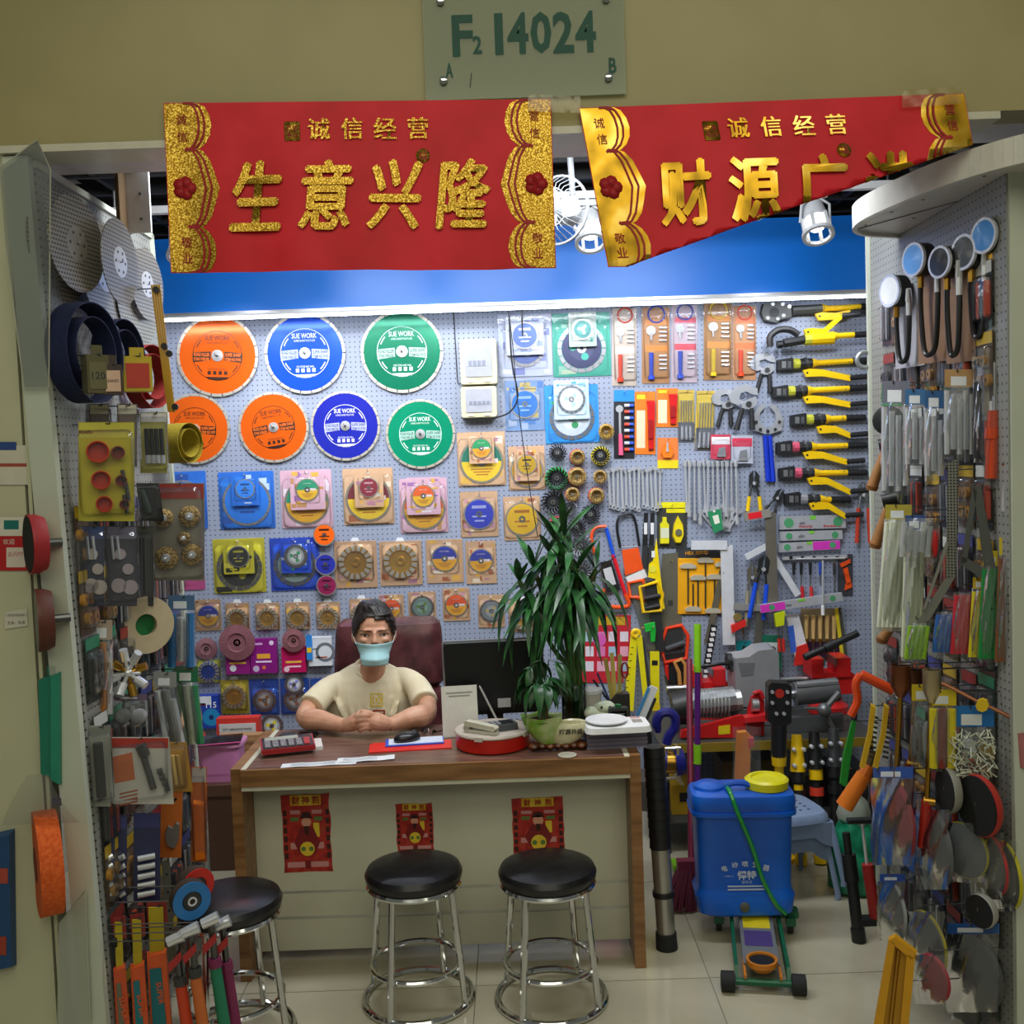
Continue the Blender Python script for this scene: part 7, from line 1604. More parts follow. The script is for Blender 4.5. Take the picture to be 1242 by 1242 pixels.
for (x0, y0, x1, y1, col, hd, txt, tc2, lab, yy) in ((262, 872, 316, 925, '#d03a30', '#c9ccd0', 'DRY ABRASIVE PAPER', '#3a3c40', 'red edged display box of dry abrasive paper', 4.89), (264, 893, 318, 930, '#a8825a', '#a8825a', 'GLASS PAPER', '#6a4a2c', 'brown pack of glass paper in front of the red edged box', 4.815)):
    a, b = at(x0, y0, yy), at(x1, y1, yy); w, h = b.x - a.x, a.z - .392; t = thing('abrasive_box', lab, 'box', ((a.x + b.x) / 2, yy, .0 + .004)); z0 = .388
    part('box', G().box((0, .03, (z0 + h) / 2), (w, .06, z0 + h)), M(col, .5), t, 0); part('panel', G().box((0, -.002, z0 + h * .62), (w * .86, .004, h * .5)), M(hd, .5), t, 0)
    g = G(); gtext(g, txt, 0, -.0055, z0 + h * (.74 if hd != col else .72), w=w * .7, bold=.01)
    if hd == col: gtext(g, 'NO:100(1)', -w * .2, -.0055, z0 + h * .9, w=w * .35); gtext(g, 'GLASS PAPER', w * .22, -.0055, z0 + h * .5, w=w * .4)
    part('lettering', g, M(tc2, .5), t, 0)
t = thing('red_jug', 'red plastic can behind the abrasive paper', 'can', (at(240, 900, 4.7).x - .03, 4.73, .392)); part('body', G().loft([sring(z, w, w, 24, .6) for z, w in ((0, .11), (.12, .12), (.17, .10), (.19, .05))]), M('#c0201c', .35), t); part('cap', G().at(T(0, 0, .19)).lathe([(.026, 0), (.026, .02), (.015, .026)], 16, 0, 'z'), BRIGHT(), t); part('handle', G().tube(spline([(.03, -.05, .17), (.05, -.08, .15), (.05, -.085, .10), (.04, -.06, .06)], 3), .009, 6), M('#c0201c', .35), t)
# ================================================================== LEFT PARTITION STOCK
def lx(z): return LX + (2.66 - z) * math.tan(R(1.9))
def sthing(name, label, cat, ox, oy, d, yaw, group=None, hook=True, side=-1):
    """thing hanging off a side partition; f maps photo pixels to local x, z on its own turned plane"""
    o = at(ox, oy, d); t = thing(name, label, cat, o, yaw, group); c, s = math.cos(R(yaw)), math.sin(R(yaw)); n = Vector((s, -c, 0)); ax = Vector((c, s, 0))
    def f(px, py):
        r = ray(px, py); k = (o - CAM).dot(n) / r.dot(n); p = CAM + r * k - o; return (p.dot(ax), p.z)
    if hook: shook(o, side)
    return t, f, d / FPX
def shook(p, side=-1, up=.0):
    wx = lx(p.z) if side < 0 else RXX; q = Vector((p.x + (.01 if side < 0 else -.01), p.y, p.z + up))
    if abs(q.x - wx) < .012: return
    par = wall_left if side < 0 else wall_right; L_ = Vector((wx, p.y + .004, p.z + up))
    o = part('hook', G().cyl(L_, q, .002, n=5).cyl(q, q + Vector((0, 0, .010)), .002, n=5), DSTEEL(), par)
perf = dotmat('perforated_diamond_plate', '#a39d90', '#57534b', .0125, .0046, (0, 2), .32, .55, .08, True, 1.5)
def dots_disc(cx, cy, rp, d, yaw, label, hub='#d8d6d0'):
    t, f, k = sthing('perforated_disc', label, 'grinding disc', cx, cy, d, yaw, 'perforated grinding discs'); r = rp * k
    part('plate', G().lathe([(r, 0), (r, .003), (.012, .003), (.012, 0)], 44, 0, cap=False), perf, t); part('hub', G().lathe([(r * .36, .003), (r * .36, .0036), (.012, .0036)], 26), M(hub, .3, .5), t)
    for i in range(6): a = R(60 * i); part('hole', G().prism(circ(.005, 8, r * .25 * math.cos(a), r * .25 * math.sin(a)), -.0042, -.0034), M('#4a4844', .5), t)
for a in ((72, 298, 66, 3.02, 82, 'lowest hung perforated disc half hidden behind the big grey hubbed one'), (92.5, 296, 57, 2.98, 80, 'big perforated disc with a fully visible hub next to the frame', '#a9a69e'), (126, 332, 60, 3.22, 87, 'perforated disc behind the narrow white hubbed one'), (145, 318, 51, 3.14, 87, 'narrow perforated disc with a white hub'),
          (166, 360, 58, 3.44, 86, 'large perforated disc edge under the drop board'), (178, 345, 43, 3.48, 84, 'small perforated disc above the yellow folded rule')): dots_disc(*a)
def belt(cx, cy, ry, wpx, d, yaw, c1, c2, label):
    t, f, k = sthing('sanding_belt', label, 'sanding belt', cx, cy - ry * .9, d, yaw, 'rolled sanding belts'); r = ry * k; w = wpx * k; g = G().at(T(0, 0, -r * .9)); n = 40; pr = [(r * 1.0, 0), (r * 1.0, w), (r * .975, w), (r * .975, 0), (r, 0)]
    g.lathe(pr, n, 0, cap=False); part('outer_loop', g, ramp_noise('abrasive_' + c1, (c1, c2), 200, .9), t)
    part('inner_loop', G().at(T(r * .05, 0, -r * .9)).lathe([(r * .72, .004), (r * .72, w * .96), (r * .70, w * .96), (r * .70, .004), (r * .72, .004)], n, 0, cap=False), ramp_noise('abrasive_' + c1, (c1, c2), 200, .9), t)
belt(88, 428, 60, 28, 3.00, 80, '#0d1638', '#16234e', 'wide navy sanding belt roll below the big perforated disc'); belt(132, 432, 44, 22, 3.24, 82, '#0d1638', '#16234e', 'narrower navy sanding belt roll behind the small cartons'); belt(168, 457, 38, 20, 3.5, 78, '#7a1a14', '#98241c', 'dark red sanding belt roll beside the yellow folded rule'); belt(205, 538, 24, 30, 3.7, 70, '#8a7a14', '#a89420', 'olive yellow sanding belt roll over the smaller orange blade')
def sbox(x0, y0, x1, y1, d, yaw, dep, col, face, txt, label, fc='#2a2c30'):
    t, f, k = sthing('hanging_carton', label, 'box', (x0 + x1) / 2, y0, d, yaw, 'small cartons on the side partition'); w = (x1 - x0) * k / max(.35, math.cos(R(yaw))); h = (y1 - y0) * k
    part('box', G().box((0, dep / 2, -h / 2), (w, dep, h)), M(col, .5), t, 0); part('panel', G().box((0, -.001, -h * .55), (w * .8, .002, h * .7)), M(face, .5), t, 0); part('hang_tab', G().box((0, dep * .1, .012), (w * .5, .002, .03)), M(col, .5), t, 0)
    if txt: g = G(); gtext(g, txt, 0, -.0026, -h * .55, w=w * .6, bold=.01); part('lettering', g, M(fc, .5), t, 0)
sbox(108, 430, 128, 476, 2.90, 40, .05, '#5a5638', '#6a6646', '120', 'olive carton marked 120 in front of the wide navy belt'); sbox(126, 442, 146, 478, 2.92, 20, .04, '#3a2a26', '#d8b49c', 'SAND', 'dark carton with a peach panel beside the olive one'); sbox(151, 432, 181, 474, 3.16, 25, .05, '#c8b02a', '#c03a28', '', 'yellow and red carton in front of the dark red belt')
# yellow folded rule
t, f, k = sthing('folded_rule', 'bundle of yellow slats with black knobs hanging past the blades', 'folding rule', 188, 350, 3.30, 8)
for i in range(4): poly(t, f, 'slat', [(183 + i * 3.2, 346), (185.6 + i * 3.2, 346), (206 + i * 2.6, 500), (203.6 + i * 2.6, 500)], .004 * i, .004 * i + .004, M('#d0a21e', .4))
for px, py in ((191, 353), (201, 421), (207, 430), (214, 494)): poly(t, f, 'knob', cpx(px, py, 4, 12), .016, .030, BLACK())
def scard(x0, y0, x1, y1, d, yaw, col, label, cat='tool card', name='blister_card', film=True, head=None, sk=0, hook=True, side=-1, group=None):
    t, f, k = sthing(name, label, cat, (x0 + x1) / 2, (y0 + y1) / 2, d, yaw, group, False); c = math.cos(R(yaw)); w, h = (x1 - x0) * k / max(.3, abs(c)), (y1 - y0) * k
    if hook: shook(at((x0 + x1) / 2, y0 + 2, d), side)
    poly(t, f, 'card', [(x0 + sk, y1), (x1 + sk, y1), (x1, y0), (x0, y0)], 0, .002, M(col, .4))
    if head: poly(t, f, 'header', [(x0 + 1, y0 + (y1 - y0) * .16), (x1 - 1, y0 + (y1 - y0) * .16), (x1 - 1, y0 + 1), (x0 + 1, y0 + 1)], .002, .003, M(head, .4))
    if film: part('blister', blister(w, h, w * .86, h * .84, .028), CLEAR(), t)
    return t, f, k
t, f, k = scard(95, 512, 163, 632, 3.0, 24, '#c2b81e', 'yellow card with three orange hole saws', 'hole saw card', head='#cfc84a')
for px, py, r_ in ((118, 548, 13), (122, 582, 11), (126, 611, 9.5)):
    x, z = f(px, py); part('hole_saw', G().at(T(x, -.002, z)).lathe([(r_ * k, 0), (r_ * k, .034), (r_ * k * .88, .034), (r_ * k * .88, .008), (.004, .008)], 22), M('#c2361a', .4), t)
    part('hole_saw', G().at(T(x + .055, -.002, z - .004)).lathe([(r_ * k * .6, 0), (r_ * k * .6, .028), (r_ * k * .5, .028), (r_ * k * .5, .008), (.004, .008)], 18), M('#8a2a1c', .4), t)
for i, (px, py) in enumerate(((148, 570), (152, 585), (150, 600))): rod(t, f, 'arbor', (px, py), (px + 4, py + 22), .006, .012, DSTEEL())
x, z = f(104, 524); g = G(); gtext(g, 'Kseibi', x, -.0034, z, w=.035, bold=.02); part('lettering', g, M('#8a1a14', .5), t, 0)
t, f, k = scard(170, 500, 203, 574, 3.35, 22, '#b0aa50', 'pale card with four black nut setters', 'bit card', head='#d8d4c8')
for i in range(4): rod(t, f, 'nut_setter', (177 + 6 * i, 520), (179 + 6 * i, 552), .007, .012, BLACK()); rod(t, f, 'hex_end', (179 + 6 * i, 552), (179.5 + 6 * i, 562), .0085, .012, BRIGHT())
for i, (x0, x1, lab) in enumerate(((108, 132, 'clear pack of small parts under the wide navy belt'), (142, 166, 'clear pack of thin rods beside the nut setter card'))):
    t, f, k = scard(x0, 490, x1, 566, 3.15 + .1 * i, 40, '#6a5a4c', lab, head='#d8d0b0')
    for j in range(4): rod(t, f, 'rod', (x0 + 4 + 4 * j, 512), (x0 + 6 + 4 * j, 560), .004, .01, STEEL() if j % 2 else M('#7a2a20', .4))
t, f, k = scard(182, 586, 248, 704, 3.45, 10, '#8f8a7c', 'grey corrugated card with four wire wheel brushes on shafts', 'brush card', head='#a03a34', film=False)
for px, py, r_ in ((200, 628, 11), (231, 626, 13), (203, 676, 14), (234, 672, 13), (224, 652, 8)):
    x, z = f(px, py); b_ = part('wire_wheel', G().at(T(x, -.003, z)).lathe([(r_ * k * .6, 0), (r_ * k, .012), (r_ * k, .022), (r_ * k * .62, .030), (r_ * k * .3, .030)], 22), ramp_noise('crimped_wire_brown', ('#5a4520', '#9a7f4c', '#c8a866'), 160, .6, .5, 2, (1, .15, 1), .6), t); part('shaft', G().at(T(x, -.003, z)).lathe([(r_ * k * .4, .029), (r_ * k * .35, .034), (.004, .035), (.0035, .075)], 10), BRIGHT(), b_)
part('blister', blister(.19, .33, .17, .30, .05), CLEAR(), t)
t, f, k = scard(165, 586, 193, 632, 3.3, 20, '#26282a', 'small black tool pack with clear clip', film=True, sk=6); poly(t, f, 'block', [(181, 618), (196, 615), (199, 628), (185, 632)], .002, .02, BLACK()); rod(t, f, 'tube', (170, 594), (180, 622), .012, .014, M('#2c3a30', .4))
for i, (x0, x1, dd, lab) in enumerate(((76, 96, 2.95, 'dark drill bit pack touching the frame'), (98, 126, 3.0, 'pack of small sanding discs beside the dark bit pack'), (128, 166, 3.1, 'pack of polishing discs and mandrels'), (158, 186, 3.3, 'pack of black rods under the small black tool pack'))):
    t, f, k = scard(x0, 638, x1, 735, dd, 42 - 5 * i, ('#22242c', '#34364a', '#43424c', '#3a3a38')[i], lab, head=('#1a1c22', '#3a4a78', '#7a7488', '#4a4a44')[i])
    if i in (0, 3):
        for j in range(4): rod(t, f, 'bit', (x0 + 4 + 4.2 * j, 652), (x0 + 5 + 4.4 * j, 720), .0045, .01, DSTEEL() if i else M('#8a8c90', .3, .8))
    else:
        for px, py, r_ in ((.45, 672, 6), (.7, 690, 6), (.4, 710, 8), (.78, 712, 8)): x, z = f(x0 + (x1 - x0) * px, py); part('sanding_disc', G().at(T(x, -.003, z)).lathe([(r_ * k * 1.1, 0), (r_ * k * 1.1, .008), (.003, .008)], 18), M('#b0a49c' if i == 1 else '#a89aa0', .6), t)
        for j in range(2): rod(t, f, 'mandrel', (x0 + 6 + 7 * j, 650), (x0 + 9 + 7 * j, 678), .004, .012, BRIGHT())
t, f, k = sthing('felt_wheel', 'cream felt polishing wheel with a green centre', 'polishing wheel', 173, 757, 3.32, 42); r = 35 * k
part('felt', G().lathe([(r * .38, 0), (r, .0), (r, .03), (r * .38, .03), (r * .38, 0)], 36, 0, cap=False), M('#b8a888', .9), t); part('centre', G().lathe([(r * .38, .002), (r * .38, .012), (.01, .012)], 20), M('#136a34', .5), t); part('edge', G().ring(r * .97, r * 1.01, -.012, -.004, 36), M('#8a6a40', .8), t)
t, f, k = sthing('socket_cluster', 'cluster of chrome sockets on cross shafts', 'socket set', 155, 815, 3.12, 25); x0_, z0_ = 0, 0
part('hub', G().ball((0, -.02, 0), .014), BRIGHT(), t)
for i in range(8):
    a = R(45 * i + 12); e = Vector((math.cos(a) * .055, -.02 - .02 * (i % 2), math.sin(a) * .075)); part('socket', G().cyl((0, -.02, 0), e * .55, .006, n=8).cyl(e * .5, e, .013, n=10), BRIGHT() if i % 3 else BRASS(), t)
rod(t, f, 'cross_bar', (134, 817), (170, 815), .005, .02, BRIGHT())
for i in range(3):
    t, f, k = sthing('masonry_bit', ('long silver masonry bit touching the frame', 'long silver masonry bit between two others', 'long silver masonry bit beside the chrome sockets')[i], 'drill bit', 95 + 9 * i, 765, 2.95 + .05 * i, 30, 'long masonry drill bits'); rod(t, f, 'shaft', (95 + 9 * i, 760), (104 + 10 * i, 872), .006, .0, M('#b4b2a6', .3, .6)); rod(t, f, 'tip', (104 + 10 * i, 872), (105 + 10 * i, 882), .007, 0, DSTEEL(), .004); rod(t, f, 'shank', (95 + 9 * i, 752), (95 + 9 * i, 764), .008, 0, DSTEEL())
def sbag(x0, y0, x1, y1, d, yaw, head, stuff, label, side=-1, sk=0, film=BAG, cat='bagged goods', name='hanging_bag', hh=.2, hook=True, group=None):
    """header card with a clear bag of coloured pieces below; stuff = list of (colour, shape)"""
    t, f, k = sthing(name, label, cat, (x0 + x1) / 2, (y0 + y1) / 2, d, yaw, group, False); h = y1 - y0; w = x1 - x0
    if hook: shook(at((x0 + x1) / 2, y0 + 3, d), side)
    yh = y0 + h * hh
    if head: poly(t, f, 'header', [(x0, yh), (x1, yh), (x1, y0), (x0, y0)], 0, .003, M(head, .4)); poly(t, f, 'logo', [(x0 + w * .2, yh - 2), (x0 + w * .7, yh - 2), (x0 + w * .7, y0 + (yh - y0) * .4), (x0 + w * .2, y0 + (yh - y0) * .4)], .003, .0036, M('#d8dce0', .4))
    n = len(stuff)
    for i, (c, sh) in enumerate(stuff):
        u = (i + .5) / n; px = x0 + w * u
        if sh == 'rod': rod(t, f, 'piece', (px, yh + 3), (px + sk, y1 - 4), w * k * .42 / n + .002, .010, M(c, .45), None, 8)
        elif sh == 'metal': rod(t, f, 'piece', (px, yh + 4 + 5 * (i % 3)), (px + sk * .8, y1 - 5 - 6 * (i % 2)), w * k * .35 / n + .002, .010, BRIGHT(), None, 8)
        elif sh == 'disc': x, z = f(px + sk * .5, (yh + y1) / 2); r_ = min(w, h) * k * .55; part('disc', G().at(T(x, -.004 - .012 * i, z)).lathe([(r_ * .97, 0), (r_, .004), (r_, .010), (.01, .010)], 36), M(c, .85), t)
        else: x, z = f(px + sk * .5, yh + (y1 - yh) * .6); part('piece', G().ball((x, -.012, z), (w * k * .5 / n, .012, (y1 - yh) * k * .32), 12, 8), M(c, .5), t)
    def bf(u, v): px = x0 - 1 + (w + 2) * u + sk * v; py = yh - 1 + (y1 - yh + 2) * v; x, z = f(px, py); return (x, -.006 - .030 * math.sin(math.pi * min(1, u)) * math.sin(math.pi * (.15 + .8 * v)) - .004 * math.sin(u * 17 + v * 11), z)
    part('bag', G().grid(bf, 12, 14), film(), t); return t, f, k
sbag(112, 752, 136, 870, 3.05, 35, '#a89888', [('#8a3a20', 'rod'), ('#c87a2a', 'rod'), ('#b0b0b0', 'metal')], 'clear pack of orange and dark bits behind the silver rods'); sbag(204, 722, 236, 812, 3.5, 12, '#4a6a8c', [('#2f6aa0', 'rod'), ('#c8ccc8', 'metal'), ('#2f6aa0', 'rod')], 'blue backed pack with white hole cutter parts'); sbag(138, 842, 178, 880, 3.12, 30, '#6a5a70', [('#77787c', 'x'), ('#9a9aa2', 'x')], 'purple grey bag under the chrome sockets')
sbag(212, 808, 240, 905, 3.5, 15, '#1f6a44', [('#3a5a3a', 'rod'), ('#a0a48c', 'rod'), ('#2a7a50', 'rod')], 'clear bag of green handled tools slanting down', sk=8); sbag(186, 815, 214, 906, 3.4, 22, '#8a8c88', [('#9a9c9a', 'metal'), ('#6a6c68', 'rod'), ('#9a9c9a', 'metal')], 'bag with a pale ruler strip, slanting', sk=14)
t, f, k = scard(130, 894, 205, 975, 3.02, 20, '#c6c4bc', 'white tool pack with orange stripes and a steel gun', 'tool pack', head='#b03a30', sk=6); poly(t, f, 'picture', [(139, 950), (164, 945), (160, 912), (136, 918)], .002, .003, M('#c8683a', .5)); rod(t, f, 'barrel', (171, 906), (186, 955), .010, .014, M('#5a5c60', .35, .6)); rod(t, f, 'grip', (176, 915), (170, 902), .016, .014, M('#3a3b3e', .4))
for i in range(4): poly(t, f, 'stripe', [(145, 962 + 4.5 * i), (167, 957 + 4.5 * i), (167, 959 + 4.5 * i), (145, 964 + 4.5 * i)], .002, .003, M('#a05a3c', .5)); rod(t, f, 'socket', (190 + 3 * i, 935 + 7 * i), (197 + 3 * i, 933 + 7 * i), .008, .012, DSTEEL())
t, f, k = scard(108, 880, 134, 978, 2.94, 35, '#8e9086', 'stack of clear tool packs behind the white tool pack'); rod(t, f, 'tool', (117, 900), (122, 965), .014, .014, M('#2c2d2c', .5))
t, f, k = scard(196, 955, 222, 1040, 3.3, 15, '#d0702c', 'orange card with a grey work glove', 'glove card', film=False, sk=-2); poly(t, f, 'glove', [(203, 1025), (200, 1010), (204, 1000), (210, 1003), (214, 996), (218, 998), (217, 1018), (212, 1028)], .002, .016, M('#77706a', .8), .06); poly(t, f, 'slot', [(205, 972), (214, 967), (215, 970), (206, 975)], .002, .003, BLACK())
t, f, k = scard(232, 930, 251, 1045, 3.5, 10, '#c86a1c', 'long orange tool in a clear sleeve beside the storage box', head='#b8b0a8'); poly(t, f, 'tool', [(235, 970), (248, 972), (250, 1040), (238, 1042)], .002, .03, M('#ea7a14', .4), .06)
t, f, k = scard(196, 900, 226, 960, 3.3, 18, '#b8862c', 'amber backed pack with brush tips', sk=8); [rod(t, f, 'brush', (203 + 6 * i, 915), (208 + 6 * i, 950), .007, .012, M(('#caa050', '#d8b868', '#b08a3c')[i], .7)) for i in range(3)]
for i in range(3):
    x0 = 124 + 15 * i + (8 if i == 2 else 0); t, f, k = scard(x0, 990 - 2 * i, x0 + (32 if i == 2 else 15), 1098 - 2 * i, 2.98 + .06 * i, 32 - 6 * i, '#2f3358', ('narrow blue socket pack by the frame', 'narrow blue socket pack between two others', 'wide blue pack with bright nut drivers')[i], 'socket pack', film=False, group='blue packs of sockets', head='#3a3f78')
    for j in range(5): rod(t, f, 'socket', (x0 + 5, 1040 + 11 * j), (x0 + (26 if i == 2 else 12), 1036 + 11 * j), .009, .014, BRIGHT())
for px, py, r_, c, d_, yw, lab in ((232, 1092, 24, '#2a72b4', 2.96, 34, 'blue faced flap disc stack above the hammers'), (239, 1074, 22, '#c0281e', 3.03, 46, 'red faced flap disc peeking behind the blue one')):
    t, f, k = sthing('grinding_disc', lab, 'flap disc', px, py, d_, yw, 'faced flap discs'); r = r_ * k; part('abrasive', G().lathe([(r * .4, -.03), (r, -.03), (r, .004), (r * .4, .006)], 30), M('#3a2a20', .9), t); part('face', G().ring(r * .5, r * .98, -.009, -.004, 30), M(c, .4), t); part('hub', G().lathe([(r * .5, .005), (r * .45, .010), (r * .16, .010), (r * .15, .0)], 22), M('#2a2a2c', .4), t); part('bore', G().ring(r * .15, r * .24, -.013, -.008, 16), BRIGHT(), t)
def hcut(x0, y0, d, yaw, c1, c2, label, txt='SUPER', L=100, w=22):
    t, f, k = sthing('utility_cutter', label, 'cutter', x0 + w / 2, y0, d, yaw, 'orange bodied cutters'); poly(t, f, 'blade_sleeve', [(x0 + 2, y0), (x0 + w - 4, y0), (x0 + w - 2, y0 + 60), (x0 + 4, y0 + 60)], 0, .004, M('#b8a41c', .4)); poly(t, f, 'body', [(x0, y0 + 55), (x0 + w, y0 + 50), (x0 + w + 8, y0 + 55 + L), (x0 + 6, y0 + 60 + L)], -.006, .018, M(c1, .4), .04); poly(t, f, 'grip', [(x0 + 4, y0 + 72), (x0 + w - 6, y0 + 70), (x0 + w + 2, y0 + 54 + L), (x0 + 9, y0 + 56 + L)], .018, .022, M(c2, .6))
    g = G(); x, z = f(x0 + w * .5 + 5, y0 + 100); gtext(g, txt, x, -.0235, z, h=.016, w=.07, rot=-84, bold=.02); part('lettering', g, M('#e06030', .5), t, 0); part('card', G().box((0, .004, -.02), (w * k, .002, .07)), M('#8a2a28', .5), t, 0)
hcut(137, 1118, 2.95, 22, '#c8502a', '#6a6a58', 'orange cutter with grey grip next to the frame', w=15); hcut(158, 1115, 3.0, 18, '#d85a2a', '#1f7a84', 'slim orange cutter with teal grip', w=17); hcut(178, 1100, 3.05, 14, '#e0602c', '#1d7680', 'wide orange cutter with teal grip lettered on its side', w=24)
for i, (x, y, hc, d_, lab) in enumerate(((232, 1130, '#c86a30', 2.90, 'hammer with orange grip low on the partition'), (256, 1118, '#1f7a5a', 2.93, 'hammer with green and plum grip hanging beside the stool'), (214, 1140, '#c8401c', 2.90, 'hammer with red orange grip beside the cutters'), (270, 1122, '#7a2450', 2.97, 'hammer with plum grip behind the green one'))):
    t, f, k = sthing('claw_hammer', lab, 'hammer', x, y, d_, 14, 'hammers on the partition'); rod(t, f, 'head', (x - 11, y + 3), (x + 9, y - 6), .015, .0, BRIGHT(), .018, 12); rod(t, f, 'neck', (x, y), (x + 5, y + 50), .010, 0, DSTEEL()); rod(t, f, 'grip', (x + 4, y + 46), (x + 16, y + 125), .016, 0, M(hc, .6), .018, 12); rod(t, f, 'collar', (x + 4, y + 44), (x + 5.5, y + 54), .019, 0, M('#7a2450', .5) if i % 2 else M('#3a3b3c', .5)); poly(t, f, 'tag', [(x - 10, y + 26), (x + 6, y + 10), (x + 7, y + 20), (x - 8, y + 36)], .018, .020, M('#a82a2c', .4))
for i in range(2):
    t, f, k = sthing('steel_blade_strip', ('bare steel blade strip between packs, punched with holes', 'bare steel blade strip beside the punched one')[i], 'steel strip', 188 + 12 * i, 1045, 3.12 + .08 * i, 30); poly(t, f, 'strip', [(184 + 12 * i, 1045), (194 + 12 * i, 1045), (202 + 10 * i, 1180), (192 + 10 * i, 1182)], 0, .003, M('#77776c', .4, .5)); [poly(t, f, 'hole', cpx(190 + 12 * i + 1.5 * j, 1060 + 22 * j, 1.5, 8), .003, .0036, BLACK()) for j in range(4)]
# ---- stickers and goods on the steel jamb beside the opening
JY = DY + .028
def jthing(name, label, cat, ox, oy, off=.001, group=None): return wthing(name, label, cat, ox, oy, 0, group, JY - off)
t, f, k = jthing('payment_sign', 'red and white card payment sticker on the pale jamb', 'sticker', 20, 660); poly(t, f, 'sheet', rect(-4, 627, 40, 692), 0, .001, M('#b81c20', .5)); poly(t, f, 'top', rect(-4, 627, 40, 650), .001, .0014, M('#d8d4c4', .5)); poly(t, f, 'badge', rect(5, 631, 23, 642), .0014, .0018, M('#14706a', .5)); poly(t, f, 'icon', [p for p in rect(8, 664, 31, 688)], .001, .0014, M('#d8ccc0', .5))
g = G(); x, z = f(11, 657); gtext(g, '欢迎', x, -.0018, z, w=14 * k); part('lettering', g, M('#e8dcd0', .5), t, 0); g = G(); x, z = f(19, 672); gtext(g, '云闪付', x, -.0018, z, w=18 * k); part('badge_lettering', g, M('#b81c20', .5), t, 0)
t, f, k = jthing('notice_sheet', 'white notice sheet with a blue top above the payment sticker', 'notice', 18, 562); poly(t, f, 'sheet', rect(-4, 540, 40, 588), 0, .001, M('#cfcab8', .5)); poly(t, f, 'top', rect(-4, 536, 20, 546), .001, .0014, M('#2a4a88', .5)); poly(t, f, 'rule', rect(-2, 562, 34, 566), .001, .0014, M('#a04a3c', .5))
t, f, k = jthing('address_label', 'small white printed label on the jamb', 'label', 20, 750); poly(t, f, 'sheet', [(6, 763), (34, 759), (33, 738), (6, 742)], 0, .001, M('#d0ccbc', .5))
g = G(); x, z = f(20, 746); gtext(g, '13924506061', x, -.0014, z, w=24 * k); x, z = f(20, 755); gtext(g, '五金、批发', x, -.0014, z, w=22 * k); part('lettering', g, M('#3a3a34', .5), t, 0)
def pad_(cx, cy, rx, ry, y, c1, c2, label, yaw=62):
    o = at(cx, cy, y); t = thing('sanding_pad', label, 'sanding pad', o, -yaw); r = ry * y / FPX; part('backing', G().lathe([(r * .9, -.03), (r, -.01), (r, .006), (r * .94, .01)], 32), M(c1, .6), t); part('face', G().lathe([(r * .95, .010), (r * .95, .013), (.001, .013)], 32), M(c2, .95), t); part('rim', G().ring(r * .96, r * 1.02, -.012, -.004, 32), M(c1, .5), t); part('stem', G().cyl((0, .02, 0), (0, .075, 0), .012, n=10), DSTEEL(), t); return t
pad_(40, 660, 18, 36, 2.82, '#a02028', '#151517', 'red backed black sanding pad on the jamb', 55); pad_(50, 752, 16, 38, 2.82, '#5a2a1e', '#8a8878', 'brown rimmed grey grinding cup on the jamb', 62)
t, f, k = jthing('teal_case', 'teal plastic case hanging on the jamb', 'case', 62, 885, .004); poly(t, f, 'shell', [(50, 822), (66, 816), (66, 942), (53, 938)], 0, .02, M('#1f7a64', .4), .03); poly(t, f, 'shell', [(67, 816), (77, 812), (78, 950), (67, 944)], 0, .03, M('#2a8a72', .4), .03); poly(t, f, 'handle', rect(60, 806, 70, 818), .004, .014, M('#1f7a64', .4))
t, f, k = jthing('orange_roll', 'roll of orange abrasive in a clear bag on the jamb', 'abrasive roll', 64, 1040, .002); part('roll', G().at(T(0, -.035, 0) @ RZ(-60)).lathe([(.05, -.03), (.145, -.03), (.145, .03), (.05, .03)], 36), ramp_noise('orange_pad', ('#c85018', '#e0682a'), 90, .95), t); part('core', G().at(T(0, -.035, 0) @ RZ(-60)).lathe([(.05, .03), (.048, .032), (.001, .032)], 20), M('#7a3010', .9), t); part('bag_top', G().grid(lambda u, v: ((u - .5) * (.06 + .16 * v), -.06 - .02 * math.sin(3.1 * v), .26 - .14 * v), 8, 6), BAG(), t); poly(t, f, 'hang_card', rect(66, 966, 88, 975), .01, .014, M('#2c2250', .5))
for i, (pts, lab) in enumerate((([(0, 205), (46, 170), (62, 206), (60, 470), (30, 470), (8, 300)], 'clear plastic cover hanging at the top of the jamb'), ([(72, 1120), (104, 1080), (110, 1242), (70, 1242)], 'cloudy plastic sheet leaning at the foot of the jamb'))):
    t, f, k = jthing('plastic_cover', lab, 'plastic cover', 40, 320, .03); part('film', G().prism([f(*p) for p in reversed(pts)], -.004, -.003), BAG() if not i else MILK(), t, 0); part('edge', G().tube([(f(*p)[0], -.004, f(*p)[1]) for p in pts], .002, 5), M('#b0b0a0', .2), t)
t, f, k = jthing('blue_goods', 'blue and red printed bag at the edge of the jamb', 'bag', 6, 1090, .0); poly(t, f, 'bag', [(-6, 1010), (18, 1005), (20, 1170), (-6, 1175)], .0, .03, M('#1f4a7a', .5), .04); poly(t, f, 'red_patch', rect(-4, 1048, 16, 1066), .03, .032, M('#b04a3a', .5)); poly(t, f, 'red_patch', rect(-4, 1130, 14, 1152), .03, .032, M('#a04030', .5))
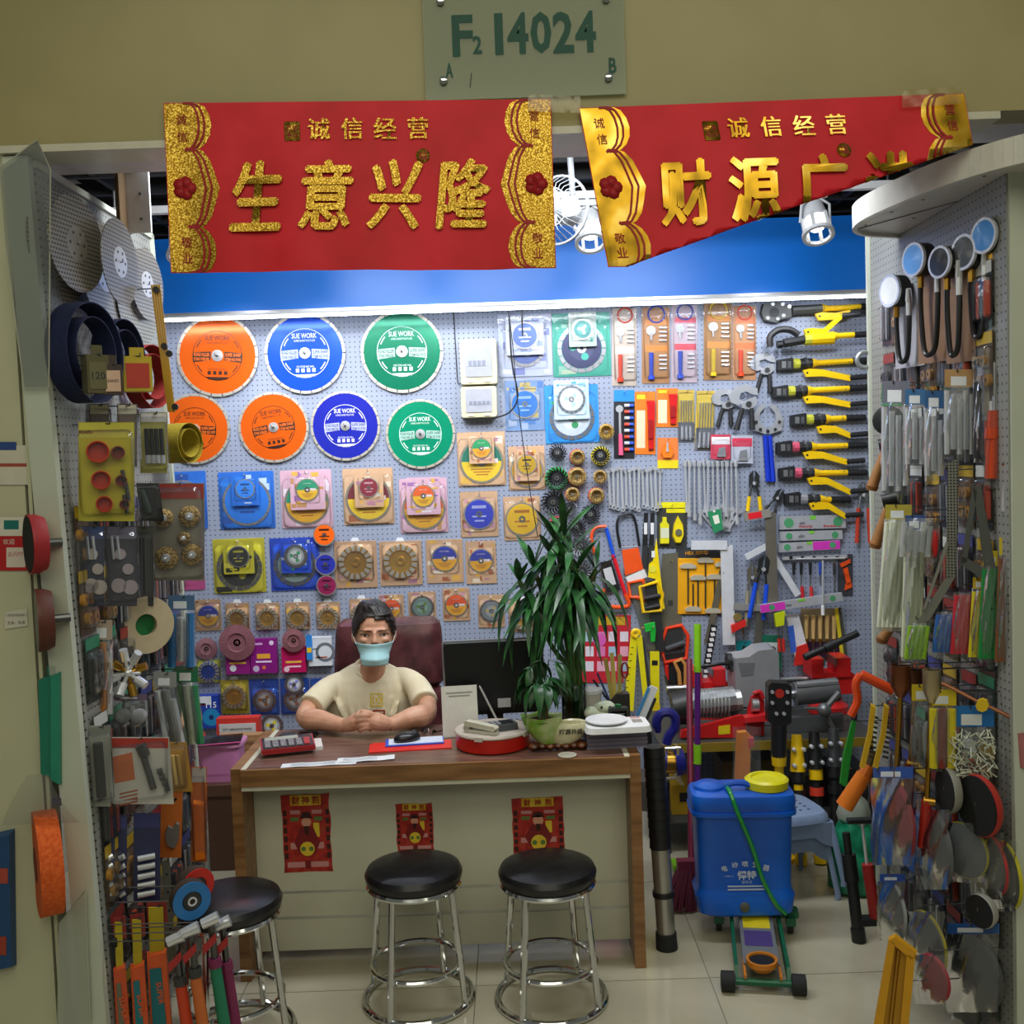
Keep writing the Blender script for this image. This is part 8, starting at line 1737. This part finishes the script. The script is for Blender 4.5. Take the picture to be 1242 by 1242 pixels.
# ================================================================== RIGHT PARTITION STOCK
# white rounded shelf over the partition
pl = [(1.95, 2.62), (1.55, 2.64), (1.42, 2.70), (1.33, 2.80), (1.25, 2.97), (1.195, 3.18), (1.17, 3.36), (1.19, 3.50), (1.26, 3.60), (1.40, 3.66), (1.95, 3.68)]
P2 = [Vector((x, y, 0)) for x, y in pl]; sm = [(p.x, p.y) for p in spline(P2[1:-1], 5)]
sh = thing('corner_shelf', 'white rounded shelf jutting out above the hose gauges', 'shelf', (1.4, 3.1, 2.54))
ol = [(1.95, 2.62)] + sm + [(1.95, 3.68)]; n_ = len(ol)
g = G().add([(x - 1.4, y - 3.1, z) for z in (0, .018) for x, y in ol], [tuple(range(n_)), tuple(reversed(range(n_, 2 * n_)))] + [(i, n_ + i, n_ + (i + 1) % n_, (i + 1) % n_) for i in range(n_)])
part('board', g, M('#c9c7c2', .35), sh, 0)
g = G()
for a, b in zip(ol[:-1], ol[1:]):
    d = Vector((b[0] - a[0], b[1] - a[1])).normalized(); nn = Vector((-d.y, d.x)) * .008
    g.add([(p[0] - 1.4 + s * nn.x, p[1] - 3.1 + s * nn.y, z) for z in (-.012, .062) for p in (a, b) for s in (-1, 1)], [(0, 1, 3, 2), (4, 6, 7, 5), (0, 4, 5, 1), (2, 3, 7, 6), (0, 2, 6, 4), (1, 5, 7, 3)])
part('fascia', g, M('#d9d8d0', .25), sh, 30)
for x, y in ((-.05, -.2), (-.12, .05), (-.16, .2), (-.05, .3), (-.18, .38)): part('screw', G().at(T(x, y, -.001)).lathe([(.006, 0), (.006, .002)], 8, 0, 'z'), BLACK(), sh)
part('joint', G().at(T(-.02, .12, -.0012) @ RZ(-62)).box((0, 0, 0), (.7, .004, .002)), M('#5a5854', .6), sh, 0)
def gauge(cx, cy, r_, yb, w, d, yaw, lens, label):
    yaw = -74; w *= 1.15; t, f, k = sthing('hose_gauge', label, 'pressure gauge', cx, cy, d, yaw, 'tyre gauges with hoses in clear packs', True, 1); r = r_ * k
    part('case', G().lathe([(r * .9, -.035), (r, -.03), (r, .012), (r * .9, .016)], 26), BLACK(), t); part('lens', G().lathe([(r * .88, .016), (r * .86, .019), (.001, .021)], 24), M(lens, .12), t); part('bezel', G().ring(r * .86, r * 1.02, -.019, -.010, 26), BRIGHT(), t)
    zb_ = f(cx, yb)[1]; z1 = -r * 1.1
    part('hose', G().tube(spline([(0, .01, z1), (-.002, .01, zb_ * .5), (w * k * .15, .01, zb_ * .93), (w * k * .5, .01, zb_), (w * k * .85, .01, zb_ * .9), (w * k, .01, zb_ * .5), (w * k, .01, zb_ * .2)], 5), .0085, 8), M('#141416', .3), t)
    part('fitting', G().cyl((0, .01, z1 + .015), (0, .01, z1 - .03), .010, n=10), BRASS(), t); part('fitting', G().cyl((w * k, .01, zb_ * .38), (w * k, .01, zb_ * .15), .010, n=10), BRIGHT(), t); part('chuck', G().cyl((w * k, .01, zb_ * .18), (w * k + .012, .0, zb_ * .02), .012, .008, 10), BRIGHT(), t)
    x0, z0 = -r * 1.2, zb_ * 1.04; part('card', G().box((w * k * .4, .040, zb_ * .5), (w * k * 1.5 + r, .002, -zb_ * 1.15)), M('#8a6a50' if lens != '#dfe2e4' else '#a8a8b0', .4), t, 0)
gauge(1084, 353, 19, 440, 20, 3.46, -42, '#dfe2e4', 'white faced hose gauge below the tip of the rounded shelf'); gauge(1113, 315, 20, 432, 26, 3.28, -45, '#6aa0e0', 'hose gauge with a blue tinted lens beside the white faced one'); gauge(1145, 318, 19, 432, 18, 3.12, -48, '#3a3c40', 'dark hose gauge behind the blue tinted one'); gauge(1174, 306, 21, 410, 20, 3.05, -46, '#55585c', 'dark hose gauge with short hose beside the long black coil'); gauge(1199, 286, 21, 380, 24, 2.97, -46, '#5a9ae8', 'hose gauge with a bright blue lens next to the frame')
# slotted steel uprights
for px, y0, y1, d, lab in ((1059, 452, 730, 3.98, 'grey slotted steel upright at the end of the partition'),):
    a, b = at(px, y0, d), at(px + 6, y1, d); t = thing('slotted_upright', lab, 'slotted rail', (a.x, d, b.z)); h = a.z - b.z
    part('angle', G().box((0, 0, h / 2), (.036, .004, h)).box((.018, .018, h / 2), (.004, .036, h)), M('#a8a89c', .4, .3), t, 0)
    for i in range(12): part('slot', G().box((-.004, -.0026, h * (i + .5) / 12), (.008, .002, h / 26)), M('#3a3a36', .6), t, 0)
    for z in (h * .96, h * .60): part('arm', G().at(T(0, 0, z) @ RY(-16)).box((.085, 0, 0), (.17, .004, .034)), M('#b4b4a8', .4, .3), t, 0)
    part('eye_bolt', G().at(T(-.035, -.01, h + .05)).tube([(.03 * math.cos(R(a_)), 0, .03 * math.sin(R(a_))) for a_ in range(0, 360, 20)], .009, 8, 0, True), M('#9aa0a0', .35, .5), t)
# packs in the second row
S1 = dict(side=1)
sbag(1070, 462, 1104, 600, 3.42, -40, '#6a6c78', [('#b0b0b0', 'metal')] * 4, 'clear pack of chrome air nozzles with a dial', **S1); sbag(1098, 472, 1124, 568, 3.3, -38, '#3a6a98', [('#b0b0b0', 'metal')] * 3, 'blue backed pack of chrome couplings', **S1); sbag(1122, 474, 1146, 582, 3.2, -38, '#2f5a8a', [('#b0b0b0', 'metal')] * 3, 'second blue backed pack of couplings, hung beside the first', **S1); sbag(1146, 448, 1184, 556, 3.1, -36, '#b08a5a', [('#b0b0b0', 'metal')] * 5, 'wide clear pack of chrome taps', **S1); sbag(1182, 436, 1200, 560, 3.02, -36, '#4a4a50', [('#2a2b2e', 'rod'), ('#b0b0b0', 'metal')], 'narrow pack with a black and chrome tool', **S1)
t, f, k = scard(1194, 432, 1216, 606, 2.97, -30, '#8f8a80', 'clear pack with a long orange tool', side=1); rod(t, f, 'tool', (1206, 498), (1203, 580), .016, .014, M('#d0481c', .35), .018, 12); rod(t, f, 'bulge', (1205, 520), (1204, 532), .021, .014, M('#d0481c', .35)); rod(t, f, 'tip', (1206, 440), (1206, 498), .005, .014, BRIGHT())
t, f, k = scard(1215, 432, 1238, 632, 2.92, -30, '#8a1a18', 'tall red card with a chrome lance next to the frame', side=1, film=False); rod(t, f, 'lance', (1226, 520), (1220, 620), .012, .014, BRIGHT()); rod(t, f, 'valve', (1222, 560), (1228, 572), .016, .014, BRASS())
t, f, k = scard(1069, 466, 1094, 492, 3.5, -25, '#1fb060', 'small bright green card behind the chrome nozzles', side=1, film=False); poly(t, f, 'print', rect(1076, 474, 1090, 478), .002, .003, WHITE()); x, z = f(1078, 510); part('dial', G().at(T(x, -.01, z)).lathe([(.05, 0), (.05, .03), (.042, .034), (.001, .034)], 22), M('#26282a', .4), t)
for i, (a, b, lab) in enumerate((((1074, 545), (1058, 590), 'mallet with a short wooden grip above the longer one'), ((1078, 612), (1062, 660), 'mallet with a long wooden grip beside the milky bags'), ((1092, 745), (1070, 775), 'wooden gripped tool with an orange loop'))):
    t, f, k = sthing('wooden_mallet', lab, 'mallet', a[0], a[1], 3.6, -20, 'wooden gripped mallets', True, 1); rod(t, f, 'grip', a, b, .014, 0, M('#9a6a38', .5), .020, 12); rod(t, f, 'pommel', b, (b[0] - 1, b[1] + 5), .023, 0, M('#8a5c30', .5), .018, 12); rod(t, f, 'head', (a[0] - 8, a[1] - 4), (a[0] + 10, a[1] - 8), .024, 0, BLACK() if i < 2 else M('#d0601c', .4), None, 12)
# squares
PERF = dotmat('perforated_rule', '#85857c', '#2c2c28', .009, .0028, (0, 2), .4, .4, .05)
t, f, k = sthing('framing_square', 'large perforated steel framing square', 'square', 1152, 570, 3.06, -40, None, True, 1); poly(t, f, 'long_arm', [(1150, 562), (1163, 556), (1160, 698), (1148, 702)], 0, .006, PERF); poly(t, f, 'short_arm', [(1148, 700), (1160, 698), (1128, 752), (1109, 760)], 0, .006, M('#7d7d74', .4, .4)); poly(t, f, 'brace', [(1149, 655), (1152, 660), (1124, 738), (1120, 740)], .006, .009, M('#8d8d84', .4, .4))
t, f, k = sthing('speed_square', 'grey triangular speed square beside the framing square', 'square', 1185, 600, 2.98, -34, None, True, 1)
for nm, pts in (('edge', [(1180, 590), (1190, 588), (1211, 706), (1200, 712)]), ('base', [(1165, 684), (1168, 674), (1208, 698), (1208, 712)]), ('edge', [(1180, 590), (1186, 596), (1173, 682), (1166, 684)]), ('rib', [(1184, 610), (1188, 610), (1198, 690), (1194, 692)])): poly(t, f, nm, pts, 0, .008 if nm != 'rib' else .005, M('#5f625f', .4, .5))
# cable tie and filler bags
sbag(1074, 612, 1106, 764, 3.36, -30, '#a89a3a', [('#d5dac8', 'rod')] * 6, 'milky bag of white cable ties with a yellow header', sk=-10, film=MILK, hh=.12, **S1); sbag(1098, 625, 1122, 800, 3.24, -32, '#34508c', [('#cfd6b8', 'rod')] * 5, 'long milky bag of pale ties with a blue header', sk=-4, film=MILK, hh=.1, **S1); sbag(1094, 616, 1140, 680, 3.12, -25, None, [('#b0b0b0', 'metal')] * 5 + [('#c02020', 'x')], 'bag of screws with a red cap inside', sk=-4, **S1)
for x0, y0, x1, y1, d, c, h_, lab in ((1102, 748, 1128, 802, 3.12, '#8ab82c', None, 'bag of lime green cable ties'), (1136, 734, 1164, 794, 3.08, '#2a62b0', None, 'bag of blue cable ties'), (1158, 706, 1184, 796, 3.04, '#c02838', None, 'bag of red cable ties'), (1180, 700, 1198, 800, 3.0, '#d0c018', '#c8a81c', 'bag of yellow cable ties'), (1192, 668, 1214, 802, 2.96, '#13803a', '#c8b41c', 'bag of green cable ties with a yellow header'), (1212, 652, 1230, 806, 2.92, '#7a4a2c', '#cfbc24', 'bag of brown and red sticks with a yellow header')):
    sbag(x0, y0, x1, y1, d, -28, h_, [(c, 'rod')] * 5, lab, sk=-5, hh=.14, cat='cable ties', name='cable_tie_bag', group='bags of coloured cable ties', **S1)
# torches
for i, (x, y, d, c, c2, hy, lab) in enumerate(((1092, 806, 3.1, '#7a4a34', '#a02018', 955, 'gas torch with a wide copper burner and red grip'), (1130, 812, 3.02, '#b8a888', '#a02418', 975, 'gas torch with a chrome burner and brass valve'), (1110, 812, 3.2, '#6a4434', '#7a2018', 930, 'gas torch with a narrow copper burner'))):
    t, f, k = sthing('gas_torch', lab, 'gas torch', x, y, d, -20, 'gas torches hung upright', True, 1); r0 = (.030, .026, .022)[i]
    x0, z0 = f(x, y); part('burner', G().lathe([(r0 * .93, 0), (r0, .0), (r0, -.065), (.012, -.10), (.010, -.10), (r0 * .85, -.06), (r0 * .93, 0)], 22, 0, 'z', cap=False), M(c, .3, .8), t); rod(t, f, 'lance', (x, y + 38), (x - 6, hy), .008, 0, BRASS(), None, 10); rod(t, f, 'grip', (x - 6, hy - 4), (x - 10, hy + 52), .015, 0, M(c2, .4), .018, 12); rod(t, f, 'valve', (x - 10, hy - 4), (x + 4, hy - 2), .014, 0, BRASS(), None, 12)
t, f, k = sthing('bent_lance', 'bent copper lance with a pink grip beside the frame', 'torch lance', 1180, 840, 2.94, -30, None, True, 1); path(t, f, 'lance', [(1142, 828), (1185, 850), (1222, 868), (1236, 880), (1238, 892)], .006, 0, M('#8a5a40', .3, .8)); rod(t, f, 'grip', (1238, 888), (1243, 930), .016, 0, M('#a86a6a', .4)); poly(t, f, 'valve', cpx(1192, 854, 8, 8), .0, .02, M('#d8b41c', .4))
sbag(1106, 830, 1132, 930, 3.06, -32, '#c8b020', [('#5a5c60', 'x'), ('#8a8c90', 'x')], 'yellow headed bag of grey fittings', **S1); sbag(1128, 836, 1160, 934, 3.0, -32, '#cdb822', [('#c8b81c', 'rod'), ('#7a2a20', 'rod'), ('#c8b81c', 'rod')], 'yellow headed bag of yellow and red strips', **S1)
t, f, k = sbag(1156, 856, 1206, 940, 2.96, -30, '#1a6ab0', [], 'blue headed bag of clear plastic crosses', hh=.3, **S1); q = random.Random(2); g = G()
for i in range(140): x, z = f(q.uniform(1156, 1208), q.uniform(886, 938)); d = Vector((q.uniform(-1, 1), q.uniform(-.5, .5), q.uniform(-1, 1))).normalized() * .014; c = Vector((x, -.012 - q.uniform(0, .03), z)); g.cyl(c - d, c + d, .0018, n=4)
o = part('spacers', g, M('#c8ccb8', .3), t); o['kind'] = 'stuff'
# orange clamp, brushes
t, f, k = sthing('quick_clamp', 'orange quick clamp with grey pad by the copper burners', 'clamp', 1062, 830, 3.4, -10, None, True, 1); rod(t, f, 'bar', (1044, 818), (1084, 838), .017, 0, M('#d84a1c', .35), None, 12); path(t, f, 'jaw', [(1044, 818), (1038, 830), (1040, 850), (1032, 868)], .014, 0, M('#d84a1c', .35)); rod(t, f, 'pad', (1083, 838), (1087, 840), .022, 0, M('#9a9a94', .4))
for i, (x, c, lab) in enumerate(((1050, '#d0a81c', 'yellow wire brush hung outermost of the pair'), (1066, '#c8a01a', 'yellow wire brush next to the copper burner'))):
    t, f, k = sthing('hand_wire_brush', lab, 'wire brush', x + 8, 856, 3.3 - .08 * i, -15, 'yellow hand wire brushes', True, 1); poly(t, f, 'handle', [(x + 6, 852), (x + 12, 856), (x + 8, 890), (x - 2, 932), (x - 8, 930), (x + 2, 888)], 0, .02, M(c, .4), .05)
    g = G()
    for r_ in range(9):
        a, b = f(x + 8 - r_ * .5, 868 + r_ * 6), f(x + 15 - r_ * .5, 870 + r_ * 6); g.cyl((a[0], -.01, a[1]), (b[0], -.01, b[1]), .004, n=5)
    part('bristles', g, M('#3a3428', .8), t)
t, f, k = sthing('orange_grip_brush', 'wire brush with a thick orange grip pointing down', 'wire brush', 1046, 935, 3.4, -10, None, True, 1); rod(t, f, 'grip', (1048, 940), (1024, 978), .026, 0, M('#d8741c', .4), .030, 14); rod(t, f, 'neck', (1056, 926), (1048, 940), .016, 0, M('#c8681a', .4), .024); rod(t, f, 'bristle_head', (1060, 912), (1054, 930), .022, 0, M('#5a4a2c', .9), .016)
t, f, k = sthing('green_grip_brush', 'brush with a bright green grip beside the yellow ones', 'brush', 1032, 875, 3.6, -10, None, True, 1); poly(t, f, 'handle', [(1034, 868), (1038, 872), (1030, 925), (1026, 955), (1018, 950), (1022, 915)], 0, .02, M('#1a8a2c', .4), .05); rod(t, f, 'bristle_head', (1036, 850), (1035, 872), .012, .01, M('#2a2c28', .9))
# sanding discs in bags
def dbag(x0, y0, x1, y1, d, yaw, rim, face, label, head=None):
    yaw = -(22 + math.degrees(math.acos(min(.96, (x1 - x0) / (y1 - y0) * 1.12)))); t, f, k = sbag(x0, y0, x1, y1, d, yaw, head, [], label, side=1, hh=.12, cat='sanding disc', name='sanding_disc_bag', group='bagged sanding discs'); ry = (y1 - y0) * k * .42
    part('disc', G().at(T(0, .004, -ry * .1)).lathe([(ry * .96, -.006), (ry, 0), (ry, .006), (ry * .97, .009), (.001, .009)], 36), M(face, .9), t); part('rim', G().at(T(0, .004, -ry * .1)).ring(ry * .96, ry * 1.02, -.006, .004, 36), M(rim, .5), t)
dbag(1060, 930, 1108, 1048, 3.12, -28, '#8a2030', '#98283a', 'bag with a large dark red sanding disc behind the torch grips', '#2a50a0'); dbag(1078, 960, 1112, 1062, 3.25, -45, '#8a2030', '#8a2434', 'bag with a dark red disc half behind the larger red one'); dbag(1114, 970, 1152, 1078, 3.02, -48, '#5a5c60', '#4c4e52', 'bag with a grey disc seen nearly edge on'); dbag(1140, 988, 1196, 1068, 2.96, -30, '#b8b030', '#5c6068', 'shiny bag with a grey yellow rimmed disc'); dbag(1180, 1000, 1218, 1090, 2.93, -50, '#b02c2c', '#55504c', 'bag with a red rimmed disc')
dbag(1204, 1010, 1234, 1104, 2.90, -52, '#c0b81c', '#4a4a44', 'bag with a bright yellow rimmed disc beside the frame'); dbag(1068, 1060, 1098, 1140, 3.2, -40, '#9aa0a0', '#4a4e54', 'bag with a small grey disc above the red scraps', '#2a4a98'); dbag(1100, 1095, 1146, 1186, 3.05, -36, '#a89c2c', '#54585a', 'bag with a grey disc and olive rim'); dbag(1112, 1150, 1150, 1216, 2.95, -45, '#a02838', '#8a2030', 'bag with a crimson disc low on the partition'); dbag(1150, 1120, 1212, 1226, 2.94, -30, '#4a4c4c', '#46484a', 'bag with the largest dark grey disc', '#2a5a9c')
dbag(1150, 1190, 1186, 1250, 3.1, -40, '#55574c', '#4c4e4c', 'bag with a grey disc at the foot of the partition')
for cx, cy, r_, d, yw, c, lab in ((1149, 958, 28, 2.98, -90, '#8a8a80', 'narrow black hook pad seen nearly edge on'), (1187, 977, 38, 2.9, -77, '#a82a20', 'big black hook pad with a red rim'), (1190, 1105, 21, 2.88, -66, '#9a9a94', 'small black hook pad over the blue header')):
    t, f, k = sthing('hook_pad', lab, 'sanding pad', cx, cy, d, yw, 'black hook pads', True, 1); r = r_ * k; part('backing', G().lathe([(r * .9, -.02), (r, -.008), (r, .004), (r * .96, .006)], 34), M(c, .5), t); part('face', G().lathe([(r * .96, .006), (r * .96, .010), (.001, .010)], 34), M('#0e0e0f', .95), t); part('stem', G().cyl((0, .018, 0), (0, .05, 0), .010, n=8), DSTEEL(), t)
# yellow tile cutter frame leaning at the foot
t, f, k = sthing('yellow_tool_frame', 'yellow moulded tool frame standing at the foot of the partition', 'tool frame', 1085, 1190, 2.96, -22, None, True, 1)
for nm, pts in (('rail', [(1078, 1136), (1086, 1140), (1068, 1262), (1056, 1262)]), ('rail', [(1100, 1152), (1110, 1158), (1100, 1262), (1090, 1262)]), ('top', [(1078, 1136), (1086, 1132), (1112, 1152), (1106, 1160)]), ('tray', [(1084, 1146), (1102, 1158), (1092, 1262), (1066, 1262)])): poly(t, f, nm, pts, 0 if nm != 'tray' else -.01, .025 if nm != 'tray' else .006, M('#d0960e' if nm != 'tray' else '#b8860c', .4))
rod(t, f, 'slide_bar', (1090, 1150), (1078, 1260), .006, .012, BRASS())
# black baton and pump by the partition foot
b = onz(1042, 1142, 0); t = thing('black_baton', 'black telescopic baton standing by the partition end', 'baton', (b.x, b.y, .001)); e = at(1026, 1010, b.y + .05) - b
for nm, u0, u1, r_ in (('foot', 0, .12, .026), ('tube', .1, .6, .021), ('sleeve', .55, .8, .026), ('neck', .8, 1.0, .014)): part(nm, G().cyl(e * u0, e * u1, r_, n=14), BLACK(), t)
b = onz(1062, 1120, 0); t = thing('hand_pump', 'red and black hand pump standing by the partition end', 'pump', (b.x, b.y, .001)); part('barrel', G().cyl((0, 0, .02), (-.02, .02, .22), .022, n=14), M('#a02420', .4), t); part('rod', G().cyl((-.02, .02, .2), (-.035, .03, .38), .006, n=8), BRIGHT(), t); part('handle', G().cyl((-.09, .03, .385), (.02, .03, .385), .013, n=10), BLACK(), t); part('foot', G().box((0, 0, .012), (.12, .05, .022)), BLACK(), t, 0)
# ---- flat packs hung directly on both partitions, behind the larger goods
def flat_pack(cols, kind, label):
    t = thing('flat_pack', label, 'tool pack'); w, h = .105, .19
    part('card', G().box((0, -.001, -h / 2), (w, .002, h)), M(cols[0], .4), t, 0); part('header', G().box((0, -.0026, -h * .1), (w * .96, .001, h * .18)), M(cols[1], .4), t, 0)
    for i in range(4):
        x = -w * .34 + w * .225 * i
        if kind == 0: part('bit', G().cyl((x, -.010, -h * .28), (x, -.010, -h * .9), .005, .003, 7), DSTEEL() if i % 2 else BRIGHT(), t)
        elif kind == 1: part('fitting', G().at(T(x, -.002, -h * (.45 + .3 * (i % 2)))).lathe([(.018, 0), (.018, .012), (.007, .014), (.006, .004)], 14), M(cols[2], .4), t)
        else: part('tool', G().box((x, -.009, -h * .58), (w * .15, .014, h * .55), ch=.006), M(cols[2] if i % 2 else '#2a2b2e', .45), t)
    part('blister', blister(w, h, w * .84, h * .68, .018, 0), CLEAR(), t).location = (0, 0, -h * .56)
    return t
KND = (((('#1d2038', '#3a4488', '#0'), 0, 'dark blue backed pack of thin bits'), (('#3c3d3a', '#8a2a26', '#1e1f22'), 1, 'grey pack of black fittings with a red header'), (('#5a4630', '#b89a24', '#a8782c'), 1, 'brown pack of brass coloured fittings with a yellow header'), (('#26282c', '#c8ccc8', '#b8401c'), 2, 'black pack of orange and black tools'), (('#2c3f3a', '#1f7a5a', '#55585a'), 2, 'dark green pack of grey and black tools')))
q = random.Random(21)
for side, where in ((-1, 'on the perforated disc partition'), (1, 'on the hose gauge partition')):
    protos = []; n = 0
    for iz in range(8 if side < 0 else 11):
        for iy in range(7):
            z = (1.72 if side < 0 else 2.335) - iz * .205 + q.uniform(-.02, .02); y = 2.99 + iy * .125 + q.uniform(-.01, .01) + (.02 if side > 0 else 0)
            if z < .25 or y > (3.78 if side < 0 else 3.9): continue
            k = q.randrange(5); x = (lx(z - .1) + .006) if side < 0 else RXX - .006
            if not any(p[0] == k for p in protos):
                t = flat_pack(*KND[k][:2], KND[k][2] + ' ' + where); protos.append((k, t)); t.location = (x, y, z); t.rotation_euler = (0, 0, R(90 if side < 0 else -90))
            else: t = dup([p[1] for p in protos if p[0] == k][0], (x, y, z), None, 90 if side < 0 else -90)
            t['group'] = 'flat packs ' + where
